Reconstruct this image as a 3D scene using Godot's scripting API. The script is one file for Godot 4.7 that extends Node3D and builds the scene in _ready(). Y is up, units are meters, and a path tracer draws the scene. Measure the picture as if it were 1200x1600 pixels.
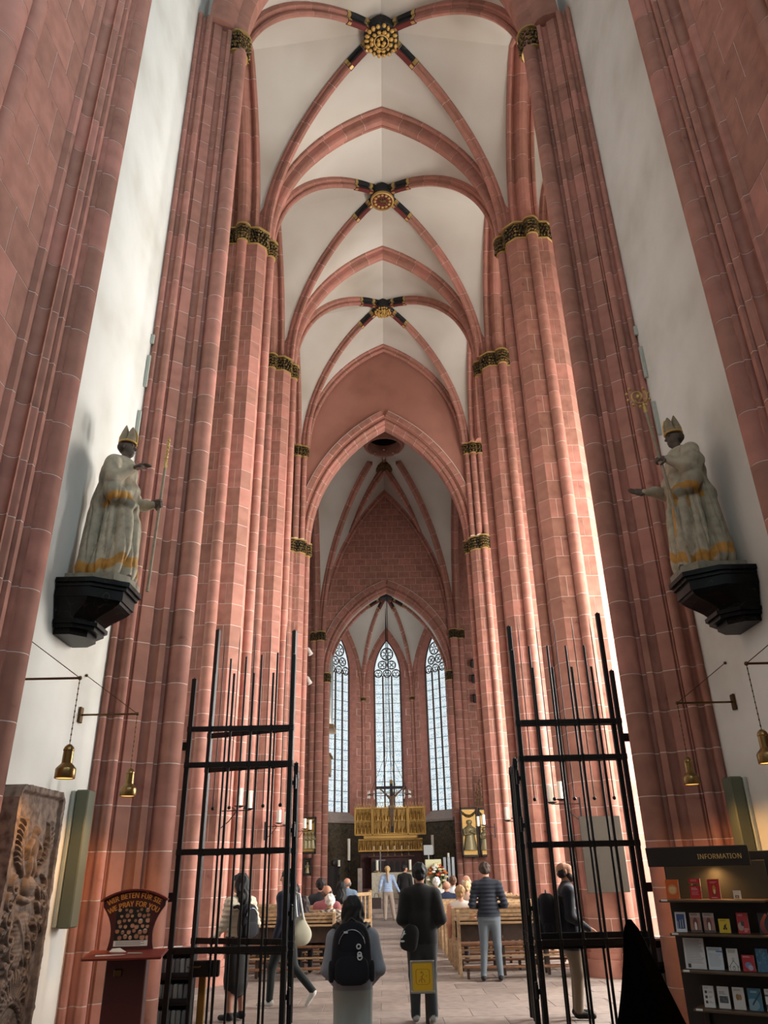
extends Node3D
# Gothic hall church seen from the tower hall. x: right, y: up, -z: towards the altar. Depths below are written D = -z.

const EYE := Vector3(-0.27, 1.7, 0.0)
const FOCAL := 1172.0
const TOWER_X := 3.65
const GATE_D := 9.7
const BAY_ONE := 15.14
const BAY_TWO := 20.6
const CROSSING_D := 26.1
const CHANCEL_D := 38.9
const APSE_D := 48.0
const SPRING := 16.95
const CROWN := 21.95

var taken := {}
var rng := RandomNumberGenerator.new()
var stone_mats: Array = []
var m := {}


func _ready() -> void:
	rng.seed = 7
	setup_camera()
	setup_light()
	make_materials()
	make_glass()
	build_floor()
	build_tower_hall()
	build_nave()
	build_aisles()
	build_crossing()
	build_chancel()
	build_gates()
	build_statues()
	build_tower_things()
	build_information()
	build_nave_things()
	build_altar()
	build_benches()
	build_people()


func setup_camera() -> void:
	var cam := Camera3D.new()
	cam.name = "camera"
	var fwd := Vector3((604.0 - 600.0) / FOCAL, (800.0 - 1358.0) / FOCAL, -1.0).normalized()
	var up := Vector3((548.0 - 600.0) / FOCAL, (800.0 + 1650.0) / FOCAL, -1.0)
	up = (up - fwd * up.dot(fwd)).normalized()
	var right := fwd.cross(up)
	# rows are the world axes seen from the camera, so this matrix turns camera axes into the world
	cam.transform = Transform3D(Basis(Vector3(right.x, up.x, -fwd.x), Vector3(right.y, up.y, -fwd.y), Vector3(right.z, up.z, -fwd.z)), EYE)
	cam.fov = rad_to_deg(2.0 * atan(800.0 / FOCAL))
	cam.near = 0.05
	cam.far = 400.0
	add_child(cam)
	cam.current = true


func area(called: String, at: Vector3, look: Vector3, size: Vector2, energy: float, color: Color) -> void:
	var l := AreaLight3D.new()
	l.name = called
	l.area_size = size
	l.light_energy = energy
	l.light_color = color
	l.shadow_enabled = true
	l.area_range = 120.0
	add_child(l)
	l.position = at
	l.look_at_from_position(at, at + look, Vector3.UP)


func setup_light() -> void:
	var env := Environment.new()
	var sky := Sky.new()
	var sm := ProceduralSkyMaterial.new()
	sm.sky_top_color = Color(0.80, 0.88, 0.97)
	sm.sky_horizon_color = Color(0.93, 0.96, 1.0)
	sm.ground_horizon_color = Color(0.80, 0.82, 0.84)
	sm.ground_bottom_color = Color(0.45, 0.45, 0.44)
	sm.sky_energy_multiplier = 1.25
	sm.ground_energy_multiplier = 1.0
	sky.sky_material = sm
	env.background_mode = Environment.BG_SKY
	env.sky = sky
	env.tonemap_mode = Environment.TONE_MAPPER_LINEAR
	env.tonemap_exposure = 0.82
	env.sdfgi_enabled = true
	env.ssao_enabled = true
	env.ssil_enabled = true
	var we := WorldEnvironment.new()
	we.name = "environment"
	we.environment = env
	add_child(we)
	var day := Color(1.0, 0.985, 0.96)
	var cool := Color(0.90, 0.97, 1.0)
	# daylight entering by the aisle, transept and tower windows built below, one area light just inside each
	for d in [12.4, 17.9, 23.3]:
		area("south_aisle_window_light", Vector3(9.3, 5.6, -d), Vector3.LEFT, Vector2(2.6, 5.8), 255.0, day)
		area("north_aisle_window_light", Vector3(-9.3, 5.6, -d), Vector3.RIGHT, Vector2(2.6, 5.8), 8.0, cool)
	area("south_transept_window_light", Vector3(13.8, 9.5, -32.5), Vector3.LEFT, Vector2(5.0, 10.0), 9.0, day)
	area("north_transept_window_light", Vector3(-13.8, 9.5, -32.5), Vector3.RIGHT, Vector2(5.0, 10.0), 5.0, cool)
	area("west_window_light", Vector3(0.0, 14.0, 4.7), Vector3.FORWARD, Vector2(4.0, 8.0), 34.0, cool)
	area("tower_south_window_light", Vector3(4.2, 12.4, -2.0), Vector3.LEFT, Vector2(2.6, 7.0), 125.0, Color(0.84, 0.95, 1.0))
	area("choir_south_window_light", Vector3(3.85, 9.5, -42.6), Vector3.LEFT, Vector2(1.6, 8.0), 46.0, day)  # added light at an invented choir window, brightens the apse
	area("choir_north_window_light", Vector3(-3.85, 9.5, -42.6), Vector3.RIGHT, Vector2(1.6, 8.0), 32.0, cool)  # its north counterpart, likewise added to brighten the apse


# ---------------------------------------------------------------- helpers
class MB:
	# a mesh being built: vertices with normals, texture coordinates and colours
	var v := PackedVector3Array()
	var n := PackedVector3Array()
	var uv := PackedVector2Array()
	var col := PackedColorArray()
	var ix := PackedInt32Array()
	var tint := Color.WHITE
	var tinted := false

	func vert(p: Vector3, nn: Vector3, t := Vector2.ZERO) -> int:
		v.append(p)
		n.append(nn)
		uv.append(t)
		col.append(tint)
		return v.size() - 1

	func face(a: int, b: int, c: int) -> void:
		# front faces run clockwise
		if (v[b] - v[a]).cross(v[c] - v[a]).dot(n[a] + n[b] + n[c]) > 0.0:
			ix.append_array(PackedInt32Array([a, c, b]))
		else:
			ix.append_array(PackedInt32Array([a, b, c]))

	func tri(a: Vector3, b: Vector3, c: Vector3, nn: Vector3) -> void:
		face(vert(a, nn), vert(b, nn), vert(c, nn))

	func quad(a: Vector3, b: Vector3, c: Vector3, d: Vector3, nn: Vector3) -> void:
		var i := vert(a, nn, Vector2(0, 1))
		var j := vert(b, nn, Vector2(1, 1))
		var k := vert(c, nn, Vector2(1, 0))
		var l := vert(d, nn, Vector2(0, 0))
		face(i, j, k)
		face(i, k, l)

	func box(at: Vector3, size: Vector3, t := Transform3D.IDENTITY) -> void:
		var h := size * 0.5
		for axis in 3:
			for s in [-1.0, 1.0]:
				var nn := Vector3.ZERO
				nn[axis] = s
				var u := Vector3.ZERO
				u[(axis + 1) % 3] = 1.0
				var w := Vector3.ZERO
				w[(axis + 2) % 3] = 1.0
				if axis == 2:
					u = Vector3(1, 0, 0)
					w = Vector3(0, 1, 0)
				elif axis == 0:
					u = Vector3(0, 0, 1)
					w = Vector3(0, 1, 0)
				var c := at + nn * h
				quad(t * (c - u * h - w * h), t * (c + u * h - w * h), t * (c + u * h + w * h), t * (c - u * h + w * h), (t.basis * nn).normalized())

	func bevel_box(at: Vector3, size: Vector3, r: float, t := Transform3D.IDENTITY) -> void:
		# box whose twelve edges are chamfered by r
		var h := size * 0.5
		for axis in 3:
			var a1 := (axis + 1) % 3
			var a2 := (axis + 2) % 3
			for s in [-1.0, 1.0]:
				var q: Array[Vector3] = []
				for c in [[-1, -1], [1, -1], [1, 1], [-1, 1]]:
					var p := at
					p[axis] += s * h[axis]
					p[a1] += c[0] * (h[a1] - r)
					p[a2] += c[1] * (h[a2] - r)
					q.append(t * p)
				var nn := Vector3.ZERO
				nn[axis] = s
				quad(q[0], q[1], q[2], q[3], (t.basis * nn).normalized())
			for s1 in [-1.0, 1.0]:
				for s2 in [-1.0, 1.0]:
					var e: Array[Vector3] = []
					for c in [[-1, 0], [1, 0], [1, 1], [-1, 1]]:
						var p := at
						p[axis] += c[0] * (h[axis] - r)
						p[a1] += s1 * (h[a1] - (0.0 if c[1] == 0 else r))
						p[a2] += s2 * (h[a2] - (r if c[1] == 0 else 0.0))
						e.append(t * p)
					var nn := Vector3.ZERO
					nn[a1] = s1
					nn[a2] = s2
					quad(e[0], e[1], e[2], e[3], (t.basis * nn).normalized())
		for sx in [-1.0, 1.0]:
			for sy in [-1.0, 1.0]:
				for sz in [-1.0, 1.0]:
					var k := Vector3(sx, sy, sz)
					var c := at + k * h
					tri(t * (c - Vector3(0, sy, sz) * r), t * (c - Vector3(sx, 0, sz) * r), t * (c - Vector3(sx, sy, 0) * r), (t.basis * k).normalized())

	func prism(poly: PackedVector2Array, y0: float, y1: float, caps := true, crease := 0.75) -> void:
		# poly in plan (x, z), extruded upwards; edges that turn little are shaded smooth
		var cnt := poly.size()
		var area2 := 0.0
		for i in cnt:
			area2 += poly[i].cross(poly[(i + 1) % cnt])
		var s := 1.0 if area2 > 0.0 else -1.0
		var en: Array[Vector2] = []
		for i in cnt:
			var e := (poly[(i + 1) % cnt] - poly[i]).normalized()
			en.append(Vector2(e.y, -e.x) * s)
		for i in cnt:
			var j := (i + 1) % cnt
			if poly[i].distance_squared_to(poly[j]) < 1e-10:
				continue
			var n0 := en[i]
			var n1 := en[i]
			var before := en[(i + cnt - 1) % cnt]
			var after := en[j]
			if before.dot(en[i]) > crease:
				n0 = (before + en[i]).normalized()
			if after.dot(en[i]) > crease:
				n1 = (after + en[i]).normalized()
			var a := vert(Vector3(poly[i].x, y0, poly[i].y), Vector3(n0.x, 0, n0.y))
			var b := vert(Vector3(poly[j].x, y0, poly[j].y), Vector3(n1.x, 0, n1.y))
			var c := vert(Vector3(poly[j].x, y1, poly[j].y), Vector3(n1.x, 0, n1.y))
			var d := vert(Vector3(poly[i].x, y1, poly[i].y), Vector3(n0.x, 0, n0.y))
			face(a, b, c)
			face(a, c, d)
		if caps:
			var tr := Geometry2D.triangulate_polygon(poly)
			for k in range(0, tr.size(), 3):
				for y in [y0, y1]:
					var nn := Vector3.UP if y == y1 else Vector3.DOWN
					tri(Vector3(poly[tr[k]].x, y, poly[tr[k]].y), Vector3(poly[tr[k + 1]].x, y, poly[tr[k + 1]].y), Vector3(poly[tr[k + 2]].x, y, poly[tr[k + 2]].y), nn)

	func extrude(poly: PackedVector2Array, t: Transform3D, z0: float, z1: float) -> void:
		# poly in the local x, y plane of t, extruded along its z
		var cnt := poly.size()
		var area2 := 0.0
		for i in cnt:
			area2 += poly[i].cross(poly[(i + 1) % cnt])
		var s := 1.0 if area2 > 0.0 else -1.0
		for i in cnt:
			var j := (i + 1) % cnt
			var e := (poly[j] - poly[i]).normalized()
			var nn := (t.basis * Vector3(e.y * s, -e.x * s, 0)).normalized()
			quad(t * Vector3(poly[i].x, poly[i].y, z0), t * Vector3(poly[j].x, poly[j].y, z0), t * Vector3(poly[j].x, poly[j].y, z1), t * Vector3(poly[i].x, poly[i].y, z1), nn)
		var tr := Geometry2D.triangulate_polygon(poly)
		for k in range(0, tr.size(), 3):
			for z in [z0, z1]:
				var nn := (t.basis * Vector3(0, 0, 1.0 if z == maxf(z0, z1) else -1.0)).normalized()
				tri(t * Vector3(poly[tr[k]].x, poly[tr[k]].y, z), t * Vector3(poly[tr[k + 1]].x, poly[tr[k + 1]].y, z), t * Vector3(poly[tr[k + 2]].x, poly[tr[k + 2]].y, z), nn)

	func sweep(profile: PackedVector2Array, frames: Array, closed := true, caps := true, crease := 0.75) -> void:
		# profile (u, v) carried along frames: basis.x is u, basis.y is v
		var cnt := profile.size()
		var area2 := 0.0
		for i in cnt:
			area2 += profile[i].cross(profile[(i + 1) % cnt])
		var s := 1.0 if area2 > 0.0 else -1.0
		var last := cnt if closed else cnt - 1
		var en: Array[Vector2] = []
		for i in cnt:
			var e := (profile[(i + 1) % cnt] - profile[i]).normalized()
			en.append(Vector2(e.y, -e.x) * s)
		for i in last:
			var j := (i + 1) % cnt
			var n0 := en[i]
			var n1 := en[i]
			if (closed or i > 0) and en[(i + cnt - 1) % cnt].dot(en[i]) > crease:
				n0 = (en[(i + cnt - 1) % cnt] + en[i]).normalized()
			if (closed or j < cnt - 1) and en[j].dot(en[i]) > crease:
				n1 = (en[j] + en[i]).normalized()
			var pa := -1
			var pb := -1
			for f in frames.size():
				var t: Transform3D = frames[f]
				var a := vert(t * Vector3(profile[i].x, profile[i].y, 0), (t.basis * Vector3(n0.x, n0.y, 0)).normalized())
				var b := vert(t * Vector3(profile[j].x, profile[j].y, 0), (t.basis * Vector3(n1.x, n1.y, 0)).normalized())
				if f > 0:
					face(pa, pb, b)
					face(pa, b, a)
				pa = a
				pb = b
		if caps and closed:
			var tr := Geometry2D.triangulate_polygon(profile)
			for e in 2:
				var t: Transform3D = frames[0] if e == 0 else frames[-1]
				var other: Transform3D = frames[1] if e == 0 else frames[-2]
				var nn := (t.origin - other.origin).normalized()
				for k in range(0, tr.size(), 3):
					tri(t * Vector3(profile[tr[k]].x, profile[tr[k]].y, 0), t * Vector3(profile[tr[k + 1]].x, profile[tr[k + 1]].y, 0), t * Vector3(profile[tr[k + 2]].x, profile[tr[k + 2]].y, 0), nn)

	func tube(pts: Array, radii, sides := 8, caps := true) -> void:
		# round bar through points; radii is a number or one number per point
		var frames := []
		var side := Vector3.ZERO
		for i in pts.size():
			var d: Vector3 = (pts[mini(i + 1, pts.size() - 1)] - pts[maxi(i - 1, 0)]).normalized()
			if side == Vector3.ZERO:
				side = d.cross(Vector3.UP if absf(d.y) < 0.9 else Vector3.RIGHT).normalized()
			side = (side - d * side.dot(d)).normalized()
			frames.append([pts[i], side, d.cross(side)])
		var prev := []
		for i in pts.size():
			var r: float = radii[i] if radii is Array else radii
			var ring := []
			for k in sides:
				var a := TAU * k / sides
				var o: Vector3 = frames[i][1] * cos(a) + frames[i][2] * sin(a)
				ring.append(vert(frames[i][0] + o * r, o))
			if i > 0:
				for k in sides:
					var l := (k + 1) % sides
					face(prev[k], prev[l], ring[l])
					face(prev[k], ring[l], ring[k])
			prev = ring
		if caps:
			for e in 2:
				var i := 0 if e == 0 else pts.size() - 1
				var r: float = radii[i] if radii is Array else radii
				if r < 1e-4:
					continue
				var nn: Vector3 = (pts[0] - pts[1]).normalized() if e == 0 else (pts[-1] - pts[-2]).normalized()
				for k in range(1, sides - 1):
					var p := []
					for q in [0, k, k + 1]:
						var a: float = TAU * q / sides
						p.append(frames[i][0] + (frames[i][1] * cos(a) + frames[i][2] * sin(a)) * r)
					tri(p[0], p[1], p[2], nn)

	func lathe(prof: Array, sides := 24, t := Transform3D.IDENTITY, a0 := 0.0, a1 := TAU) -> void:
		# prof: Vector2(radius, height) from bottom to top
		for i in prof.size() - 1:
			var p: Vector2 = prof[i]
			var q: Vector2 = prof[i + 1]
			if p.distance_squared_to(q) < 1e-12:
				continue
			var nn := Vector2(q.y - p.y, -(q.x - p.x)).normalized()
			var n0 := nn
			var n1 := nn
			if i > 0:
				var b := Vector2(p.y - prof[i - 1].y, -(p.x - prof[i - 1].x)).normalized()
				if b.dot(nn) > 0.82:
					n0 = (b + nn).normalized()
			if i < prof.size() - 2:
				var b := Vector2(prof[i + 2].y - q.y, -(prof[i + 2].x - q.x)).normalized()
				if b.dot(nn) > 0.82:
					n1 = (b + nn).normalized()
			var pa := -1
			var pb := -1
			for k in sides + 1:
				var a := lerpf(a0, a1, float(k) / sides)
				var c := Vector3(cos(a), 0, sin(a))
				var va := vert(t * (c * p.x + Vector3.UP * p.y), (t.basis * (c * n0.x + Vector3.UP * n0.y)).normalized())
				var vb := vert(t * (c * q.x + Vector3.UP * q.y), (t.basis * (c * n1.x + Vector3.UP * n1.y)).normalized())
				if k > 0:
					if p.x > 1e-5:
						face(pa, va, vb)
					if q.x > 1e-5:
						face(pa, vb, pb)
				pa = va
				pb = vb

	func ball(at: Vector3, r: Vector3, rings := 6, sides := 8) -> void:
		var grid := []
		for i in rings + 1:
			var th := PI * i / rings
			var row := []
			for k in sides:
				var a := TAU * k / sides
				var d := Vector3(sin(th) * cos(a), cos(th), sin(th) * sin(a))
				row.append(vert(at + d * r, (d / r).normalized()))
			grid.append(row)
		for i in rings:
			for k in sides:
				var l := (k + 1) % sides
				if i > 0:
					face(grid[i][k], grid[i][l], grid[i + 1][k])
				if i < rings - 1:
					face(grid[i][l], grid[i + 1][l], grid[i + 1][k])

	func mesh() -> ArrayMesh:
		var arr := []
		arr.resize(Mesh.ARRAY_MAX)
		arr[Mesh.ARRAY_VERTEX] = v
		arr[Mesh.ARRAY_NORMAL] = n
		arr[Mesh.ARRAY_TEX_UV] = uv
		if tinted:
			arr[Mesh.ARRAY_COLOR] = col
		arr[Mesh.ARRAY_INDEX] = ix
		var am := ArrayMesh.new()
		am.add_surface_from_arrays(Mesh.PRIMITIVE_TRIANGLES, arr)
		return am


func numbered(called: String) -> String:
	var k: int = taken.get(called, -1) + 1
	taken[called] = k
	return called if k == 0 else "%s_%03d" % [called, k]


func part(parent: Node, called: String, shape, material: Material, at := Vector3.ZERO) -> MeshInstance3D:
	var o := MeshInstance3D.new()
	o.name = called
	o.mesh = shape.mesh() if shape is MB else shape
	o.material_override = material
	parent.add_child(o, true)
	o.position = at
	return o


func thing(called: String, label: String, category: String, at := Vector3.ZERO, turn := 0.0, group := "") -> Node3D:
	var o := Node3D.new()
	o.name = numbered(called)
	add_child(o)
	o.position = at
	o.rotation.y = turn
	o.set_meta("label", label)
	o.set_meta("category", category)
	if group:
		o.set_meta("group", group)
	return o


func fabric(called: String, label: String, category: String, at := Vector3.ZERO) -> Node3D:
	# a piece of the building itself: pier, arch, vault
	var o := thing(called, label, category, at)
	o.set_meta("kind", "structure")
	return o


func single(called: String, label: String, category: String, shape, material: Material, at := Vector3.ZERO, group := "") -> MeshInstance3D:
	var o := part(self, numbered(called), shape, material, at)
	o.set_meta("label", label)
	o.set_meta("category", category)
	if group:
		o.set_meta("group", group)
	return o


func structure(called: String, label: String, at := Vector3.ZERO) -> Node3D:
	var o := Node3D.new()
	o.name = numbered(called)
	add_child(o)
	o.position = at
	o.set_meta("kind", "structure")
	o.set_meta("label", label)
	o.set_meta("category", called.split("_")[0])
	return o


func copy_of(o: Node3D, at: Vector3, turn := 0.0, label := "", group := "") -> Node3D:
	var c: Node3D = o.duplicate()
	c.name = numbered(String(o.name).trim_suffix("_" + String(o.name).get_slice("_", String(o.name).get_slice_count("_") - 1)) if String(o.name).right(3).is_valid_int() else String(o.name))
	add_child(c)
	c.position = at
	c.rotation.y = turn
	if label:
		c.set_meta("label", label)
	if group:
		c.set_meta("group", group)
	return c


func noise_tex(seed_value: int, freq: float, ramp: Array, octaves := 5, size := 512, kind := FastNoiseLite.TYPE_SIMPLEX_SMOOTH) -> ImageTexture:
	# ramp: [offset, Color] pairs
	var fn := FastNoiseLite.new()
	fn.seed = seed_value
	fn.noise_type = kind
	fn.frequency = freq
	fn.fractal_octaves = octaves
	var im := fn.get_seamless_image(size, size, false, false, 0.15)
	im.convert(Image.FORMAT_RGB8)
	var g := Gradient.new()
	g.offsets = PackedFloat32Array(ramp.map(func(r): return r[0]))
	g.colors = PackedColorArray(ramp.map(func(r): return r[1]))
	var lut := PackedByteArray()
	for i in 256:
		var c := g.sample(i / 255.0)
		lut.append_array(PackedByteArray([int(c.r * 255.0), int(c.g * 255.0), int(c.b * 255.0)]))
	var data := im.get_data()
	for i in size * size:
		var k := data[i * 3] * 3
		data[i * 3] = lut[k]
		data[i * 3 + 1] = lut[k + 1]
		data[i * 3 + 2] = lut[k + 2]
	return ImageTexture.create_from_image(Image.create_from_data(size, size, false, Image.FORMAT_RGB8, data))


func mat(called: String, color: Color, rough := 0.8, tex: Texture2D = null, scale := 1.0, metal := 0.0) -> StandardMaterial3D:
	var s := StandardMaterial3D.new()
	s.resource_name = called
	s.albedo_color = color
	s.roughness = rough
	s.metallic = metal
	if tex:
		s.albedo_texture = tex
		s.uv1_triplanar = true
		s.uv1_world_triplanar = true
		s.uv1_scale = Vector3.ONE * scale
	m[called] = s
	return s


func grey(x: float) -> Color:
	return Color(x, x, x)


func make_materials() -> void:
	var sand := noise_tex(3, 0.012, [[0.0, Color(0.66, 0.62, 0.62)], [0.14, Color(0.88, 0.86, 0.86)], [0.45, Color(0.94, 0.93, 0.92)], [0.75, Color(1, 1, 1)], [1.0, Color(1, 0.97, 0.95)]], 6)
	for i in 5:
		var k: float = [1.0, 0.95, 1.04, 0.97, 0.92][i]
		var s := mat("red_sandstone_%d" % i, Color(0.68 * k, 0.475 * k * [1.0, 1.01, 0.985, 0.99, 1.01][i], 0.415 * k), 0.86, sand, [0.45, 0.5, 0.4, 0.55, 0.48][i])
		s.uv1_offset = Vector3(0.37, 0.21, 0.59) * i
		stone_mats.append(s)
	var plaster_tex := noise_tex(9, 0.006, [[0.0, Color(0.90, 0.89, 0.87)], [0.4, Color(0.965, 0.965, 0.96)], [0.7, Color(1, 1, 1)], [1.0, Color(0.97, 0.97, 0.965)]], 5)
	mat("white_plaster", Color(0.86, 0.855, 0.83), 0.92, plaster_tex, 0.16)
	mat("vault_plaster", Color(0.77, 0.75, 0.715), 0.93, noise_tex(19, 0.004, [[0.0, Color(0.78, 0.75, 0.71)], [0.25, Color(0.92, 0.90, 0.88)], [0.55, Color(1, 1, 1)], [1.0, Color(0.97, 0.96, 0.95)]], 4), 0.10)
	mat("pink_plaster", Color(0.66, 0.46, 0.395), 0.92, noise_tex(29, 0.006, [[0.0, Color(0.86, 0.84, 0.83)], [0.5, Color(0.96, 0.95, 0.95)], [1.0, Color(1, 1, 1)]], 5), 0.14)
	mat("mortar", Color(0.86, 0.80, 0.76), 0.95)
	mat("floor_slab_0", Color(0.60, 0.545, 0.515), 0.55, noise_tex(39, 0.02, [[0.0, grey(0.80)], [0.5, grey(0.93)], [1.0, Color.WHITE]], 5), 0.5)
	mat("floor_slab_1", Color(0.575, 0.52, 0.49), 0.5, m.floor_slab_0.albedo_texture, 0.43)
	mat("floor_slab_2", Color(0.625, 0.565, 0.53), 0.58, m.floor_slab_0.albedo_texture, 0.47)
	mat("floor_joint", Color(0.50, 0.45, 0.43), 0.9)
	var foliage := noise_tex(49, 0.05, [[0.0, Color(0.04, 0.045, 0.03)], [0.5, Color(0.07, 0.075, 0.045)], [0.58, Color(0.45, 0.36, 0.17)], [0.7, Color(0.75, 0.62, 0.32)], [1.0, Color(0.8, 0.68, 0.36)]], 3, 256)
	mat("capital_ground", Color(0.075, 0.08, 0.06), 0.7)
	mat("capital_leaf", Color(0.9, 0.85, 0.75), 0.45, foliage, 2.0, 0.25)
	mat("gilding", Color(0.74, 0.62, 0.38), 0.45, null, 1.0, 0.5)
	mat("old_gold", Color(0.86, 0.68, 0.36), 0.42, noise_tex(59, 0.05, [[0.0, grey(0.45)], [0.4, grey(0.85)], [1.0, Color.WHITE]], 4, 256), 2.5, 0.3)
	mat("rib_black", Color(0.07, 0.08, 0.085), 0.7)
	mat("rib_red", Color(0.38, 0.13, 0.11), 0.75)
	mat("wrought_iron", Color(0.025, 0.025, 0.028), 0.42, null, 1.0, 0.35)
	mat("brass", Color(0.52, 0.42, 0.26), 0.3, null, 1.0, 0.9)
	mat("dark_brass", Color(0.35, 0.26, 0.15), 0.4, null, 1.0, 0.85)
	mat("window_lead", Color(0.06, 0.065, 0.07), 0.6)


# plan outline from pieces: straight points and arcs
func arc2(c: Vector2, r: float, a0: float, a1: float, steps: int) -> PackedVector2Array:
	var out := PackedVector2Array()
	for i in steps + 1:
		var a := lerpf(a0, a1, float(i) / steps)
		out.append(c + Vector2(cos(a), sin(a)) * r)
	return out


func offset_line(pts: PackedVector2Array, inward: float, side: float) -> PackedVector2Array:
	# moves an open outline sideways; side +1 moves it to the right of its direction
	var out := PackedVector2Array()
	for i in pts.size():
		var nn := Vector2.ZERO
		if i > 0:
			var e := (pts[i] - pts[i - 1]).normalized()
			nn += Vector2(-e.y, e.x)
		if i < pts.size() - 1:
			var e := (pts[i + 1] - pts[i]).normalized()
			nn += Vector2(-e.y, e.x)
		out.append(pts[i] + nn.normalized() * inward * side)
	return out


# stacks courses of stones that share meshes: outline is an open line in plan, cuts are [first, last, trim at first, trim at last]
func courses(parent: Node, outline: PackedVector2Array, cut_sets: Array, back: Callable, side: float, y0: float, y1: float, h: float, gap: float, mats: Array, called := "stone", rear := []) -> void:
	var inset := offset_line(outline, 0.004, side)
	var core := PackedVector2Array(inset)
	core.append(back.call(inset[-1]))
	core.append(back.call(inset[0]))
	var mb := MB.new()
	mb.prism(core, y0, y1, true)
	part(parent, "mortar", mb, m.mortar)
	var count := int(round((y1 - y0) / h))
	var ch := (y1 - y0) / count
	var meshes := []
	for set_ in cut_sets:
		var row := []
		for c in set_:
			var poly := outline.slice(c[0], c[1] + 1)
			var last := poly.size() - 1
			if c[2]:
				poly[0] += (poly[1] - poly[0]).normalized() * gap * 0.5
			if c[3]:
				poly[last] += (poly[last - 1] - poly[last]).normalized() * gap * 0.5
			poly.append(back.call(poly[last]))
			poly.append(back.call(poly[0]))
			var b := MB.new()
			b.prism(poly, gap * 0.5, ch - gap * 0.5, true)
			row.append(b.mesh())
		meshes.append(row)
	# pieces listed in rear (turned away from the hall) are joined
	var joined := MB.new()
	for k in count:
		var tone := rng.randi() % mats.size()
		var row: Array = meshes[k % meshes.size()]
		for i in row.size():
			if rng.randf() < 0.6:
				tone = rng.randi() % mats.size()
			if rear.size() and i in rear[k % meshes.size()]:
				var arr: Array = row[i].surface_get_arrays(0)
				var first := joined.v.size()
				for q in arr[Mesh.ARRAY_VERTEX].size():
					joined.vert(arr[Mesh.ARRAY_VERTEX][q] + Vector3(0, y0 + k * ch, 0), arr[Mesh.ARRAY_NORMAL][q])
				for q in arr[Mesh.ARRAY_INDEX]:
					joined.ix.append(first + q)
			else:
				part(parent, called, row[i], mats[tone], Vector3(0, y0 + k * ch, 0))
	if joined.v.size():
		part(parent, "rear_stones", joined, mats[0]).set_meta("kind", "stuff")


# half of a pointed arch: from a springing point to its apex, upright at the springing
func half_arch(p0: Vector3, p1: Vector3, steps: int) -> Array:
	var flat := Vector3(p1.x - p0.x, 0, p1.z - p0.z)
	var a := flat.length()
	var r := p1.y - p0.y
	var dir := flat / a
	var out := []
	if r >= a:
		var rad := (a * a + r * r) / (2.0 * a)
		var top := asin(r / rad)
		for i in steps + 1:
			var th := top * i / steps
			out.append(p0 + dir * (rad - rad * cos(th)) + Vector3.UP * rad * sin(th))
	else:
		for i in steps + 1:
			var th := PI * 0.5 * i / steps
			out.append(p0 + dir * a * (1.0 - cos(th)) + Vector3.UP * r * sin(th))
	return out


func line_length(pts: Array) -> float:
	var s := 0.0
	for i in pts.size() - 1:
		s += pts[i].distance_to(pts[i + 1])
	return s


func along(pts: Array, s: float) -> Vector3:
	for i in pts.size() - 1:
		var l: float = pts[i].distance_to(pts[i + 1])
		if s <= l or i == pts.size() - 2:
			return pts[i].lerp(pts[i + 1], s / l)
		s -= l
	return pts[-1]


func arc_frames(pts: Array, lateral: Vector3, s0: float, s1: float, steps: int) -> Array:
	var out := []
	for i in steps + 1:
		var s := lerpf(s0, s1, float(i) / steps)
		var p := along(pts, s)
		var t := (along(pts, s + 0.05) - along(pts, s - 0.05)).normalized()
		var w := t.cross(lateral).normalized()
		if w.y > 0.05 or (absf(w.y) <= 0.05 and w.dot(pts[-1] - pts[0]) < 0.0):
			w = -w
		out.append(Transform3D(Basis(lateral, w, lateral.cross(w)), p))
	return out


# voussoirs along a line, mortar inside; returns the node that holds them. paint: how many stones at the far end are painted
func rib(parent: Node, pts: Array, lateral: Vector3, profile: PackedVector2Array, stone_len: float, gap: float, mats: Array, called := "voussoir", paint := 0) -> void:
	var total := line_length(pts)
	var count := maxi(1, int(round(total / stone_len)))
	var inner: PackedVector2Array = Geometry2D.offset_polygon(profile, -0.005)[0]
	var core := MB.new()
	core.sweep(inner, arc_frames(pts, lateral, 0.01, total - 0.01, count * 2), true, false)
	part(parent, "mortar", core, m.mortar)
	for k in count:
		var s0 := total * k / count + gap * 0.5
		var s1 := total * (k + 1) / count - gap * 0.5
		var mb := MB.new()
		mb.sweep(profile, arc_frames(pts, lateral, s0, s1, 3), true, true, 0.88)
		var material: Material = mats[rng.randi() % mats.size()]
		if paint > 0 and k >= count - paint:
			material = m.rib_black
			var strip := MB.new()
			var deep := 0.0
			for p in profile:
				deep = maxf(deep, p.y)
			strip.sweep(PackedVector2Array([Vector2(-0.075, deep - 0.02), Vector2(-0.06, deep + 0.012), Vector2(0.06, deep + 0.012), Vector2(0.075, deep - 0.02)]), arc_frames(pts, lateral, s0, s1, 3))
			part(parent, "painted_soffit", strip, m.rib_red)
			if k == count - paint or k == count - 1:
				var band := MB.new()
				var wide := PackedVector2Array()
				for p in profile:
					wide.append(p * 1.06)
				band.sweep(wide, arc_frames(pts, lateral, s0 + 0.02, s0 + 0.13, 1))
				part(parent, "gilded_band", band, m.gilding)
		part(parent, called, mb, material)


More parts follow.
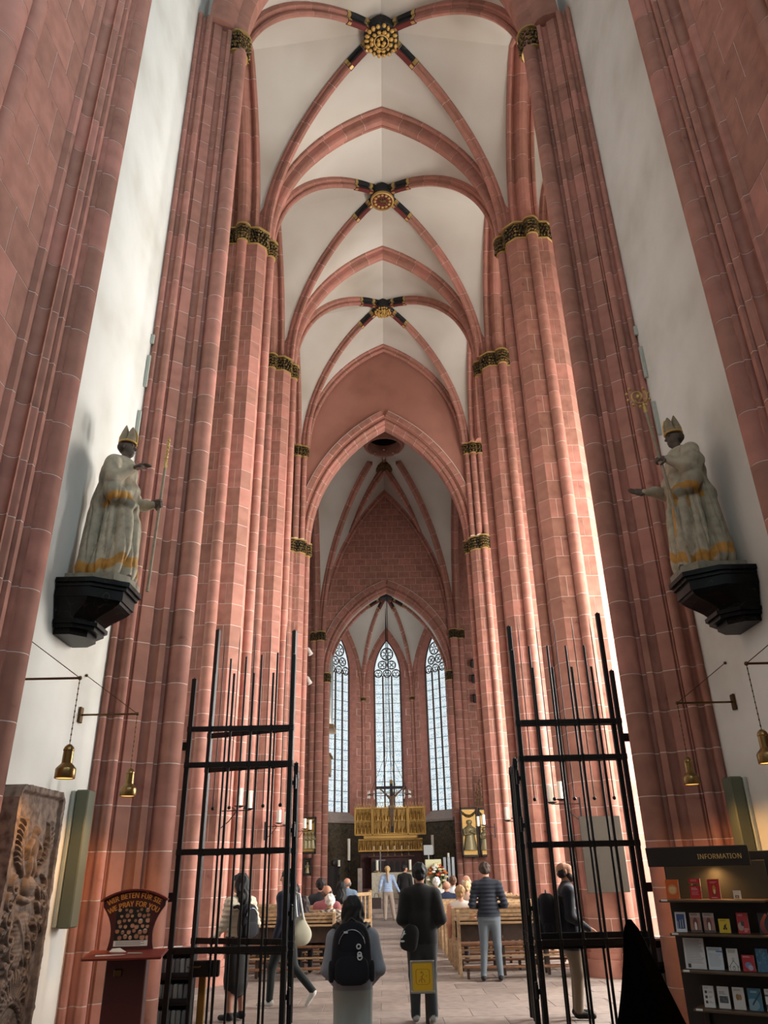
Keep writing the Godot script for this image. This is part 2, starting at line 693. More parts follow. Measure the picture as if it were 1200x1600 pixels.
func ruled(a: Array, b: Array, down: Vector3, lift: float, hole := Vector3.INF, radius := 0.0, cols := 8) -> MB:
	# surface between two lines of equal count, lifted off them
	var mb := MB.new()
	var grid := []
	for i in a.size():
		var row := []
		for k in cols + 1:
			var p: Vector3 = a[i].lerp(b[i], float(k) / cols)
			# a slight dome
			p += Vector3.UP * lift
			row.append(p)
		grid.append(row)
	for i in a.size():
		for k in cols + 1:
			var du: Vector3 = grid[mini(i + 1, a.size() - 1)][k] - grid[maxi(i - 1, 0)][k]
			var dv: Vector3 = grid[maxi(i, 1)][mini(k + 1, cols)] - grid[maxi(i, 1)][maxi(k - 1, 0)]
			var nn := du.cross(dv).normalized()
			if nn.dot(down) < 0.0:
				nn = -nn
			mb.vert(grid[i][k], nn)
	for i in a.size() - 1:
		for k in cols:
			var q := i * (cols + 1) + k
			if radius > 0.0:
				var c: Vector3 = (grid[i][k] + grid[i + 1][k + 1]) * 0.5 - hole
				if Vector2(c.x, c.z).length() < radius:
					continue
			if i > 0:
				mb.face(q, q + 1, q + cols + 1)
			mb.face(q + 1, q + cols + 2, q + cols + 1)
	return mb


func pointed(half: float, spring: float, apex: float, steps := 10, base := 0.0) -> PackedVector2Array:
	# outline of a pointed opening, from the left foot over the apex to the right foot
	var out := PackedVector2Array()
	if base < spring:
		out.append(Vector2(-half, base))
	var pts := half_arch(Vector3(-half, spring, 0), Vector3(0, apex, 0), steps)
	for p in pts:
		out.append(Vector2(p.x, p.y))
	for i in range(pts.size() - 2, -1, -1):
		out.append(Vector2(-pts[i].x, pts[i].y))
	if base < spring:
		out.append(Vector2(half, base))
	return out


# squared stones on a wall: t maps the wall's x, y plane (z out of the wall) into its parent
func ashlar(parent: Node, t: Transform3D, region: PackedVector2Array, holes: Array, bw: float, bh: float, gap: float, mats: Array, origin := Vector2.ZERO, proud := 0.004) -> void:
	var lo := region[0]
	var hi := region[0]
	for p in region:
		lo = lo.min(p)
		hi = hi.max(p)
	var full := MB.new()
	full.extrude(PackedVector2Array([Vector2(gap / 2, gap / 2), Vector2(bw - gap / 2, gap / 2), Vector2(bw - gap / 2, bh - gap / 2), Vector2(gap / 2, bh - gap / 2)]), Transform3D(t.basis, Vector3.ZERO), -0.06, proud)
	var shared := full.mesh()
	for r in range(floori((lo.y - origin.y) / bh), ceili((hi.y - origin.y) / bh)):
		var shift := bw * (0.5 if posmod(r, 2) else 0.0) + sin(r * 7.3) * bw * 0.06
		for c in range(floori((lo.x - origin.x - shift) / bw), ceili((hi.x - origin.x - shift) / bw)):
			var o := Vector2(origin.x + shift + c * bw, origin.y + r * bh)
			var rect := PackedVector2Array([o + Vector2(gap, gap) * 0.5, o + Vector2(bw - gap / 2, gap / 2), o + Vector2(bw - gap / 2, bh - gap / 2), o + Vector2(gap / 2, bh - gap / 2)])
			var left: Array = Geometry2D.intersect_polygons(rect, region)
			for hole in holes:
				var next := []
				for q in left:
					for w in Geometry2D.clip_polygons(q, hole):
						next.append(w)
				left = next
			var whole := bw * bh
			for q in left:
				var ar := 0.0
				for i in q.size():
					ar += q[i].cross(q[(i + 1) % q.size()])
				ar = absf(ar) * 0.5
				if ar < 0.06 * whole or q.size() < 3:
					continue
				var material: Material = mats[rng.randi() % mats.size()]
				if ar > 0.97 * (bw - gap) * (bh - gap):
					part(parent, "stone", shared, material, t * Vector3(o.x, o.y, 0))
				else:
					var mb := MB.new()
					mb.extrude(q, t, -0.06, proud)
					part(parent, "stone", mb, material)


func make_glass() -> void:
	# leaded pale panels: drawn foliage lines and small blue and yellow pieces, lit by the day outside
	for k in 4:
		var w := 48
		var h := 56
		var im := Image.create(w, h, false, Image.FORMAT_RGB8)
		var r := RandomNumberGenerator.new()
		r.seed = 100 + k
		im.fill(Color(0.90, 0.955, 0.975))
		for i in 26:
			im.fill_rect(Rect2i(r.randi() % w, r.randi() % h, 2 + r.randi() % 7, 2 + r.randi() % 7), [Color(0.80, 0.90, 0.95), Color(0.97, 0.98, 0.98), Color(0.66, 0.82, 0.93), Color(0.88, 0.93, 0.90), Color(0.97, 0.93, 0.84)][r.randi() % 5])
		var c := Color(0.28, 0.36, 0.45)
		for s in 5:
			var x := r.randf_range(6, w - 6)
			var y := r.randf_range(6, h - 6)
			var a := r.randf_range(0, TAU)
			for q in 46:
				a += r.randf_range(0.05, 0.22) * (1.0 if s % 2 else -1.0)
				x = clampf(x + cos(a) * 1.1, 1, w - 2)
				y = clampf(y + sin(a) * 1.1, 1, h - 2)
				im.set_pixel(int(x), int(y), c)
		for i in h:
			im.set_pixel(1, i, Color(0.3, 0.4, 0.5))
			im.set_pixel(w - 2, i, Color(0.3, 0.4, 0.5))
		var tex := ImageTexture.create_from_image(im)
		var s := mat("apse_glass_%d" % k, Color(0.5, 0.5, 0.5), 0.3)
		s.emission_enabled = true
		s.emission_operator = BaseMaterial3D.EMISSION_OP_MULTIPLY
		s.emission = Color.WHITE
		s.emission_texture = tex
		s.emission_energy_multiplier = 1.15
		s.albedo_texture = tex
	var dg := mat("daylight_glass", Color(0.6, 0.62, 0.64), 0.4)
	dg.emission_enabled = true
	dg.emission = Color(0.93, 0.97, 1.0)
	dg.emission_energy_multiplier = 1.2
	mat("tracery_stone", Color(0.30, 0.235, 0.22), 0.85)
	mat("mural", Color(0.50, 0.48, 0.43), 0.85, noise_tex(77, 0.018, [[0.0, Color(0.25, 0.3, 0.28)], [0.4, Color(0.55, 0.55, 0.48)], [0.55, Color(0.75, 0.68, 0.58)], [0.65, Color(0.62, 0.38, 0.3)], [0.72, Color(0.5, 0.55, 0.5)], [1.0, Color(0.9, 0.86, 0.75)]], 4, 256), 0.5)


# ---------------------------------------------------------------- the building
func build_floor() -> void:
	var f := structure("floor", "worn pinkish grey stone slab floor of the nave")
	var mb := MB.new()
	mb.box(Vector3(0, -0.154, -22.0), Vector3(29.0, 0.3, 57.0))
	part(f, "floor_bed", mb, m.floor_joint)
	var slab := MB.new()
	slab.bevel_box(Vector3(0, -0.02, 0), Vector3(0.772, 0.04, 0.592), 0.003)
	var me := slab.mesh()
	var mats := [m.floor_slab_0, m.floor_slab_1, m.floor_slab_2]
	for r in 34:
		for c in 8:
			part(f, "floor_tile", me, mats[rng.randi() % 3], Vector3(-3.5 + (c + 0.5 * (r % 2)) * 0.78 + 0.39, 0, -9.8 - r * 0.6))
	var rest := MB.new()
	for r in 88:
		for c in 36:
			var x := -14.0 + (c + 0.5 * (r % 2)) * 0.78
			var d := -4.6 + r * 0.6
			if x > -3.5 and x < 3.1 and d > 9.4 and d < 30.0:
				continue
			rest.box(Vector3(x, -0.02, -d), Vector3(0.772, 0.04, 0.592))
	part(f, "outer_floor_tiles", rest, m.floor_slab_0).set_meta("kind", "stuff")


func plan(sgn: float, a: float, d: float) -> Vector2:
	return Vector2(sgn * a, -d)


func build_tower_hall() -> void:
	for sgn in [-1.0, 1.0]:
		var w := structure("wall_left" if sgn < 0 else "wall_right", "white plastered side wall of the tower hall behind the bishop statue " + ("with the raised hand" if sgn < 0 else "with the open palm"))
		var mb := MB.new()
		mb.box(Vector3(sgn * 4.15, 13.0, -8.0), Vector3(1.0, 26.0, 3.6))
		part(w, "plaster", mb, m.white_plaster)
		# nearer pier: flat ashlar between round shafts and mouldings
		var o := PackedVector2Array()
		var cut := []
		var add := func(pts: Array) -> void:
			for p in pts:
				o.append(plan(sgn, p.x, p.y))
		var arc := func(ca: float, cd: float, r: float, a0: float, a1: float, n: int) -> void:
			for i in n + 1:
				var t := deg_to_rad(lerpf(a0, a1, float(i) / n))
				o.append(plan(sgn, ca - r * cos(t), cd + r * sin(t)))
		add.call([Vector2(3.95, 2.2), Vector2(3.95, 3.75), Vector2(3.86, 3.80)])
		arc.call(3.84, 3.93, 0.07, -60, 60, 5)
		add.call([Vector2(3.84, 4.02), Vector2(3.82, 4.08), Vector2(3.72, 4.14)])
		var i1 := o.size() - 1
		arc.call(3.72, 4.35, 0.19, -75, 65, 9)
		var i2 := o.size() - 1
		arc.call(3.68, 4.64, 0.13, -55, 80, 8)
		var i3 := o.size() - 1
		add.call([Vector2(3.66, 4.80), Vector2(3.65, 5.16)])
		var j1 := o.size() - 1
		add.call([Vector2(3.65, 5.40)])
		var j2 := o.size() - 1
		add.call([Vector2(3.65, 5.66)])
		var i4 := o.size() - 1
		add.call([Vector2(3.60, 5.69), Vector2(3.59, 5.74)])
		arc.call(3.58, 5.86, 0.07, -150, -320, 7)
		add.call([Vector2(3.54, 5.96)])
		arc.call(3.53, 6.01, 0.035, -70, 80, 5)
		add.call([Vector2(3.53, 6.055), Vector2(3.47, 6.06), Vector2(3.47, 6.12)])
		arc.call(3.50, 6.165, 0.035, -90, -250, 4)
		add.call([Vector2(3.45, 6.20), Vector2(3.45, 6.235)])
		var i5 := o.size() - 1
		arc.call(3.445, 6.355, 0.122, -80, 130, 12)
		add.call([Vector2(3.62, 6.48)])
		var i6 := o.size() - 1
		cut = [[[0, i1, false, false], [i1, i2, false, false], [i2, i3, false, false], [i3, j1, false, true], [j1, i4, true, false], [i4, i5, false, false], [i5, i6, false, false]], [[0, i1, false, false], [i1, i2, false, false], [i2, i3, false, false], [i3, j2, false, true], [j2, i4, true, false], [i4, i5, false, false], [i5, i6, false, false]]]
		var p := fabric("stone_pier", "huge red sandstone pier of round shafts and ashlar beside the " + ("weathered relief slab" if sgn < 0 else "information rack"), "pier")
		courses(p, o, cut, func(q: Vector2) -> Vector2: return q + Vector2(sgn * 0.45, 0.02), sgn, 0.0, 24.0, 0.57, 0.011, stone_mats)
		# jamb of the arch towards the nave
		o = PackedVector2Array()
		var jam := func(t: float, s: float) -> void:
			var k := t * 1.01
			o.append(plan(sgn, 3.65 - 0.808 * k - 0.589 * s, 9.08 + 0.589 * k - 0.808 * s))
		var roll := func(t: float, s: float, r: float, a0: float, a1: float, n: int) -> void:
			for i in n + 1:
				var g := deg_to_rad(lerpf(a0, a1, float(i) / n))
				jam.call(t - cos(g) * r / 1.052, s + sin(g) * r)
		jam.call(-0.03, -0.03)
		roll.call(0.045, 0.02, 0.045, -10, 150, 6)
		roll.call(0.125, 0.03, 0.04, -20, -160, 5)
		roll.call(0.215, 0.05, 0.06, 10, 190, 9)
		var k1 := o.size() - 1
		for q in [[0.272, 0.0], [0.285, -0.03], [0.300, 0.0], [0.315, 0.0], [0.320, -0.02], [0.335, 0.015], [0.49, 0.02]]:
			jam.call(q[0], q[1])
		var k2 := o.size() - 1
		roll.call(0.55, 0.02, 0.055, -10, -170, 6)
		for q in [[0.607, 0.06], [0.675, 0.075], [0.690, 0.06], [0.700, 0.0]]:
			jam.call(q[0], q[1])
		var k3 := o.size() - 1
		for q in [[0.715, -0.03], [0.765, -0.02]]:
			jam.call(q[0], q[1])
		roll.call(0.90, 0.02, 0.14, 12, 215, 14)
		jam.call(1.02, -0.42)
		var k4 := o.size() - 1
		p = fabric("arch_jamb_pier", "moulded red sandstone arch jamb behind the " + ("prayer stand" if sgn < 0 else "information rack") + ", holding an iron gate", "pier")
		courses(p, o, [[[0, k1, false, false], [k1, k2, false, false], [k2, k3, false, false], [k3, k4, false, false]]], func(q: Vector2) -> Vector2: return q + Vector2(sgn * 0.30, -0.36), sgn, 0.0, 16.95, 0.485, 0.011, stone_mats)
		var ring := PackedVector2Array()
		for q in arc2(Vector2(sgn * 2.96, -9.66), 0.18, 0.0, TAU - 0.3, 15):
			ring.append(q)
		capital(p, ring, 16.42, 16.98)
	# the arch on the jambs, and the wall over it
	var a := fabric("tower_arch", "moulded red sandstone arch over the iron gates, springing from the jambs", "arch")
	for sgn in [-1.0, 1.0]:
		rib(a, half_arch(Vector3(sgn * 3.15, 16.95, -9.62), Vector3(0, 21.9, -9.62), 16), Vector3(0, 0, 1), PackedVector2Array([Vector2(-0.40, -0.3), Vector2(-0.40, 0.25), Vector2(-0.12, 0.36), Vector2(0.02, 0.36), Vector2(0.12, 0.28), Vector2(0.18, 0.16), Vector2(0.30, 0.10), Vector2(0.40, -0.02), Vector2(0.46, -0.3)]), 0.6, 0.011, stone_mats)
	var top := structure("wall_front", "plastered wall over the tower arch")
	var mb := MB.new()
	var poly := PackedVector2Array([Vector2(-9.8, 0), Vector2(-9.8, 23), Vector2(9.8, 23), Vector2(9.8, 0), Vector2(3.5, 0)])
	var hole := pointed(3.25, 16.95, 21.7, 14, 0.0)
	for i in range(hole.size() - 1, -1, -1):
		poly.append(hole[i] if absf(hole[i].x) < 3.2 or hole[i].y > 16.9 else Vector2(signf(hole[i].x) * 3.5, hole[i].y))
	poly.append(Vector2(-3.5, 0))
	mb.extrude(poly, Transform3D(Basis.IDENTITY, Vector3(0, 0, -9.9)), 0.0, 0.28)
	part(top, "plaster", mb, m.white_plaster)
	# the rest of the hall, behind the camera: west wall with its window, side walls, ceiling
	var west := structure("wall_back", "plastered west wall of the tower hall with its window")
	mb = MB.new()
	for sgn in [-1.0, 1.0]:
		mb.extrude(PackedVector2Array([Vector2(0, 0), Vector2(sgn * 6, 0), Vector2(sgn * 6, 26), Vector2(0, 26), Vector2(0, 18.0), Vector2(sgn * 2.0, 18.0), Vector2(sgn * 2.0, 10.0), Vector2(0, 10.0)]), Transform3D(Basis.IDENTITY, Vector3(0, 0, 5.0)), 0.0, 0.5)
		if sgn < 0:
			mb.box(Vector3(-4.6, 13.0, -0.6), Vector3(0.6, 26.0, 12.0))
	for q in [-1.0, 1.0]:
		# south wall with its window
		mb.extrude(PackedVector2Array([Vector2(0, 0), Vector2(q * 6.6, 0), Vector2(q * 6.6, 26), Vector2(0, 26), Vector2(0, 16.1), Vector2(q * 1.35, 16.1), Vector2(q * 1.35, 8.7), Vector2(0, 8.7)]), Transform3D(Basis(Vector3.UP, -PI / 2), Vector3(4.3, 0, -2.0)), -0.5, 0.0)
	part(west, "plaster", mb, m.white_plaster)
	lit_window(Transform3D(Basis(Vector3.UP, PI), Vector3(0, 10.0, 5.2)), 4.0, 8.0, 0.0)
	lit_window(Transform3D(Basis(Vector3.UP, -PI / 2), Vector3(4.4, 8.8, -2.0)), 2.6, 7.2, 0.0)
	var roof := structure("ceiling", "closed roof over the vaults")
	mb = MB.new()
	mb.box(Vector3(0, 26.2, 0.2), Vector3(11, 0.4, 20.6))
	mb.box(Vector3(0, 23.2, -30.0), Vector3(29.0, 0.4, 42.0))
	part(roof, "roof_deck", mb, m.vault_plaster)


func lit_window(t: Transform3D, w: float, h: float, rise: float) -> void:
	# an aisle, transept, west or added choir window: daylight glass in a stone frame, out of the camera's view
	var o := structure("window", "tall traceried window letting daylight into the church")
	var fr := MB.new()
	var n := 4
	for i in n + 1:
		fr.box(Vector3(-w / 2 + w * i / n, h / 2, 0.04), Vector3(0.12, h, 0.14), t)
	for k in 8:
		fr.box(Vector3(0, h * k / 7.0, 0.02), Vector3(w, 0.06, 0.08), t)
	part(o, "tracery", fr, stone_mats[0])
	for i in n:
		var mb := MB.new()
		mb.box(Vector3(-w / 2 + w * (i + 0.5) / n, h / 2, -0.02), Vector3(w / n - 0.1, h, 0.02), t)
		part(o, "pane", mb, m.daylight_glass)


func capital(parent: Node, outline: PackedVector2Array, y0: float, y1: float) -> void:
	# dark bell with gilded leaves between two gilded rings
	var closed := PackedVector2Array(outline)
	var grown: Array = Geometry2D.offset_polygon(closed, 0.02)
	if grown.is_empty():
		return
	var cap := Node3D.new()
	cap.name = "capital"
	parent.add_child(cap, true)
	var bell := MB.new()
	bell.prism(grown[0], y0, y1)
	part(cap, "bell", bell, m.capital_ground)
	var rim := MB.new()
	rim.prism(Geometry2D.offset_polygon(closed, 0.08)[0], y1 - 0.045, y1)
	part(cap, "upper_ring", rim, m.gilding)
	var low := MB.new()
	low.prism(Geometry2D.offset_polygon(closed, 0.03)[0], y0 - 0.015, y0 + 0.025)
	part(cap, "lower_ring", low, m.gilding)
	var leaves := MB.new()
	var track: PackedVector2Array = Geometry2D.offset_polygon(closed, 0.045)[0]
	for i in track.size():
		var p := track[i]
		var q := track[(i + 1) % track.size()]
		var steps := maxi(1, int(p.distance_to(q) / 0.075))
		for s in steps:
			for row in 4:
				var c := p.lerp(q, (s + 0.5 * (row % 2)) / steps)
				var y := lerpf(y0 + 0.08, y1 - 0.12, row / 3.0)
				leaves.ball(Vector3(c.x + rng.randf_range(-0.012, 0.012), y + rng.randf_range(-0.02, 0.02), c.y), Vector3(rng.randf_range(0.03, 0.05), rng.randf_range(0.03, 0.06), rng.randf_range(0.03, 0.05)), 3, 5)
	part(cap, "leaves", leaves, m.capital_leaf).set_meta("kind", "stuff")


func nave_pier(label: String, sgn: float, cx: float, d: float, k: float, y1: float, mats: Array) -> Node3D:
	# octagonal pier with round shafts towards the nave and along the arcade; k scales its plan
	var p := fabric("nave_pier", label, "pier")
	var o := PackedVector2Array()
	var at := func(a: float, b: float) -> void:
		o.append(Vector2(sgn * (cx - a * k), -d + b * k))
	var marks := []
	var mark := func() -> void:
		marks.append(o.size() - 1)
	at.call(-0.62, -0.45)
	mark.call()
	at.call(-0.62, 0.0)
	mark.call()
	at.call(-0.62, 0.42)
	mark.call()
	at.call(-0.42, 0.62)
	mark.call()
	at.call(-0.27, 0.62)
	mark.call()
	at.call(-0.105, 0.62)
	mark.call()
	for i in 11:
		var g := lerpf(PI + 0.45, -0.45, i / 10.0)
		at.call(cos(g) * 0.132, 0.69 + sin(g) * 0.132)
	at.call(0.105, 0.62)
	mark.call()
	at.call(0.27, 0.62)
	mark.call()
	at.call(0.42, 0.62)
	mark.call()
	at.call(0.62, 0.42)
	mark.call()
	at.call(0.62, 0.105)
	mark.call()
	for i in 11:
		var g := lerpf(PI / 2 + 0.45, -PI / 2 - 0.45, i / 10.0)
		at.call(0.69 + cos(g) * 0.132, sin(g) * 0.132)
	at.call(0.62, -0.105)
	mark.call()
	at.call(0.62, -0.42)
	mark.call()
	at.call(0.42, -0.62)
	mark.call()
	at.call(-0.3, -0.62)
	mark.call()
	var one := [[0, 2, false, false], [2, 3, false, false], [3, 5, false, false], [5, 6, false, false], [6, 7, false, true], [7, 8, true, false], [8, 9, false, false], [9, 10, false, false], [10, 11, false, false], [11, 13, false, false], [13, 14, false, false]]
	var two := [[0, 1, false, true], [1, 2, true, false], [2, 3, false, false], [3, 4, false, true], [4, 5, true, false], [5, 6, false, false], [6, 8, false, false], [8, 9, false, false], [9, 10, false, false], [10, 11, false, false], [11, 12, false, false], [12, 13, false, false], [13, 14, false, false]]
	var sets := [one, two]
	var out := []
	for s in sets:
		out.append(s.map(func(c): return [marks[c[0]], marks[c[1]], c[2], c[3]]))
	var c := Vector2(sgn * cx, -d)
	courses(p, o, out, func(q: Vector2) -> Vector2: return q + (c - q).normalized() * 0.16, sgn, 0.42, y1, 0.45, 0.0095, mats, "stone", [[0, 9, 10], [0, 1, 10, 11, 12]])
	capital(p, o, y1, y1 + 0.53)
	# stepped base
	for b in [[0.10, 0.0, 0.26], [0.055, 0.26, 0.36], [0.025, 0.36, 0.42]]:
		var mb := MB.new()
		mb.prism(Geometry2D.offset_polygon(o, b[0])[0], b[1], b[2])
		part(p, "base", mb, mats[0])
	return p


const RIB := [[-0.125, -0.14], [-0.125, 0.03], [-0.10, 0.06], [-0.06, 0.065], [-0.045, 0.10], [-0.07, 0.135], [-0.07, 0.18], [-0.035, 0.225], [0.035, 0.225], [0.07, 0.18], [0.07, 0.135], [0.045, 0.10], [0.06, 0.065], [0.10, 0.06], [0.125, 0.03], [0.125, -0.14]]
const ARCH := [[-0.33, -0.2], [-0.33, 0.0], [-0.32, 0.05], [-0.28, 0.085], [-0.235, 0.07], [-0.22, 0.02], [-0.17, 0.005], [-0.14, 0.06], [-0.13, 0.13], [-0.115, 0.19], [-0.07, 0.24], [0.0, 0.26], [0.07, 0.24], [0.115, 0.19], [0.13, 0.13], [0.14, 0.06], [0.17, 0.005], [0.22, 0.02], [0.235, 0.07], [0.28, 0.085], [0.32, 0.05], [0.33, 0.0], [0.33, -0.2]]


func profile(rows: Array, k := 1.0) -> PackedVector2Array:
	var out := PackedVector2Array()
	for r in rows:
		out.append(Vector2(r[0], r[1]) * k)
	return out


func build_nave() -> void:
	for sgn in [-1.0, 1.0]:
		var side := "north" if sgn < 0 else "south"
		nave_pier("first octagonal red sandstone pier of the %s arcade after the tower arch" % side, sgn, 3.70 if sgn < 0 else 3.80, BAY_ONE, 0.91 if sgn < 0 else 0.97, 16.42, stone_mats)
		nave_pier("second octagonal red sandstone pier of the %s arcade after the tower arch" % side, sgn, 3.70 if sgn < 0 else 3.80, BAY_TWO, 0.91 if sgn < 0 else 0.97, 16.42, stone_mats)
	var stations := [GATE_D + 0.35, BAY_ONE, BAY_TWO, CROSSING_D]
	var names := ["bearing a gilded foliage boss, beside the tower arch", "bearing a round red and gold boss", "bearing a small dark wreath boss, beside the crossing arch"]
	for b in 3:
		var v := fabric("vault_bay", "white plastered rib vault bay " + names[b], "vault")
		vault_bay(v, -3.2, 3.2, stations[b], stations[b + 1], SPRING, CROWN, 21.2, true)
		boss(v, b, Vector3(0, CROWN - 0.24, -(stations[b] + stations[b + 1]) / 2))
	for b in [1, 2]:
		var t := fabric("transverse_arch", "moulded red sandstone arch crossing the nave vault at the %s pair of piers" % ["", "first", "second"][b], "arch")
		for sgn in [-1.0, 1.0]:
			rib(t, half_arch(Vector3(sgn * 3.25, SPRING, -stations[b]), Vector3(0, CROWN + 0.02, -stations[b]), 18), Vector3(0, 0, 1), profile(ARCH, 1.0), 0.72, 0.012, stone_mats)
	# arcade arches along the nave
	for sgn in [-1.0, 1.0]:
		for b in 3:
			var t := fabric("arcade_arch", "red sandstone arcade arch of the %s aisle, %s from the tower" % ["north" if sgn < 0 else "south", ["first", "second", "third"][b]], "arch")
			var mid: float = (stations[b] + stations[b + 1]) / 2
			for e in [0, 1]:
				var d: float = stations[b + e] + (0.42 if e == 0 else -0.42)
				rib(t, half_arch(Vector3(sgn * 3.74, SPRING, -d), Vector3(sgn * 3.74, 21.3, -mid), 14), Vector3(1, 0, 0), profile(ARCH, 1.15), 0.75, 0.012, stone_mats)


func vault_bay(v: Node, xl: float, xr: float, d0: float, d1: float, spring: float, crown: float, side_crown: float, ribs: bool) -> void:
	var mid := (d0 + d1) / 2
	var cx := (xl + xr) / 2
	var key := Vector3(cx, crown, -mid)
	var n := 16
	for x in [xl, xr]:
		for d in [d0, d1]:
			var inn := 0.22 if d == d0 else -0.22
			var s := -signf(x - cx)
			var diag := half_arch(Vector3(x - s * 0.02, spring, -(d + inn)), key, n)
			var trans := half_arch(Vector3(x, spring, -d), Vector3(cx, crown, -d), n)
			var wall := half_arch(Vector3(x - s * 0.28, spring, -(d + inn * 1.4)), Vector3(x - s * 0.28, side_crown, -mid), n)
			var inside: Vector3 = (Vector3(cx, spring, -mid) - (diag[n / 2] + trans[n / 2]) * 0.5).normalized()
			part(v, "vault_web", ruled(trans, diag, inside, 0.03), m.vault_plaster)
			part(v, "vault_web", ruled(wall, diag, inside, 0.03), m.vault_plaster)
			if ribs:
				var lat: Vector3 = (diag[-1] - diag[0]).cross(Vector3.UP).normalized()
				var r := Node3D.new()
				r.name = "diagonal_rib"
				v.add_child(r, true)
				rib(r, diag, lat, profile(RIB), 0.62, 0.011, stone_mats, "voussoir", 2)


func boss(v: Node, which: int, at: Vector3) -> void:
	var b := Node3D.new()
	b.name = "boss"
	v.add_child(b, true)
	b.position = at
	var r: float = [0.46, 0.40, 0.34][which]
	var body := MB.new()
	body.lathe([Vector2(0.0, -0.16), Vector2(r * 0.8, -0.16), Vector2(r, -0.10), Vector2(r, 0.12), Vector2(r * 0.9, 0.3), Vector2(0.0, 0.3)], 24)
	part(b, "keystone", body, m.rib_black)
	var face := MB.new()
	if which == 1:
		face.lathe([Vector2(0.0, -0.19), Vector2(r * 0.82, -0.19), Vector2(r * 0.82, -0.15)], 24)
		part(b, "painted_disc", face, m.rib_red)
		var ring := MB.new()
		ring.lathe([Vector2(r * 0.80, -0.18), Vector2(r * 0.84, -0.23), Vector2(r * 0.94, -0.22), Vector2(r * 0.96, -0.14)], 28)
		part(b, "gilded_ring", ring, m.gilding)
		var petals := MB.new()
		for i in 12:
			var a := TAU * i / 12
			petals.ball(Vector3(cos(a) * r * 0.62, -0.2, sin(a) * r * 0.62), Vector3(0.055, 0.035, 0.055), 4, 6)
		part(b, "gilded_rosettes", petals, m.gilding)
		var beast := MB.new()
		beast.ball(Vector3(0, -0.2, 0), Vector3(0.14, 0.04, 0.07), 5, 8)
		beast.ball(Vector3(0.13, -0.2, -0.05), Vector3(0.05, 0.04, 0.05), 5, 8)
		for x in [-0.09, -0.04, 0.05, 0.1]:
			beast.ball(Vector3(x, -0.2, 0.08), Vector3(0.018, 0.03, 0.06), 4, 6)
		part(b, "relief", beast, m.capital_leaf)
	else:
		for q in 3:
			var rr: float = r * [0.86, 0.56, 0.2][q]
			for i in [18, 12, 5][q]:
				var a: float = TAU * (i + 0.5 * q) / [18, 12, 5][q]
				face.ball(Vector3(cos(a) * rr + rng.randf_range(-0.02, 0.02), -0.18 - 0.03 * q, sin(a) * rr + rng.randf_range(-0.02, 0.02)), Vector3(rng.randf_range(0.05, 0.08), 0.05, rng.randf_range(0.05, 0.08)) * (1.0 if which == 0 else 0.75), 4, 6)
		part(b, "gilded_leaves", face, m.old_gold).set_meta("kind", "stuff")
		var ring := MB.new()
		var pts := []
		for i in 25:
			pts.append(Vector3(cos(TAU * i / 24), 0, sin(TAU * i / 24)) * r * 0.4 + Vector3(0, -0.22, 0))
		ring.tube(pts, 0.022, 6, false)
		part(b, "gilded_ring", ring, m.gilding)


func build_aisles() -> void:
	var stations := [GATE_D + 0.35, BAY_ONE, BAY_TWO, CROSSING_D]
	for sgn in [-1.0, 1.0]:
		var w := structure("wall_left" if sgn < 0 else "wall_right", "white outer wall of the %s aisle" % ("north" if sgn < 0 else "south"))
		var t := Transform3D(Basis(Vector3.UP, -sgn * PI / 2), Vector3(sgn * 9.4, 0, 0))
		var mb := MB.new()
		for b in 3:
			var mid: float = (stations[b] + stations[b + 1]) / 2
			var half: float = (stations[b + 1] - stations[b]) / 2
			var tt := Transform3D(t.basis, Vector3(sgn * 9.4, 0, -mid))
			for e in [-1.0, 1.0]:
				mb.extrude(PackedVector2Array([Vector2(0, 0), Vector2(e * half, 0), Vector2(e * half, 23), Vector2(0, 23), Vector2(0, 8.7), Vector2(e * 1.35, 8.7), Vector2(e * 1.35, 2.5), Vector2(0, 2.5)]), tt, -0.5, 0.0)
			lit_window(Transform3D(tt.basis, Vector3(sgn * 9.55, 2.6, -mid)), 2.6, 6.0, 0.0)
			var v := fabric("aisle_vault_bay", "white vault bay over the %s aisle, %s from the tower" % ["north" if sgn < 0 else "south", ["first", "second", "third"][b]], "vault")
			vault_bay(v, 4.3 if sgn > 0 else -9.2, 9.2 if sgn > 0 else -4.3, stations[b], stations[b + 1], SPRING, 21.6, 21.2, true)
		part(w, "plaster", mb, m.white_plaster)


func shaft_cluster(p: Node3D, spots: Array, y0: float, y1: float, h: float, mats: Array, heads: float, sides := 12) -> void:
	# free standing round shafts built of drums: spots are [x, depth, radius]
	for s in spots:
		var sh := Node3D.new()
		sh.name = "shaft"
		p.add_child(sh, true)
		var circle := arc2(Vector2(s[0], -s[1]), s[2], 0.0, TAU * (sides - 1.0) / sides, sides - 1)
		var count := int(round((y1 - y0) / h))
		var ch := (y1 - y0) / count
		var drum := MB.new()
		drum.prism(circle, 0.006, ch - 0.006, true, 0.5)
		var me := drum.mesh()
		var core := MB.new()
		core.prism(arc2(Vector2(s[0], -s[1]), s[2] - 0.004, 0.0, TAU * (sides - 1.0) / sides, sides - 1), y0, y1, true, 0.5)
		part(sh, "mortar", core, m.mortar)
		for k in count:
			part(sh, "drum", me, mats[rng.randi() % mats.size()], Vector3(0, y0 + k * ch, 0))
		if heads > 0.0:
			capital(p, circle, y1, y1 + heads)


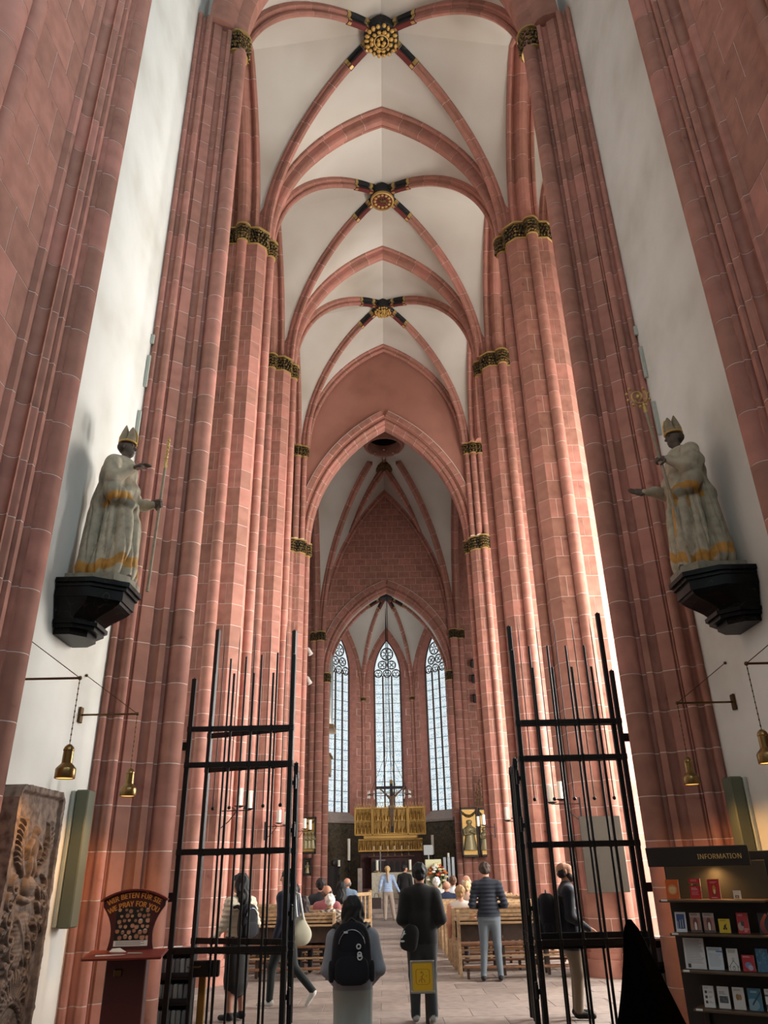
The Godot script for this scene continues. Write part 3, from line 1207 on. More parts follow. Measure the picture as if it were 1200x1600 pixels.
func build_crossing() -> void:
	for sgn in [-1.0, 1.0]:
		var side := "north" if sgn < 0 else "south"
		var p := nave_pier("clustered red sandstone pier carrying the crossing arch on the %s side" % side, sgn, 3.62, CROSSING_D + 0.35, 0.8, 12.45, stone_mats)
		shaft_cluster(p, [[sgn * 3.22, CROSSING_D - 0.16, 0.10], [sgn * 3.46, CROSSING_D - 0.26, 0.11], [sgn * 3.72, CROSSING_D - 0.22, 0.10]], 12.98, 16.5, 0.44, stone_mats, 0.47, 8)
	# wall over the crossing arch, seen under the third vault bay
	var w := structure("wall_crossing", "smooth pinkish plastered wall over the crossing arch")
	var poly := PackedVector2Array([Vector2(-4.2, 12.9), Vector2(-4.2, 17.0)])
	poly.append_array(pointed(3.4, 17.0, 22.4, 14, 17.0))
	poly.append_array(PackedVector2Array([Vector2(4.2, 17.0), Vector2(4.2, 12.9)]))
	var hole := pointed(3.24, 12.9, 18.4, 16, 12.9)
	for i in range(hole.size() - 1, -1, -1):
		poly.append(hole[i])
	var mb := MB.new()
	mb.extrude(poly, Transform3D(Basis.IDENTITY, Vector3(0, 0, -CROSSING_D)), -0.7, 0.0)
	part(w, "plaster", mb, m.pink_plaster)
	for sgn in [-1.0, 1.0]:
		var side := MB.new()
		side.box(Vector3(sgn * 6.9, 15.5, -CROSSING_D - 0.35), Vector3(5.4, 15.0, 0.6))  # unseen end wall, added to keep aisle light off the crossing
		part(w, "aisle_end", side, m.white_plaster)
	var t := fabric("crossing_arch", "pointed red sandstone crossing arch with white jointed voussoirs under the pink wall", "arch")
	var prof := PackedVector2Array([Vector2(-0.62, -0.28), Vector2(-0.62, 0.26), Vector2(-0.24, 0.30), Vector2(-0.17, 0.25), Vector2(-0.15, 0.18), Vector2(-0.08, 0.16), Vector2(-0.03, 0.18), Vector2(0.01, 0.13), Vector2(-0.01, 0.06), Vector2(-0.07, 0.02), Vector2(0.0, -0.05), Vector2(0.07, -0.03), Vector2(0.10, -0.07), Vector2(0.10, -0.27), Vector2(0.0, -0.29)])
	var seam := PackedVector2Array([Vector2(0.0, -0.305), Vector2(0.09, -0.305), Vector2(0.09, -0.283), Vector2(0.0, -0.283)])
	for sgn in [-1.0, 1.0]:
		var line := half_arch(Vector3(sgn * 3.24, 12.9, -CROSSING_D), Vector3(0, 18.42, -CROSSING_D), 20)
		rib(t, line, Vector3(0, 0, 1), prof, 0.55, 0.014, stone_mats)
		var jt := MB.new()
		jt.sweep(seam, arc_frames(line, Vector3(0, 0, 1), 0.0, line_length(line), 24))
		part(t, "joint_line", jt, m.mortar)
	var f := fabric("wall_arch", "slender red sandstone rib along the edge of the pink wall", "arch")
	for sgn in [-1.0, 1.0]:
		rib(f, half_arch(Vector3(sgn * 3.25, SPRING, -CROSSING_D + 0.1), Vector3(0, CROWN, -CROSSING_D + 0.1), 18), Vector3(0, 0, 1), profile(RIB, 1.1), 0.72, 0.012, stone_mats)

	# crossing vault with its open ring
	var v := fabric("crossing_vault", "shadowed white rib vault of the crossing with an open stone ring", "vault")
	var ring_d := 33.6
	var top := 21.75
	for sx in [-1.0, 1.0]:
		for d in [CROSSING_D + 0.7, CHANCEL_D - 0.15]:
			var foot := Vector3(sx * 3.5, 13.0, -d)
			var key := Vector3(0, top, -ring_d)
			var diag := half_arch(foot, key, 40)
			var wall := half_arch(Vector3(sx * 3.5, 13.0, -d), Vector3(0, 21.5, -d), 40)
			var side := half_arch(Vector3(sx * 3.75, 13.0, -d), Vector3(sx * 3.75, 21.0, -ring_d), 40)
			var inside: Vector3 = (Vector3(0, 14, -ring_d) - (diag[20] + wall[20]) * 0.5).normalized()
			part(v, "vault_web", ruled(wall, diag, inside, 0.02, key, 0.9, 28), m.vault_plaster)
			part(v, "vault_web", ruled(side, diag, inside, 0.02, key, 0.9, 28), m.vault_plaster)
			var cut := diag.slice(0, 36)
			var r := Node3D.new()
			r.name = "diagonal_rib"
			v.add_child(r, true)
			rib(r, cut, (diag[-1] - diag[0]).cross(Vector3.UP).normalized(), profile(RIB, 1.25), 0.9, 0.014, stone_mats)
			var r2 := Node3D.new()
			r2.name = "arcade_rib"
			v.add_child(r2, true)
			rib(r2, side, Vector3(1, 0, 0), profile(RIB, 1.5), 0.9, 0.014, stone_mats)
		# short ribs from the second boss to the east wall
		var r3 := Node3D.new()
		r3.name = "branch_rib"
		v.add_child(r3, true)
		var pts := []
		for i in 9:
			var u := i / 8.0
			pts.append(Vector3(sx * 2.05 * (1.0 - u), 18.95 + 2.45 * u + 0.28 * sin(u * PI), -(CHANCEL_D - 0.2) + u * 2.8))
		rib(r3, pts, (pts[-1] - pts[0]).cross(Vector3.UP).normalized(), profile(RIB, 1.2), 0.9, 0.014, stone_mats)
	var link := Node3D.new()
	link.name = "ridge_rib"
	v.add_child(link, true)
	rib(link, [Vector3(0, top, -ring_d - 1.0), Vector3(0, 21.8, -35.0), Vector3(0, 21.75, -35.8)], Vector3(1, 0, 0), profile(RIB, 1.1), 0.9, 0.014, stone_mats)
	var ring := MB.new()
	ring.lathe([Vector2(0.84, 0.25), Vector2(0.82, -0.24), Vector2(0.88, -0.36), Vector2(0.98, -0.36), Vector2(1.05, -0.24), Vector2(1.08, -0.12), Vector2(1.18, -0.02), Vector2(1.2, 0.25)], 32, Transform3D(Basis.IDENTITY, Vector3(0, top, -ring_d)))
	part(v, "open_ring", ring, stone_mats[1])
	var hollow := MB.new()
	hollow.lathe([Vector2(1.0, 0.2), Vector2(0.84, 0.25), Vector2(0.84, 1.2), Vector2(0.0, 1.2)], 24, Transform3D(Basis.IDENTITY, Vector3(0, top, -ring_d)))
	part(v, "ring_shaft", hollow, m.rib_black)  # closed black shell: its colour stands in for the darkness above the ring
	var b2 := MB.new()
	for i in 16:
		var a := TAU * i / 16
		b2.ball(Vector3(cos(a) * 0.38, 21.45, -35.9 + sin(a) * 0.38), Vector3(0.13, 0.2, 0.13), 4, 6)
	b2.lathe([Vector2(0, 21.3), Vector2(0.35, 21.32), Vector2(0.4, 21.9)], 16, Transform3D(Basis.IDENTITY, Vector3(0, 0, -35.9)))
	part(v, "boss", b2, m.capital_leaf)

	# east wall of the crossing with the chancel arch
	var e := structure("wall_chancel", "red ashlar wall over the chancel arch")
	var open := pointed(3.42, 10.9, 15.75, 16, -0.1)
	mb = MB.new()
	poly = PackedVector2Array([Vector2(-14.2, -0.1), Vector2(-14.2, 23), Vector2(14.2, 23), Vector2(14.2, -0.1)])
	for i in range(open.size() - 1, -1, -1):
		poly.append(open[i])
	mb.extrude(poly, Transform3D(Basis.IDENTITY, Vector3(0, 0, -CHANCEL_D)), -0.8, 0.0)
	part(e, "mortar", mb, m.mortar)
	var wt := Transform3D(Basis.IDENTITY, Vector3(0, 0, -CHANCEL_D))
	var upper := pointed(3.75, 12.9, 21.9, 14, 10.9)
	ashlar(e, wt, upper, [open], 0.62, 0.385, 0.011, stone_mats, Vector2(0.1, 0.0))
	for sgn in [-1.0, 1.0]:
		var x0 := 3.75 if sgn > 0 else -5.05
		ashlar(e, wt, PackedVector2Array([Vector2(x0, 3.0), Vector2(x0 + 1.3, 3.0), Vector2(x0 + 1.3, 14.5), Vector2(x0, 14.5)]), [], 0.62, 0.385, 0.011, stone_mats, Vector2(0.1, 0.0))
		var rest := MB.new()
		rest.box(Vector3(sgn * 9.6, 11.5, -CHANCEL_D + 0.02), Vector3(9.1, 23.0, 0.05))
		rest.box(Vector3(sgn * 4.67, 18.7, -CHANCEL_D + 0.015), Vector3(1.85, 8.4, 0.04))
		rest.box(Vector3(sgn * 4.67, 1.5, -CHANCEL_D + 0.015), Vector3(1.85, 3.0, 0.04))
		part(e, "rendered_wall", rest, stone_mats[0])
		var p := fabric("chancel_pier", "red sandstone shaft cluster beside the %s winged altar" % ("smaller" if sgn < 0 else "larger"), "pier")
		shaft_cluster(p, [[sgn * 3.52, CHANCEL_D - 0.32, 0.2], [sgn * 3.86, CHANCEL_D - 0.22, 0.16]], 0.5, 12.6, 0.46, stone_mats, 0.5, 10)
		shaft_cluster(p, [[sgn * 3.2, CHANCEL_D - 0.10, 0.17], [sgn * 3.3, CHANCEL_D + 0.35, 0.16]], 0.5, 10.45, 0.46, stone_mats, 0.5, 10)
		var base := MB.new()
		for s in [[3.52, 0.32, 0.27], [3.86, 0.22, 0.22], [3.2, 0.10, 0.23]]:
			base.lathe([Vector2(s[2] + 0.04, 0.0), Vector2(s[2] + 0.04, 0.28), Vector2(s[2], 0.34), Vector2(s[2] - 0.06, 0.5)], 12, Transform3D(Basis.IDENTITY, Vector3(sgn * s[0], 0, -CHANCEL_D + s[1])))
		part(p, "base", base, stone_mats[0])
	var ca := fabric("chancel_arch", "pointed red sandstone chancel arch with white jointed voussoirs before the apse", "arch")
	for sgn in [-1.0, 1.0]:
		var line := half_arch(Vector3(sgn * 3.40, 10.9, -CHANCEL_D), Vector3(0, 15.75, -CHANCEL_D), 20)
		rib(ca, line, Vector3(0, 0, 1), prof, 0.62, 0.012, stone_mats)
		var jt := MB.new()
		jt.sweep(seam, arc_frames(line, Vector3(0, 0, 1), 0.0, line_length(line), 24))
		part(ca, "joint_line", jt, m.mortar)
		var cw := Node3D.new()
		cw.name = "wall_rib"
		v.add_child(cw, true)
		rib(cw, half_arch(Vector3(sgn * 3.55, 13.0, -CHANCEL_D + 0.12), Vector3(0, 21.6, -CHANCEL_D + 0.12), 18), Vector3(0, 0, 1), profile(RIB, 1.3), 0.8, 0.016, stone_mats)

	# transept arms: walls, ceiling, end windows
	var tw := structure("wall_transept", "white plastered walls of the transept arms")
	mb = MB.new()
	for sgn in [-1.0, 1.0]:
		var tt := Transform3D(Basis(Vector3.UP, -sgn * PI / 2), Vector3(sgn * 14.0, 0, -32.5))
		for q in [-1.0, 1.0]:
			mb.extrude(PackedVector2Array([Vector2(0, 0), Vector2(q * 6.6, 0), Vector2(q * 6.6, 23), Vector2(0, 23), Vector2(0, 15.0), Vector2(q * 2.6, 15.0), Vector2(q * 2.6, 4.2), Vector2(0, 4.2)]), tt, -0.5, 0.0)
		mb.box(Vector3(sgn * 11.8, 11.5, -CROSSING_D), Vector3(4.6, 23, 0.5))
		mb.box(Vector3(sgn * 9.0, 21.9, -32.5), Vector3(10.2, 0.2, 12.6))
		lit_window(Transform3D(tt.basis, Vector3(sgn * 14.15, 4.3, -32.5)), 5.0, 10.6, 0.0)
	part(tw, "plaster", mb, m.white_plaster)


func build_chancel() -> void:
	# side walls, three window facets, vault
	var s := structure("wall_choir", "red sandstone side walls of the chancel")
	var mb := MB.new()
	for sgn in [-1.0, 1.0]:
		var tt := Transform3D(Basis(Vector3.UP, -sgn * PI / 2), Vector3(sgn * 3.95, 0, -42.6))
		for q in [-1.0, 1.0]:
			mb.extrude(PackedVector2Array([Vector2(0, 0), Vector2(q * 3.3, 0), Vector2(q * 3.3, 18), Vector2(0, 18), Vector2(0, 13.7), Vector2(q * 0.85, 13.7), Vector2(q * 0.85, 5.3), Vector2(0, 5.3)]), tt, -0.6, 0.0)
		lit_window(Transform3D(tt.basis, Vector3(sgn * 4.2, 5.4, -42.6)), 1.6, 8.2, 0.0)  # unseen side window, added to give the apse more light
	part(s, "masonry", mb, stone_mats[0])
	var fl := structure("floor_chancel", "raised stone floor of the chancel with its steps")
	for k in 4:
		mb = MB.new()
		mb.bevel_box(Vector3(0, 0.075 + k * 0.15, -(32.6 + 0.42 * k) - 8.0), Vector3(9.0 - k * 0.01, 0.15, 16.0), 0.012)
		part(fl, "step", mb, m.floor_slab_0 if k % 2 else m.floor_slab_2)
	var spots := [Vector3(-1.6, 0, -APSE_D), Vector3(1.6, 0, -APSE_D), Vector3(3.9, 0, -45.7), Vector3(-3.9, 0, -45.7)]
	var facets := [["east", spots[0], spots[1]], ["south", spots[1], spots[2]], ["north", spots[3], spots[0]]]
	var v := fabric("apse_vault", "white apse vault with dark striped ribs over the three tall windows", "vault")
	var key := Vector3(0, 16.9, -43.8)
	var n := 14
	for f in facets:
		var a: Vector3 = f[1]
		var b: Vector3 = f[2]
		var ux := (b - a).normalized()
		var nn := Vector3(-ux.z, 0, ux.x)
		if nn.dot(Vector3(0, 0, -42) - a) < 0:
			nn = -nn
		var c := (a + b) * 0.5
		var t := Transform3D(Basis(ux, Vector3.UP, ux.cross(Vector3.UP)), c)
		var out := 1.0 if t.basis.z.dot(nn) > 0 else -1.0
		if out < 0:
			ux = -ux
			t = Transform3D(Basis(ux, Vector3.UP, ux.cross(Vector3.UP)), c)
		var half := a.distance_to(b) / 2
		var w := structure("wall_apse", "red ashlar apse wall round the %s window" % f[0])
		var opening := pointed(1.12, 13.0, 15.85, 10, 4.3)
		mb = MB.new()
		for q in [-1.0, 1.0]:
			var poly := PackedVector2Array([Vector2(0, 0), Vector2(q * half, 0), Vector2(q * half, 18), Vector2(0, 18)])
			var hp := []
			for p in opening:
				if p.x * q >= -1e-4:
					hp.append(p)
			hp.sort_custom(func(x, y): return x.y > y.y)
			for p in hp:
				poly.append(p)
			poly.append(Vector2(0, 4.3))
			mb.extrude(poly, t, -0.9, 0.0)
		part(w, "mortar", mb, m.mortar)
		var region := PackedVector2Array([Vector2(-half, 4.3), Vector2(half, 4.3), Vector2(half, 16.2), Vector2(-half, 16.2)])
		ashlar(w, t, region, [opening], 0.56, 0.40, 0.012, stone_mats)
		var low := MB.new()
		low.box(Vector3(0, 2.15, 0.02), Vector3(half * 2, 4.3, 0.06), t)
		part(w, "mural", low, m.mural)
		# splayed reveal
		var inner := pointed(0.86, 13.0, 15.35, 10, 4.75)
		var rv := MB.new()
		for i in opening.size() - 1:
			var p0 := t * Vector3(opening[i].x, opening[i].y, 0.005)
			var p1 := t * Vector3(opening[i + 1].x, opening[i + 1].y, 0.005)
			var q0 := t * Vector3(inner[i].x, inner[i].y, -0.42)
			var q1 := t * Vector3(inner[i + 1].x, inner[i + 1].y, -0.42)
			var fn := (p1 - p0).cross(q0 - p0).normalized()
			var toward := t * Vector3(0, 9, 0.5) - p0
			rv.quad(p0, p1, q1, q0, fn if fn.dot(toward) > 0 else -fn)
		part(w, "splay", rv, stone_mats[2])
		var sill := MB.new()
		sill.quad(t * Vector3(-1.2, 4.25, 0.12), t * Vector3(1.2, 4.25, 0.12), t * Vector3(0.86, 4.78, -0.42), t * Vector3(-0.86, 4.78, -0.42), (t.basis * Vector3(0, 0.7, 0.7)).normalized())
		sill.box(Vector3(0, 4.2, 0.06), Vector3(2.5, 0.12, 0.14), t)
		part(w, "sill", sill, m.floor_slab_2)
		apse_window(f[0], t)
		# vault cells
		var apex := t * Vector3(0, 16.05, 0.02)
		for q in [-1.0, 1.0]:
			var foot := t * Vector3(q * half, 11.5, 0.05)
			var rb := half_arch(foot, key, n)
			var wr := half_arch(foot, apex, n)
			part(v, "vault_web", ruled(wr, rb, (Vector3(0, 10, -44) - foot).normalized(), 0.0), m.vault_plaster)
			var hood := Node3D.new()
			hood.name = "wall_rib"
			v.add_child(hood, true)
			rib(hood, wr, t.basis.z, profile(RIB, 0.8), 0.8, 0.014, stone_mats)
	for p in spots:
		var r := Node3D.new()
		r.name = "apse_rib"
		v.add_child(r, true)
		var pts := half_arch(Vector3(p.x * 0.985, 11.5, p.z + 0.06), key, n)
		rib(r, pts, (pts[-1] - pts[0]).cross(Vector3.UP).normalized(), profile(RIB, 0.9), 0.7, 0.014, stone_mats, "voussoir", 2)
		var sh := fabric("wall_shaft", "slender red sandstone shaft %s the %s apse window" % ["before" if absf(p.x) > 2.0 else "between the east and", "north" if p.x < 0 else "south"], "shaft")
		shaft_cluster(sh, [[p.x * 0.97, -(p.z + 0.08), 0.09]], 0.6, 11.3, 0.8, stone_mats, 0.25, 8)
	# cell between the first pair of ribs and the chancel arch
	for q in [-1.0, 1.0]:
		var rb := half_arch(Vector3(q * 3.85, 11.5, -45.6), key, n)
		var ar := half_arch(Vector3(q * 3.7, 10.9, -CHANCEL_D - 0.7), Vector3(0, 16.2, -CHANCEL_D - 0.7), n)
		part(v, "vault_web", ruled(ar, rb, Vector3(-q, -0.5, 0).normalized(), 0.0), m.vault_plaster)
	var bs := MB.new()
	bs.lathe([Vector2(0, -0.3), Vector2(0.4, -0.26), Vector2(0.45, 0.1)], 20, Transform3D(Basis.IDENTITY, key))
	part(v, "boss", bs, m.rib_black)


func apse_window(which: String, t: Transform3D) -> void:
	var o := structure("window", "tall pale leaded glass window of the apse, on its %s side" % which)
	o.set_meta("category", "window")
	var z := -0.44
	var frame := MB.new()
	var half := 0.86
	var y0 := 4.75
	var y1 := 13.0
	# stone mullions
	for x in [-half + 0.03, -half / 3, half / 3, half - 0.03]:
		var mu := MB.new()
		mu.bevel_box(Vector3(x, (y0 + y1) / 2, z), Vector3(0.10, y1 - y0, 0.16), 0.02, t)
		part(o, "mullion", mu, m.tracery_stone)
	# saddle bars between the rows of panels
	var rows := 14
	for k in rows + 1:
		var y := lerpf(y0, y1, float(k) / rows)
		var bar := MB.new()
		bar.box(Vector3(0, y, z + 0.01), Vector3(half * 2, 0.025, 0.03), t)
		part(o, "saddle_bar", bar, m.window_lead)
	for k in rows:
		for i in 3:
			var mb := MB.new()
			var x0 := -half + i * half * 2 / 3
			var x1 := x0 + half * 2 / 3
			var ya := lerpf(y0, y1, float(k) / rows)
			var yb := lerpf(y0, y1, float(k + 1) / rows)
			var nz := t.basis.z
			mb.quad(t * Vector3(x0, ya, z), t * Vector3(x1, ya, z), t * Vector3(x1, yb, z), t * Vector3(x0, yb, z), nz)
			mb.quad(t * Vector3(x0, ya, z - 0.01), t * Vector3(x1, ya, z - 0.01), t * Vector3(x1, yb, z - 0.01), t * Vector3(x0, yb, z - 0.01), -nz)
			part(o, "pane", mb, m["apse_glass_%d" % ((k * 3 + i * 5 + which.length()) % 4)])
	# tracery: glass head, circles and foils of stone
	var head := MB.new()
	var poly := pointed(half, y1, 15.35, 10, y1)
	head.extrude(poly, t, z - 0.02, z)
	part(o, "pane", head, m.apse_glass_0)
	var hoop := func(c: Vector2, r: float, th: float) -> void:
		var pts := []
		for i in 17:
			pts.append(t * Vector3(c.x + cos(TAU * i / 16) * r, c.y + sin(TAU * i / 16) * r, z + 0.02))
		var mb := MB.new()
		mb.tube(pts, th, 6, false)
		part(o, "tracery", mb, m.tracery_stone)
	for x in [-0.573, 0.0, 0.573]:
		hoop.call(Vector2(x, 13.15), 0.25, 0.035)
		for g in 3:
			hoop.call(Vector2(x + cos(PI / 2 + TAU * g / 3) * 0.10, 13.15 + sin(PI / 2 + TAU * g / 3) * 0.10), 0.10, 0.018)
	for x in [-0.30, 0.30]:
		hoop.call(Vector2(x, 13.70), 0.27, 0.035)
		for g in 4:
			hoop.call(Vector2(x + cos(TAU * g / 4) * 0.12, 13.70 + sin(TAU * g / 4) * 0.12), 0.11, 0.018)
	hoop.call(Vector2(0, 14.42), 0.40, 0.04)
	for g in 6:
		hoop.call(Vector2(cos(TAU * g / 6) * 0.22, 14.42 + sin(TAU * g / 6) * 0.22), 0.14, 0.02)
	var edge := MB.new()
	var pts := []
	for p in poly:
		pts.append(t * Vector3(p.x, p.y, z + 0.02))
	edge.tube(pts, 0.05, 6, false)
	part(o, "tracery", edge, m.tracery_stone)


# ---------------------------------------------------------------- soft bodies: tapered capsules joined by a smooth minimum, meshed as surface nets
class Blob:
	var bones := []

	func add(a: Vector3, b: Vector3, ra: float, rb: float, color: Color, k := 0.04, flat := 1.0, ripple := 0.0, pitch := 0.05) -> void:
		bones.append([a, b, ra, rb, color, k, flat, ripple, pitch])

	func chain(pts: Array, radii: Array, color: Color, k := 0.012) -> void:
		for i in pts.size() - 1:
			add(pts[i], pts[i + 1], radii[i], radii[i + 1], color, k)

	# shade: optional function of position and colour -> Color ; push: optional function of position -> float added to the field
	func into(mb: MB, cell: float, shade = null, push = null) -> void:
		var lo := Vector3.INF
		var hi := -Vector3.INF
		for b in bones:
			var r: float = maxf(b[2], b[3]) * maxf(1.0, b[6]) + b[5] + cell * 3.0
			lo = lo.min(b[0] - Vector3.ONE * r).min(b[1] - Vector3.ONE * r)
			hi = hi.max(b[0] + Vector3.ONE * r).max(b[1] + Vector3.ONE * r)
		var nx := int((hi.x - lo.x) / cell) + 2
		var ny := int((hi.y - lo.y) / cell) + 2
		var nz := int((hi.z - lo.z) / cell) + 2
		var sy := nx
		var sz := nx * ny
		var f := PackedFloat32Array()
		f.resize(nx * ny * nz)
		f.fill(9.0)
		var near := PackedFloat32Array()
		near.resize(f.size())
		near.fill(9.0)
		var own := PackedByteArray()
		own.resize(f.size())
		for bi in bones.size():
			var b: Array = bones[bi]
			var fl: float = b[6]
			var a: Vector3 = b[0]
			var c: Vector3 = b[1]
			var ra: float = b[2]
			var rb: float = b[3]
			var k: float = b[5]
			var rip: float = b[7]
			var pitch: float = b[8]
			var pad := maxf(ra, rb) + k + cell * 2.5 + absf(rip)
			var pv := Vector3(pad, pad, pad * maxf(1.0, fl))
			var p0 := ((a.min(c) - pv - lo) / cell).floor()
			var p1 := ((a.max(c) + pv - lo) / cell).ceil()
			var x0 := maxi(0, int(p0.x))
			var x1 := mini(nx - 1, int(p1.x))
			var y0 := maxi(0, int(p0.y))
			var y1 := mini(ny - 1, int(p1.y))
			var z0 := maxi(0, int(p0.z))
			var z1 := mini(nz - 1, int(p1.z))
			var inv := 1.0 / fl
			var sc := minf(1.0, fl)
			var as_ := Vector3(a.x, a.y, a.z * inv)
			var d := Vector3(c.x, c.y, c.z * inv) - as_
			var dd := maxf(d.length_squared(), 1e-9)
			var dr := rb - ra
			for z in range(z0, z1 + 1):
				var pz := (lo.z + z * cell) * inv - as_.z
				for y in range(y0, y1 + 1):
					var py := lo.y + y * cell - as_.y
					var wave := rip * sin((py + as_.y) * TAU / pitch) if rip != 0.0 else 0.0
					var i := z * sz + y * sy + x0
					var part_t := py * d.y + pz * d.z
					for x in range(x0, x1 + 1):
						var px := lo.x + x * cell - as_.x
						var t := clampf((px * d.x + part_t) / dd, 0.0, 1.0)
						var qx := px - d.x * t
						var qy := py - d.y * t
						var qz := pz - d.z * t
						var dist := (sqrt(qx * qx + qy * qy + qz * qz) - ra - dr * t) * sc - wave
						if dist < near[i]:
							near[i] = dist
							own[i] = bi
						var o := f[i]
						var h := k - absf(o - dist)
						if h > 0.0:
							f[i] = minf(o, dist) - h * h * 0.25 / k
						elif dist < o:
							f[i] = dist
						i += 1
		if push != null:
			for z in nz:
				for y in ny:
					for x in nx:
						var i := z * sz + y * sy + x
						if absf(f[i]) < 0.08:
							f[i] += push.call(lo + Vector3(x, y, z) * cell)
		# surface nets
		var made := {}
		mb.tinted = true
		for z in nz - 1:
			for y in ny - 1:
				var i := z * sz + y * sy
				for x in nx - 1:
					var c0 := f[i]
					if c0 > 1.0:
						i += 1
						continue
					var c1 := f[i + 1]
					var c2 := f[i + sy]
					var c3 := f[i + sy + 1]
					var c4 := f[i + sz]
					var c5 := f[i + sz + 1]
					var c6 := f[i + sz + sy]
					var c7 := f[i + sz + sy + 1]
					var neg := int(c0 < 0.0) + int(c1 < 0.0) + int(c2 < 0.0) + int(c3 < 0.0) + int(c4 < 0.0) + int(c5 < 0.0) + int(c6 < 0.0) + int(c7 < 0.0)
					if neg > 0 and neg < 8:
						var s := Vector3.ZERO
						var n := 0
						var cs := [c0, c1, c2, c3, c4, c5, c6, c7]
						for e in EDGES:
							var u: float = cs[e[0]]
							var w: float = cs[e[1]]
							if (u < 0.0) != (w < 0.0):
								var t := u / (u - w)
								s += CORNERS[e[0]].lerp(CORNERS[e[1]], t)
								n += 1
						s /= n
						var g := Vector3((c1 - c0) + (c3 - c2) + (c5 - c4) + (c7 - c6), (c2 - c0) + (c3 - c1) + (c6 - c4) + (c7 - c5), (c4 - c0) + (c5 - c1) + (c6 - c2) + (c7 - c3))
						var p := lo + (Vector3(x, y, z) + s) * cell
						mb.tint = bones[own[i]][4]
						if shade != null:
							mb.tint = shade.call(p, mb.tint)
						made[i] = mb.vert(p, g.normalized())
					i += 1
		for i in made:
			var inside: bool = f[i] < 0.0
			var a: int = made[i]
			# quads round the three edges that leave this corner
			if i - sy - sz >= 0 and inside != (f[i + 1] < 0.0):
				quad_of(mb, made, i, i - sy, i - sy - sz, i - sz)
			if i - 1 - sz >= 0 and inside != (f[i + sy] < 0.0):
				quad_of(mb, made, i, i - 1, i - 1 - sz, i - sz)
			if i - 1 - sy >= 0 and inside != (f[i + sz] < 0.0):
				quad_of(mb, made, i, i - 1, i - 1 - sy, i - sy)
		mb.tint = Color.WHITE

	func quad_of(mb: MB, made: Dictionary, a: int, b: int, c: int, d: int) -> void:
		if made.has(b) and made.has(c) and made.has(d):
			mb.face(made[a], made[b], made[c])
			mb.face(made[a], made[c], made[d])

	const CORNERS := [Vector3(0, 0, 0), Vector3(1, 0, 0), Vector3(0, 1, 0), Vector3(1, 1, 0), Vector3(0, 0, 1), Vector3(1, 0, 1), Vector3(0, 1, 1), Vector3(1, 1, 1)]
	const EDGES := [[0, 1], [2, 3], [4, 5], [6, 7], [0, 2], [1, 3], [4, 6], [5, 7], [0, 4], [1, 5], [2, 6], [3, 7]]


func srgb(r: float, g: float, b: float) -> Color:
	return Color(r, g, b).srgb_to_linear()


# five fingers and a palm; dir points along the fingers, up is the back of the hand, curl bends the fingers towards the palm
func add_hand(b: Blob, at: Vector3, dir: Vector3, up: Vector3, side: float, curl: float, color: Color, k := 1.0) -> void:
	dir = dir.normalized()
	up = (up - dir * up.dot(dir)).normalized()
	var across := dir.cross(up) * side
	b.add(at, at + dir * 0.075 * k, 0.022 * k, 0.020 * k, color, 0.012)
	b.add(at + across * 0.02 * k, at + dir * 0.078 * k + across * 0.026 * k, 0.018 * k, 0.017 * k, color, 0.012)
	b.add(at - across * 0.02 * k, at + dir * 0.075 * k - across * 0.026 * k, 0.018 * k, 0.016 * k, color, 0.012)
	for i in 4:
		var s := (1.5 - i) * 0.0185 * k
		var l: float = [0.068, 0.078, 0.073, 0.055][i] * k
		var p := at + dir * 0.08 * k + across * s
		var pts := [p]
		var ang := 0.0
		for q in 3:
			ang += curl * [0.7, 1.0, 0.8][q]
			p += (dir * cos(ang) - up * sin(ang)) * l * [0.45, 0.32, 0.23][q]
			pts.append(p)
		b.chain(pts, [0.0095 * k, 0.009 * k, 0.0085 * k, 0.0075 * k], color, 0.004)
	var t0 := at + dir * 0.02 * k + across * 0.03 * k
	var t1 := t0 + (dir * 0.6 + across * 0.75 - up * 0.25).normalized() * 0.042 * k
	var t2 := t1 + (dir * 0.85 + across * 0.35 - up * 0.45 * (0.4 + curl)).normalized() * 0.032 * k
	b.chain([t0, t1, t2], [0.014 * k, 0.011 * k, 0.009 * k], color, 0.008)


# ---------------------------------------------------------------- wrought iron gates between the jambs
func bar(parent: Node, called: String, a: Vector3, b: Vector3, r: float, sides := 6) -> void:
	var mb := MB.new()
	mb.tube([a, b], r, sides)
	part(parent, called, mb, m.wrought_iron)


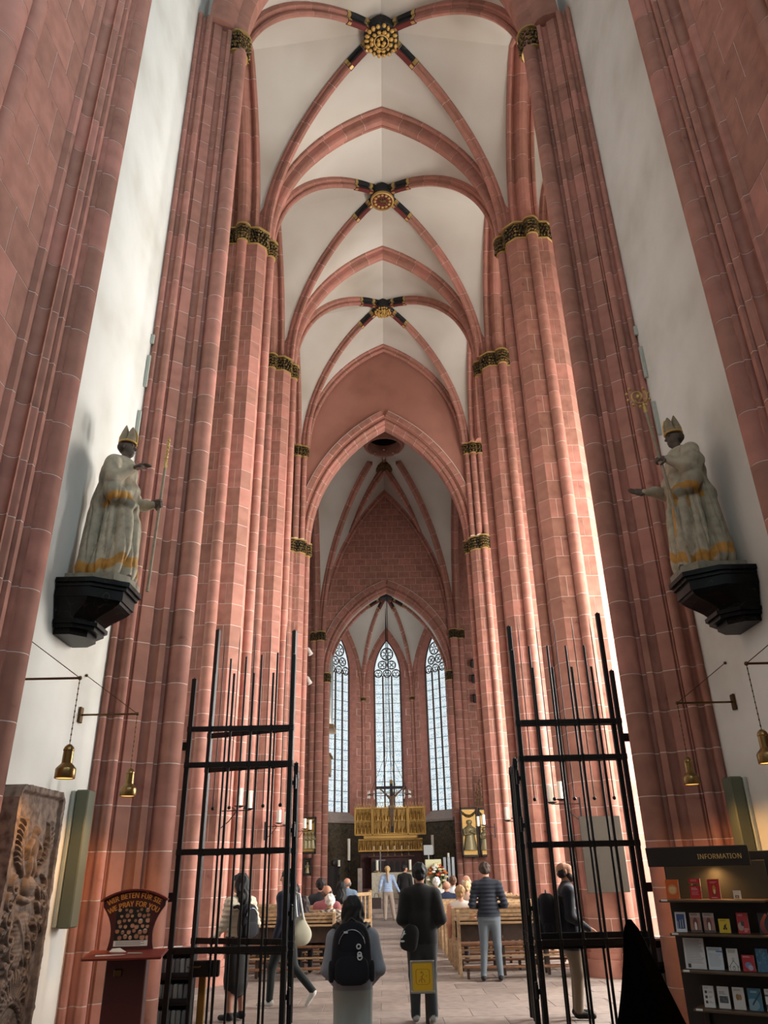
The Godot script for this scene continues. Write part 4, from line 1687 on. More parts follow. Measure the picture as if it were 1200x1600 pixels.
func grille(g: Node3D, p0: Vector3, p1: Vector3, rails: Array, posts: Array, bar_top: float, count: int, r: float) -> void:
	# flat ironwork between two uprights: rails, uprights with caps, round bars with collars
	var dir := (p1 - p0).normalized()
	var t := Transform3D(Basis(dir, Vector3.UP, dir.cross(Vector3.UP)), p0)
	var w := p0.distance_to(p1)
	for y in rails:
		var mb := MB.new()
		mb.bevel_box(Vector3(w / 2, y, 0), Vector3(w + 0.06, 0.066, 0.026), 0.004, t)
		part(g, "rail", mb, m.wrought_iron)
	for i in 2:
		var mb := MB.new()
		var x := 0.0 if i == 0 else w
		mb.bevel_box(Vector3(x, posts[i] / 2 + 0.01, 0), Vector3(0.058, posts[i] - 0.02, 0.058), 0.006, t)
		mb.tube([t * Vector3(x, posts[i] - 0.01, 0), t * Vector3(x, posts[i] + 0.02, 0)], [0.02, 0.004], 6)
		part(g, "post", mb, m.wrought_iron)
		for y in rails:
			var c := MB.new()
			c.bevel_box(Vector3(x, y, 0), Vector3(0.07, 0.075, 0.066), 0.008, t)
			part(g, "collar", c, m.wrought_iron)
	for i in count:
		var x := w * (i + 1) / (count + 1)
		bar(g, "bar", t * Vector3(x, 0.04, 0), t * Vector3(x, bar_top, 0), r)
		for y in rails:
			var c := MB.new()
			c.bevel_box(Vector3(x, y, 0), Vector3(0.046, 0.076, 0.046), 0.006, t)
			part(g, "collar", c, m.wrought_iron)


func build_gates() -> void:
	for sgn in [-1.0, 1.0]:
		var who := "beside the prayer stand" if sgn < 0 else "beside the information rack"
		var rails := [3.37, 2.93, 1.93, 0.90]
		var g := thing("fixed_iron_gate", "fixed black iron bar panel bolted to the arch jamb " + who, "gate")
		grille(g, Vector3(sgn * 2.76, 0, -9.9), Vector3(sgn * 1.46, 0, -9.9), rails, [4.02, 4.32], 4.08, 4, 0.017)
		for y in [3.16, 1.45]:
			var mb := MB.new()
			mb.bevel_box(Vector3(sgn * 2.88, y, -9.9), Vector3(0.26, 0.10, 0.05), 0.008)
			part(g, "wall_bracket", mb, m.wrought_iron)
		var far := Vector3(sgn * 2.62, 0, -10.45) if sgn < 0 else Vector3(sgn * 2.72, 0, -10.02)
		var l := thing("iron_gate_leaf", "tall black iron gate leaf with ball ended rods, folded back " + who, "gate")
		var hinge := Vector3(sgn * 1.47, 0, -10.0)
		grille(l, far, hinge, [3.37, 2.93, 1.93, 0.96, 0.86], [4.85, 4.68], 4.40, 4, 0.015)
		# thin rods that end in balls
		for i in 5:
			var p := far.lerp(hinge, (i + 0.5) / 5.0)
			var rod := MB.new()
			rod.tube([p + Vector3(0, 2.47, 0), p + Vector3(0, 4.6, 0), p + Vector3(0, 4.82, 0)], [0.007, 0.007, 0.001], 6)
			rod.ball(p + Vector3(0, 2.45, 0), Vector3.ONE * 0.024, 6, 8)
			part(l, "rod", rod, m.wrought_iron)
		# inner leaf standing open towards the nave, seen on edge
		var q := thing("iron_gate_wing", "low black iron gate wing standing open towards the pews " + who, "gate")
		grille(q, Vector3(sgn * 1.40, 0, -10.06), Vector3(sgn * 1.49, 0, -11.0), [2.88, 1.92, 0.93, 0.84], [2.95, 2.95], 2.86, 4, 0.015)
		for y in [2.70, 2.15, 1.25, 0.42]:
			var hg := MB.new()
			hg.tube([Vector3(sgn * 1.40, y - 0.07, -9.96), Vector3(sgn * 1.40, y + 0.07, -9.96)], 0.022, 8)
			hg.ball(Vector3(sgn * 1.40, y + 0.085, -9.96), Vector3.ONE * 0.02, 5, 7)
			hg.box(Vector3(sgn * 1.43, y, -9.96), Vector3(0.06, 0.05, 0.03))
			part(q, "hinge", hg, m.wrought_iron)
		if sgn < 0:
			var lock := MB.new()
			lock.bevel_box(Vector3(-2.45, 0.67, -10.42), Vector3(0.33, 0.17, 0.07), 0.01)
			part(l, "lock_box", lock, m.wrought_iron)
			var lever := MB.new()
			lever.tube([Vector3(-2.5, 0.70, -10.34), Vector3(-2.5, 0.70, -10.28), Vector3(-2.64, 0.70, -10.28)], 0.009, 6)
			part(l, "lever", lever, m.dark_brass)


# ---------------------------------------------------------------- bishop statues on black marble consoles
func statue_mats() -> void:
	var s := mat("statue_paint", Color.WHITE, 0.72, noise_tex(88, 0.03, [[0.0, grey(0.74)], [0.35, grey(0.90)], [0.6, grey(0.97)], [1.0, Color.WHITE]], 4, 256), 1.0)
	s.vertex_color_use_as_albedo = true
	var im := noise_tex(91, 0.012, [[0.0, grey(0.11)], [0.488, grey(0.12)], [0.5, grey(0.75)], [0.512, grey(0.12)], [1.0, grey(0.10)]], 2, 512)
	mat("black_marble", Color(0.42, 0.40, 0.39), 0.35, im, 0.55).metallic_specular = 0.28


func build_statues() -> void:
	statue_mats()
	for sgn in [-1.0, 1.0]:
		var back := "with the raised hand" if sgn < 0 else "with the open palm"
		# console: polygonal slab, swelling body, stepped foot, set against the wall
		var con := thing("console", "black veined marble console under the bishop statue " + back, "console", Vector3(sgn * 3.64, 4.5, -7.72))
		var shape := func(reach: float, half: float) -> PackedVector2Array:
			var s: float = -sgn
			return PackedVector2Array([Vector2(0, -half), Vector2(s * reach * 0.55, -half), Vector2(s * reach, -half * 0.5), Vector2(s * reach, half * 0.5), Vector2(s * reach * 0.55, half), Vector2(0, half)])
		var levels := [[0.70, 0.42, -0.05, 0.0], [0.67, 0.40, -0.09, -0.05], [0.64, 0.39, -0.20, -0.09]]
		for lv in levels:
			var mb := MB.new()
			mb.prism(shape.call(lv[0], lv[1]), lv[2], lv[3])
			part(con, "slab", mb, m.black_marble)
		var body := MB.new()
		var prev := PackedVector2Array()
		var py := 0.0
		for i in 9:
			var u := i / 8.0
			var reach := lerpf(0.62, 0.36, u * u * (3 - 2 * u))
			var cur: PackedVector2Array = shape.call(reach, lerpf(0.38, 0.30, u))
			var y := lerpf(-0.20, -0.42, u)
			if i > 0:
				for k in cur.size() - 1:
					var a := Vector3(prev[k].x, py, prev[k].y)
					var b := Vector3(prev[k + 1].x, py, prev[k + 1].y)
					var c := Vector3(cur[k + 1].x, y, cur[k + 1].y)
					var d := Vector3(cur[k].x, y, cur[k].y)
					var nn := (b - a).cross(d - a).normalized()
					var mid := (a + b) * 0.5
					if nn.dot(Vector3(mid.x + sgn * 0.2, 0, mid.z)) < 0:
						nn = -nn
					body.quad(a, b, c, d, nn)
			prev = cur
			py = y
		part(con, "bell", body, m.black_marble)
		for lv in [[0.40, 0.32, -0.46, -0.42], [0.37, 0.30, -0.50, -0.46], [0.30, 0.26, -0.565, -0.50]]:
			var mb := MB.new()
			mb.prism(shape.call(lv[0], lv[1]), lv[2], lv[3])
			part(con, "foot", mb, m.black_marble)
		bishop(sgn)


func bishop(sgn: float) -> void:
	# local axes: x is where he looks, y up, z his right-hand side; turned so that he looks across the hall
	var o := thing("bishop_statue", "grey wooden bishop statue in gilt edged robe, " + ("right hand raised, staff held out" if sgn < 0 else "crosier held at his chest"), "statue", Vector3(sgn * 3.26, 4.502, -7.72), 0.0 if sgn < 0 else PI)
	o.scale = Vector3(1.0, 1.045, 1.0)
	var robe := srgb(0.68, 0.64, 0.55)
	var cape := srgb(0.60, 0.57, 0.49)
	var skin := srgb(0.38, 0.32, 0.27)
	var gold := srgb(0.72, 0.52, 0.22)
	var near := 1.0 if sgn < 0 else -1.0  # the flank the camera sees lies at local z * near
	var b := Blob.new()
	b.add(Vector3(0.02, 0.20, 0.0), Vector3(0.02, 0.62, 0.0), 0.30, 0.25, robe, 0.05, 0.95)
	b.add(Vector3(0.02, 0.62, 0.0), Vector3(0.0, 1.10, 0.0), 0.25, 0.20, robe, 0.06, 0.95)
	b.add(Vector3(0.12, 0.40, near * 0.10), Vector3(0.14, 0.74, near * 0.08), 0.18, 0.14, robe, 0.08)
	b.add(Vector3(0.0, 1.10, 0.0), Vector3(-0.02, 1.40, 0.0), 0.20, 0.17, robe, 0.06, 1.1)
	# cope hanging down the back
	b.add(Vector3(-0.15, 0.20, near * 0.05), Vector3(-0.13, 0.9, near * 0.04), 0.20, 0.17, cape, 0.04, 1.25)
	b.add(Vector3(-0.13, 0.9, 0.0), Vector3(-0.10, 1.40, 0.0), 0.17, 0.14, cape, 0.05, 1.3)
	b.add(Vector3(-0.06, 1.42, -0.17), Vector3(-0.06, 1.42, 0.17), 0.10, 0.10, cape, 0.06)
	b.add(Vector3(-0.04, 1.50, -0.05), Vector3(-0.04, 1.50, 0.05), 0.065, 0.065, cape, 0.04)
	# front sweep of the cope over the arm
	b.add(Vector3(-0.08, 1.30, near * 0.22), Vector3(0.02, 1.02, near * 0.26), 0.10, 0.11, cape, 0.05)
	b.add(Vector3(0.02, 1.02, near * 0.25), Vector3(0.20, 0.92, near * 0.12), 0.10, 0.07, cape, 0.05)
	# feet
	b.add(Vector3(0.10, 0.10, near * 0.10), Vector3(0.27, 0.075, near * 0.12), 0.055, 0.04, skin, 0.02)
	b.add(Vector3(0.04, 0.10, -near * 0.12), Vector3(0.20, 0.075, -near * 0.13), 0.055, 0.04, skin, 0.02)
	b.add(Vector3(0.02, 0.10, 0.0), Vector3(0.02, 0.24, 0.0), 0.20, 0.22, robe, 0.04)
	var hand_a := Vector3.ZERO
	var hand_b := Vector3.ZERO
	if sgn < 0:
		hand_a = Vector3(0.20, 1.30, 0.24)
		b.chain([Vector3(-0.05, 1.40, 0.22), Vector3(0.0, 1.17, 0.30), hand_a], [0.085, 0.085, 0.048], robe, 0.02)
		hand_b = Vector3(0.33, 1.06, -0.16)
		b.chain([Vector3(-0.04, 1.40, -0.22), Vector3(0.10, 1.08, -0.26), hand_b], [0.09, 0.085, 0.05], robe, 0.03)
	else:
		hand_a = Vector3(0.22, 1.33, -0.20)
		b.chain([Vector3(-0.06, 1.42, -0.22), Vector3(0.04, 1.20, -0.29), hand_a], [0.095, 0.09, 0.05], robe, 0.03)
		hand_b = Vector3(0.40, 1.10, 0.17)
		b.chain([Vector3(-0.04, 1.40, 0.22), Vector3(0.12, 1.12, 0.26), hand_b], [0.09, 0.085, 0.05], robe, 0.03)
	var folds := func(p: Vector3) -> float:
		var a := atan2(p.z, p.x + 0.04)
		var low := smoothstep(1.25, 0.7, p.y)
		var v := 0.050 * low * pow(1.0 - absf(sin(a * 4.5 + p.y * 1.6 + 0.5 * sin(p.y * 3.5))), 2.0)
		v += 0.026 * low * pow(1.0 - absf(sin(a * 9.0 - p.y * 2.2 + 1.0)), 3.0)
		v += 0.011 * smoothstep(0.7, 0.95, p.y) * smoothstep(1.48, 1.3, p.y) * sin(p.y * 24.0 - p.x * 20.0 + a * 2.0)
		return v
	var paint := func(p: Vector3, c: Color) -> Color:
		var a := atan2(p.z, p.x)
		var hem := 0.15 + 0.06 * sin(a * 2.0 + 0.5) + 0.02 * sin(a * 9.0)
		if p.y > hem and p.y < hem + 0.11 and p.y < 0.6 and c != skin:
			return gold
		var band := 0.93 + 0.06 * sin(a * 2.0 * near)
		if c == cape and p.y > band - 0.035 and p.y < band + 0.035 and p.x > -0.1:
			return gold
		if sgn > 0 and p.x > 0.05 and absf(p.z + 0.05) < 0.28 and p.y > 0.4 and p.y < 0.95 and sin(p.z * 30.0) > 0.75:
			return gold
		return c
	var mb := MB.new()
	b.into(mb, 0.0125, paint, folds)
	# head with a face, and hands, each finer
	var h := Blob.new()
	h.add(Vector3(-0.02, 1.52, 0), Vector3(0.0, 1.60, 0), 0.055, 0.05, skin, 0.02)
	h.add(Vector3(0.0, 1.70, 0), Vector3(-0.01, 1.73, 0), 0.085, 0.085, skin, 0.02, 0.9)
	h.add(Vector3(0.045, 1.64, 0), Vector3(0.055, 1.615, 0), 0.048, 0.034, skin, 0.03)
	h.chain([Vector3(0.082, 1.715, 0), Vector3(0.106, 1.672, 0), Vector3(0.088, 1.662, 0)], [0.010, 0.014, 0.010], skin, 0.008)
	h.add(Vector3(0.075, 1.715, -0.03), Vector3(0.078, 1.718, -0.045), 0.014, 0.01, skin, 0.006)
	h.add(Vector3(0.075, 1.715, 0.03), Vector3(0.078, 1.718, 0.045), 0.014, 0.01, skin, 0.006)
	h.add(Vector3(0.082, 1.64, -0.018), Vector3(0.082, 1.64, 0.018), 0.009, 0.009, skin, 0.006)
	h.add(Vector3(0.085, 1.628, -0.014), Vector3(0.085, 1.628, 0.014), 0.008, 0.008, skin, 0.006)
	for q in [-1.0, 1.0]:
		h.add(Vector3(-0.005, 1.705, q * 0.082), Vector3(-0.012, 1.67, q * 0.08), 0.014, 0.010, skin, 0.008)
	# short hair under the mitre
	h.add(Vector3(-0.045, 1.70, -0.03), Vector3(-0.045, 1.70, 0.03), 0.062, 0.062, srgb(0.28, 0.22, 0.18), 0.01)
	h.into(mb, 0.006)
	var hb := Blob.new()
	if sgn < 0:
		add_hand(hb, hand_a, Vector3(0.8, 0.35, 0.0), Vector3(-0.4, 0.9, 0.2), 1.0, 0.35, skin, 1.3)
		add_hand(hb, hand_b, Vector3(1, 0.05, 0.1), Vector3(0.0, 0.6, -0.8), -1.0, 1.15, skin, 1.2)
	else:
		add_hand(hb, hand_a, Vector3(1, 0.12, 0.15), Vector3(0, 0.6, -0.8), -1.0, 1.1, skin, 1.2)
		add_hand(hb, hand_b, Vector3(1, 0.1, 0.1), Vector3(0, -0.5, 0.9), 1.0, 0.15, skin, 1.25)
	hb.into(mb, 0.006)
	part(o, "figure", mb, m.statue_paint)
	# plinth
	var pl := MB.new()
	pl.tinted = true
	pl.tint = srgb(0.52, 0.50, 0.43)
	pl.prism(PackedVector2Array([Vector2(-0.34, -0.32), Vector2(0.18, -0.32), Vector2(0.30, -0.18), Vector2(0.30, 0.18), Vector2(0.18, 0.32), Vector2(-0.34, 0.32)]), 0.0, 0.075)
	part(o, "plinth", pl, m.statue_paint)
	# mitre: two pointed gables with a cleft between
	var mi := MB.new()
	mi.tinted = true
	mi.tint = srgb(0.56, 0.50, 0.40)
	for q in [-1.0, 1.0]:
		var cols := 10
		var rows := 6
		var grid := []
		for r in rows + 1:
			var row := []
			for c in cols + 1:
				var a := lerpf(-PI / 2, PI / 2, float(c) / cols)
				var u := float(r) / rows
				var rad := 0.098 + 0.012 * sin(u * PI)
				var tip := 0.06 + 0.17 * pow(cos(a), 0.8)
				row.append(Vector3(q * cos(a) * rad * (1.0 - 0.55 * u * u), 1.745 + u * tip + (0.03 if q < 0 else 0.0) * u, sin(a) * rad * (1.0 - 0.35 * u)))
			grid.append(row)
		for r in rows:
			for c in cols:
				var nn: Vector3 = (grid[r][c + 1] - grid[r][c]).cross(grid[r + 1][c] - grid[r][c]).normalized()
				if nn.x * q < 0:
					nn = -nn
				mi.quad(grid[r][c], grid[r][c + 1], grid[r + 1][c + 1], grid[r + 1][c], nn)
				mi.quad(grid[r][c] * Vector3(0.94, 1, 0.94), grid[r][c + 1] * Vector3(0.94, 1, 0.94), grid[r + 1][c + 1] * Vector3(0.94, 1, 0.94), grid[r + 1][c] * Vector3(0.94, 1, 0.94), -nn)
	part(o, "mitre", mi, m.statue_paint)
	var trim := MB.new()
	var ring := []
	for i in 21:
		ring.append(Vector3(cos(TAU * i / 20) * 0.10, 1.755, sin(TAU * i / 20) * 0.10))
	trim.tube(ring, 0.013, 6, false)
	for q in [-1.0, 1.0]:
		trim.tube([Vector3(q * 0.107, 1.76, 0), Vector3(q * 0.106, 1.84, 0), Vector3(q * 0.075, 1.93, 0)], 0.011, 6)
	part(o, "mitre_trim", trim, m.old_gold)
	# staff
	var st := MB.new()
	var gr: Vector3 = hand_b if sgn < 0 else hand_a
	var grip := gr + Vector3(0.085, -0.02, 0.0)
	var foot := Vector3(0.40, 0.02, -0.14) if sgn < 0 else Vector3(0.20, 0.08, -0.20)
	var axis := (grip - foot).normalized()
	var top := grip + axis * (0.48 if sgn < 0 else 0.62)
	st.tinted = true
	st.tint = srgb(0.62, 0.56, 0.47)
	st.tube([foot, grip, top], 0.018, 8)
	part(o, "staff", st, m.statue_paint)
	var head := MB.new()
	head.tube([top, top + axis * 0.03, top + axis * 0.05, top + axis * 0.09], [0.014, 0.028, 0.018, 0.022], 8)
	if sgn < 0:
		# slim gilded finial
		for i in 7:
			head.ball(top + axis * (0.11 + i * 0.045), Vector3(0.020, 0.026, 0.020), 5, 7)
			head.ball(top + axis * (0.13 + i * 0.045) + Vector3(0.012 * (1 if i % 2 else -1), 0, 0.012), Vector3.ONE * 0.011, 4, 6)
	else:
		var pts := []
		var c := top + axis * 0.22 + Vector3(0.04, 0, 0)
		for i in 30:
			var a := -2.4 - i * 0.28
			var r := 0.115 * (1.0 - i / 42.0)
			pts.append(c + Vector3(cos(a), sin(a) * -1.0, 0) * r)
		head.tube(pts, 0.013, 7)
		for i in 9:
			var a := -2.2 - i * 0.62
			head.ball(c + Vector3(cos(a), -sin(a), 0) * 0.135, Vector3(0.022, 0.022, 0.016), 4, 6)
		head.ball(c, Vector3(0.03, 0.035, 0.02), 5, 7)
		head.tube([top + axis * 0.09, top + axis * 0.13], [0.03, 0.012], 7)
	part(o, "staff_head", head, m.gilding)


# ---------------------------------------------------------------- things in the tower hall
func spot(called: String, at: Vector3, towards: Vector3, energy: float, angle: float, color: Color) -> void:
	var l := SpotLight3D.new()
	l.name = called
	l.light_energy = energy
	l.light_color = color
	l.spot_angle = angle
	l.spot_angle_attenuation = 0.9
	l.spot_range = 40.0
	l.light_size = 0.03
	l.shadow_enabled = true
	add_child(l)
	l.look_at_from_position(at, at + towards, Vector3.RIGHT)


func wall_lamp(sgn: float, d: float, label: String, glow := 1.5) -> void:
	# brass pendant hung from a wall bracket: plate, arm, stay, chain, lamp
	var y := 3.31
	var tip := Vector3(-sgn * 0.64, 0, 0)
	var o := thing("pendant_lamp", label, "lamp", Vector3(sgn * 3.645, y, -d))
	var mb := MB.new()
	mb.bevel_box(Vector3(-sgn * 0.012, 0, 0), Vector3(0.024, 0.17, 0.085), 0.006)
	part(o, "wall_plate", mb, m.dark_brass)
	mb = MB.new()
	mb.tube([Vector3(-sgn * 0.02, 0, 0), tip], 0.011, 8)
	mb.ball(tip, Vector3.ONE * 0.02, 6, 8)
	part(o, "arm", mb, m.dark_brass)
	mb = MB.new()
	mb.tube([Vector3(-sgn * 0.01, 0.44, 0.0), tip], 0.0045, 6)
	mb.ball(Vector3(-sgn * 0.01, 0.44, 0), Vector3.ONE * 0.018, 6, 8)
	part(o, "stay", mb, m.dark_brass)
	mb = MB.new()
	var n := 22
	for i in n:
		mb.ball(tip + Vector3(0, -0.02 - i * 0.55 / n, 0), Vector3(0.007 if i % 2 else 0.004, 0.016, 0.004 if i % 2 else 0.007), 4, 6)
	mb.tube([tip, tip + Vector3(0, -0.58, 0)], 0.003, 5)
	part(o, "chain", mb, m.dark_brass)
	mb = MB.new()
	var t := Transform3D(Basis.IDENTITY, tip + Vector3(0, -0.86, 0))
	mb.lathe([Vector2(0.082, 0.0), Vector2(0.085, 0.005), Vector2(0.085, 0.075), Vector2(0.078, 0.088), Vector2(0.05, 0.118), Vector2(0.044, 0.125), Vector2(0.042, 0.225), Vector2(0.046, 0.23), Vector2(0.046, 0.238), Vector2(0.036, 0.262), Vector2(0.018, 0.28), Vector2(0.0, 0.285)], 24, t)
	mb.lathe([Vector2(0.082, 0.0), Vector2(0.078, 0.004), Vector2(0.076, 0.07), Vector2(0.0, 0.09)], 24, t)
	part(o, "shade", mb, m.brass)
	mb = MB.new()
	mb.lathe([Vector2(0.0, 0.005), Vector2(0.07, 0.005), Vector2(0.07, 0.012), Vector2(0.0, 0.012)], 20, t)
	part(o, "glowing_lens", mb, m.lamp_glow)
	spot("pendant_light", Vector3(sgn * 3.645, y, -d) + tip + Vector3(0, -0.875, 0), Vector3(sgn * 0.12, -1, 0), glow, 72.0, Color(1.0, 0.74, 0.42))


func build_tower_things() -> void:
	var g := mat("lamp_glow", Color(1.0, 0.85, 0.6), 0.4)
	g.emission_enabled = true
	g.emission = Color(1.0, 0.72, 0.36)
	g.emission_energy_multiplier = 2.2
	wall_lamp(-1.0, 6.75, "brass pendant lamp on a wall bracket over the weathered relief slab", 0.7)
	wall_lamp(-1.0, 8.48, "brass pendant lamp on a wall bracket over the prayer stand")
	wall_lamp(1.0, 8.48, "brass pendant lamp on a wall bracket above the information rack header")
	wall_lamp(1.0, 6.7, "brass pendant lamp on a wall bracket beside the carved stone bracket")
	relief_slab()
	# olive boxes on the wall beside the jambs
	mat("olive_enamel", Color(0.33, 0.345, 0.27), 0.5)
	mat("pale_edge", Color(0.66, 0.68, 0.64), 0.5)
	for sgn in [-1.0, 1.0]:
		var o := thing("wall_fixture", "tall narrow olive green wall box beside the " + ("relief slab" if sgn < 0 else "information rack"), "fixture", Vector3(sgn * 3.65, 1.22, -8.72))
		var mb := MB.new()
		mb.bevel_box(Vector3(-sgn * 0.11, 0.66, 0), Vector3(0.14, 1.32, 0.22), 0.012)
		part(o, "cover", mb, m.olive_enamel)
		mb = MB.new()
		mb.bevel_box(Vector3(-sgn * 0.02, 0.66, 0.01), Vector3(0.04, 1.30, 0.25), 0.008)
		part(o, "back_plate", mb, m.pale_edge)
		mb = MB.new()
		mb.box(Vector3(-sgn * 0.11, 0.012, 0.07), Vector3(0.10, 0.03, 0.05))
		part(o, "end_clip", mb, m.pale_edge)
	for sgn in [-1.0, 1.0]:
		for q in [[9.02, 8.85, 0.16], [8.98, 8.05, 0.55], [8.92, 7.05, 0.55]]:
			var cv := MB.new()
			cv.bevel_box(Vector3(-sgn * 0.025, q[2] / 2, 0), Vector3(0.05, q[2], 0.035), 0.004)
			single("cable_cover", "white cable cover on the wall by the %s jamb, %s of three" % ["north" if sgn < 0 else "south", "topmost" if q[2] < 0.3 else ("middle" if q[1] > 7.5 else "lowest")], "cover", cv, m.pale_edge, Vector3(sgn * 3.65, q[1], -q[0]))
	# small carved stone bracket on the south wall
	var mat_c := mat("grey_sandstone", Color(0.50, 0.455, 0.415), 0.9, noise_tex(131, 0.03, [[0.0, grey(0.6)], [0.5, grey(0.88)], [1.0, Color.WHITE]], 5, 256), 1.2)
	var br := thing("carved_bracket", "grey carved stone scroll bracket on the wall above the information rack", "bracket", Vector3(3.65, 2.0, -6.95))
	var mb := MB.new()
	mb.bevel_box(Vector3(-0.14, 0.30, 0), Vector3(0.30, 0.10, 0.36), 0.015)
	mb.bevel_box(Vector3(-0.12, 0.40, 0), Vector3(0.24, 0.08, 0.30), 0.015)
	part(br, "top_slab", mb, mat_c)
	mb = MB.new()
	for z in [-0.12, -0.04, 0.04, 0.12]:
		var pts := []
		for i in 9:
			var u := i / 8.0
			pts.append(Vector3(-0.26 + 0.22 * u * u, 0.25 - 0.45 * u, z))
		mb.tube(pts, [0.05, 0.055, 0.055, 0.05, 0.045, 0.04, 0.035, 0.03, 0.02], 8)
	part(br, "scroll", mb, mat_c)
	prayer_stand()


func relief_slab() -> void:
	# worn funerary slab against the north wall: relief face towards the hall
	var mat_s := mat("relief_stone", Color(0.55, 0.475, 0.425), 0.92, noise_tex(141, 0.02, [[0.0, Color(0.5, 0.46, 0.44)], [0.35, Color(0.76, 0.74, 0.73)], [0.6, Color(0.92, 0.92, 0.92)], [1.0, Color(1.0, 0.96, 0.92)]], 6, 512), 0.9)
	var o := thing("relief_slab", "weathered sandstone funerary slab with carved arms and scrollwork against the white wall", "slab", Vector3(-3.64, 0, -7.2))
	var w := 0.98
	var h := 2.42
	var nx := 120
	var ny := 296
	# stamps [u, v, ru, rv, height] laid along carved strokes
	var blobs := []
	var stroke := func(pts: Array, w0: float, w1: float, hh: float) -> void:
		var total := 0.0
		for i in pts.size() - 1:
			total += pts[i].distance_to(pts[i + 1])
		var steps := maxi(2, int(total / 0.012))
		for q in steps + 1:
			var u := float(q) / steps
			var f := u * (pts.size() - 1)
			var i := mini(int(f), pts.size() - 2)
			var p: Vector2 = pts[i].lerp(pts[i + 1], f - i)
			var rr := lerpf(w0, w1, u)
			blobs.append([p.x, p.y, rr, rr, hh * (0.75 + 0.25 * sin(u * PI))])
	var curl := func(c: Vector2, r0: float, start: float, sweep: float, w0: float, hh: float) -> void:
		var pts := []
		for i in 15:
			var u := i / 14.0
			pts.append(c + Vector2(cos(start + sweep * u), sin(start + sweep * u)) * r0 * (1.0 - 0.8 * u))
		stroke.call(pts, w0, w0 * 0.6, hh)
		blobs.append([c.x, c.y, w0 * 1.1, w0 * 1.1, hh * 1.1])
	var r := RandomNumberGenerator.new()
	r.seed = 21
	var m0 := 0.48
	# crest: demi figure between two feathered horns
	blobs.append([m0, 2.06, 0.036, 0.046, 0.06])
	stroke.call([Vector2(m0, 2.0), Vector2(m0, 1.84)], 0.055, 0.045, 0.055)
	for s in [-1.0, 1.0]:
		stroke.call([Vector2(m0 + s * 0.05, 1.98), Vector2(m0 + s * 0.12, 1.92), Vector2(m0 + s * 0.11, 1.84)], 0.024, 0.018, 0.05)
		stroke.call([Vector2(m0 + s * 0.03, 1.84), Vector2(m0 + s * 0.04, 1.70)], 0.028, 0.022, 0.05)
		stroke.call([Vector2(m0 + s * 0.14, 1.72), Vector2(m0 + s * 0.24, 1.80), Vector2(m0 + s * 0.28, 1.95), Vector2(m0 + s * 0.24, 2.10)], 0.034, 0.022, 0.05)
		for i in 9:
			var u := i / 8.0
			var c := Vector2(m0 + s * (0.22 + 0.07 * sin(u * 2.6)), 1.76 + 0.34 * u)
			stroke.call([c, c + Vector2(s * 0.07, 0.05)], 0.018, 0.010, 0.045)
			stroke.call([c, c + Vector2(-s * 0.05, 0.05)], 0.014, 0.008, 0.04)
	# helmet with bars
	blobs.append([m0, 1.62, 0.10, 0.085, 0.07])
	stroke.call([Vector2(m0 - 0.11, 1.53), Vector2(m0, 1.51), Vector2(m0 + 0.11, 1.53)], 0.03, 0.03, 0.06)
	for i in 5:
		stroke.call([Vector2(m0 - 0.05 + i * 0.025, 1.665), Vector2(m0 - 0.05 + i * 0.025, 1.585)], 0.007, 0.007, 0.085)
	# mantling: rows of curled leaves on both sides of the shield
	for s in [-1.0, 1.0]:
		for i in 7:
			var y := 1.62 - i * 0.125
			var x: float = m0 + s * (0.17 + 0.10 * sin(i * 0.9 + 0.5))
			curl.call(Vector2(x + s * 0.05, y), 0.085, PI * 0.5, s * -5.2, 0.021, 0.055)
			curl.call(Vector2(x + s * 0.13, y - 0.05), 0.055, PI * 0.2, s * 4.6, 0.016, 0.045)
			for k in 3:
				var e := Vector2(x + s * (0.02 + 0.05 * k), y - 0.07)
				stroke.call([Vector2(x - s * 0.03, y), e, e + Vector2(s * 0.03, -0.05)], 0.017, 0.008, 0.045)
	# shield with a bend
	for j in 12:
		blobs.append([m0, 1.40 - j * 0.032, 0.135 * sqrt(1.0 - pow(j / 12.5, 3.0)), 0.035, 0.040])
	stroke.call([Vector2(m0 - 0.10, 1.38), Vector2(m0 + 0.09, 1.12)], 0.026, 0.026, 0.052)
	stroke.call([Vector2(m0 - 0.02, 1.40), Vector2(m0 + 0.11, 1.24)], 0.010, 0.010, 0.050)
	# fan of long leaves above the oval
	for i in 13:
		var a := PI * (0.08 + 0.84 * i / 12.0)
		var d := Vector2(cos(a), sin(a))
		stroke.call([Vector2(m0, 0.74) + d * 0.06, Vector2(m0, 0.74) + d * 0.20, Vector2(m0, 0.74) + d * 0.30 + Vector2(0, -0.03)], 0.020, 0.010, 0.05)
	# wreath round the inscribed oval
	for i in 40:
		var a := TAU * i / 40.0
		var c := Vector2(m0 + cos(a) * 0.28, 0.44 + sin(a) * 0.35)
		var d := Vector2(-sin(a), cos(a))
		var n := Vector2(cos(a), sin(a))
		stroke.call([c, c + d * 0.06 + n * 0.035], 0.022, 0.010, 0.055)
		stroke.call([c, c + d * 0.06 - n * 0.030], 0.020, 0.010, 0.050)
	var fn := FastNoiseLite.new()
	fn.seed = 5
	fn.frequency = 6.0
	var heights := PackedFloat32Array()
	heights.resize((nx + 1) * (ny + 1))
	for j in ny + 1:
		var v := h * j / ny
		for i in nx + 1:
			var u := w * i / nx
			var z := 0.012 * fn.get_noise_2d(u, v)
			# raised margin
			var edge := minf(minf(u, w - u), h - v)
			z += 0.035 * (1.0 - smoothstep(0.05, 0.075, edge))
			heights[j * (nx + 1) + i] = z
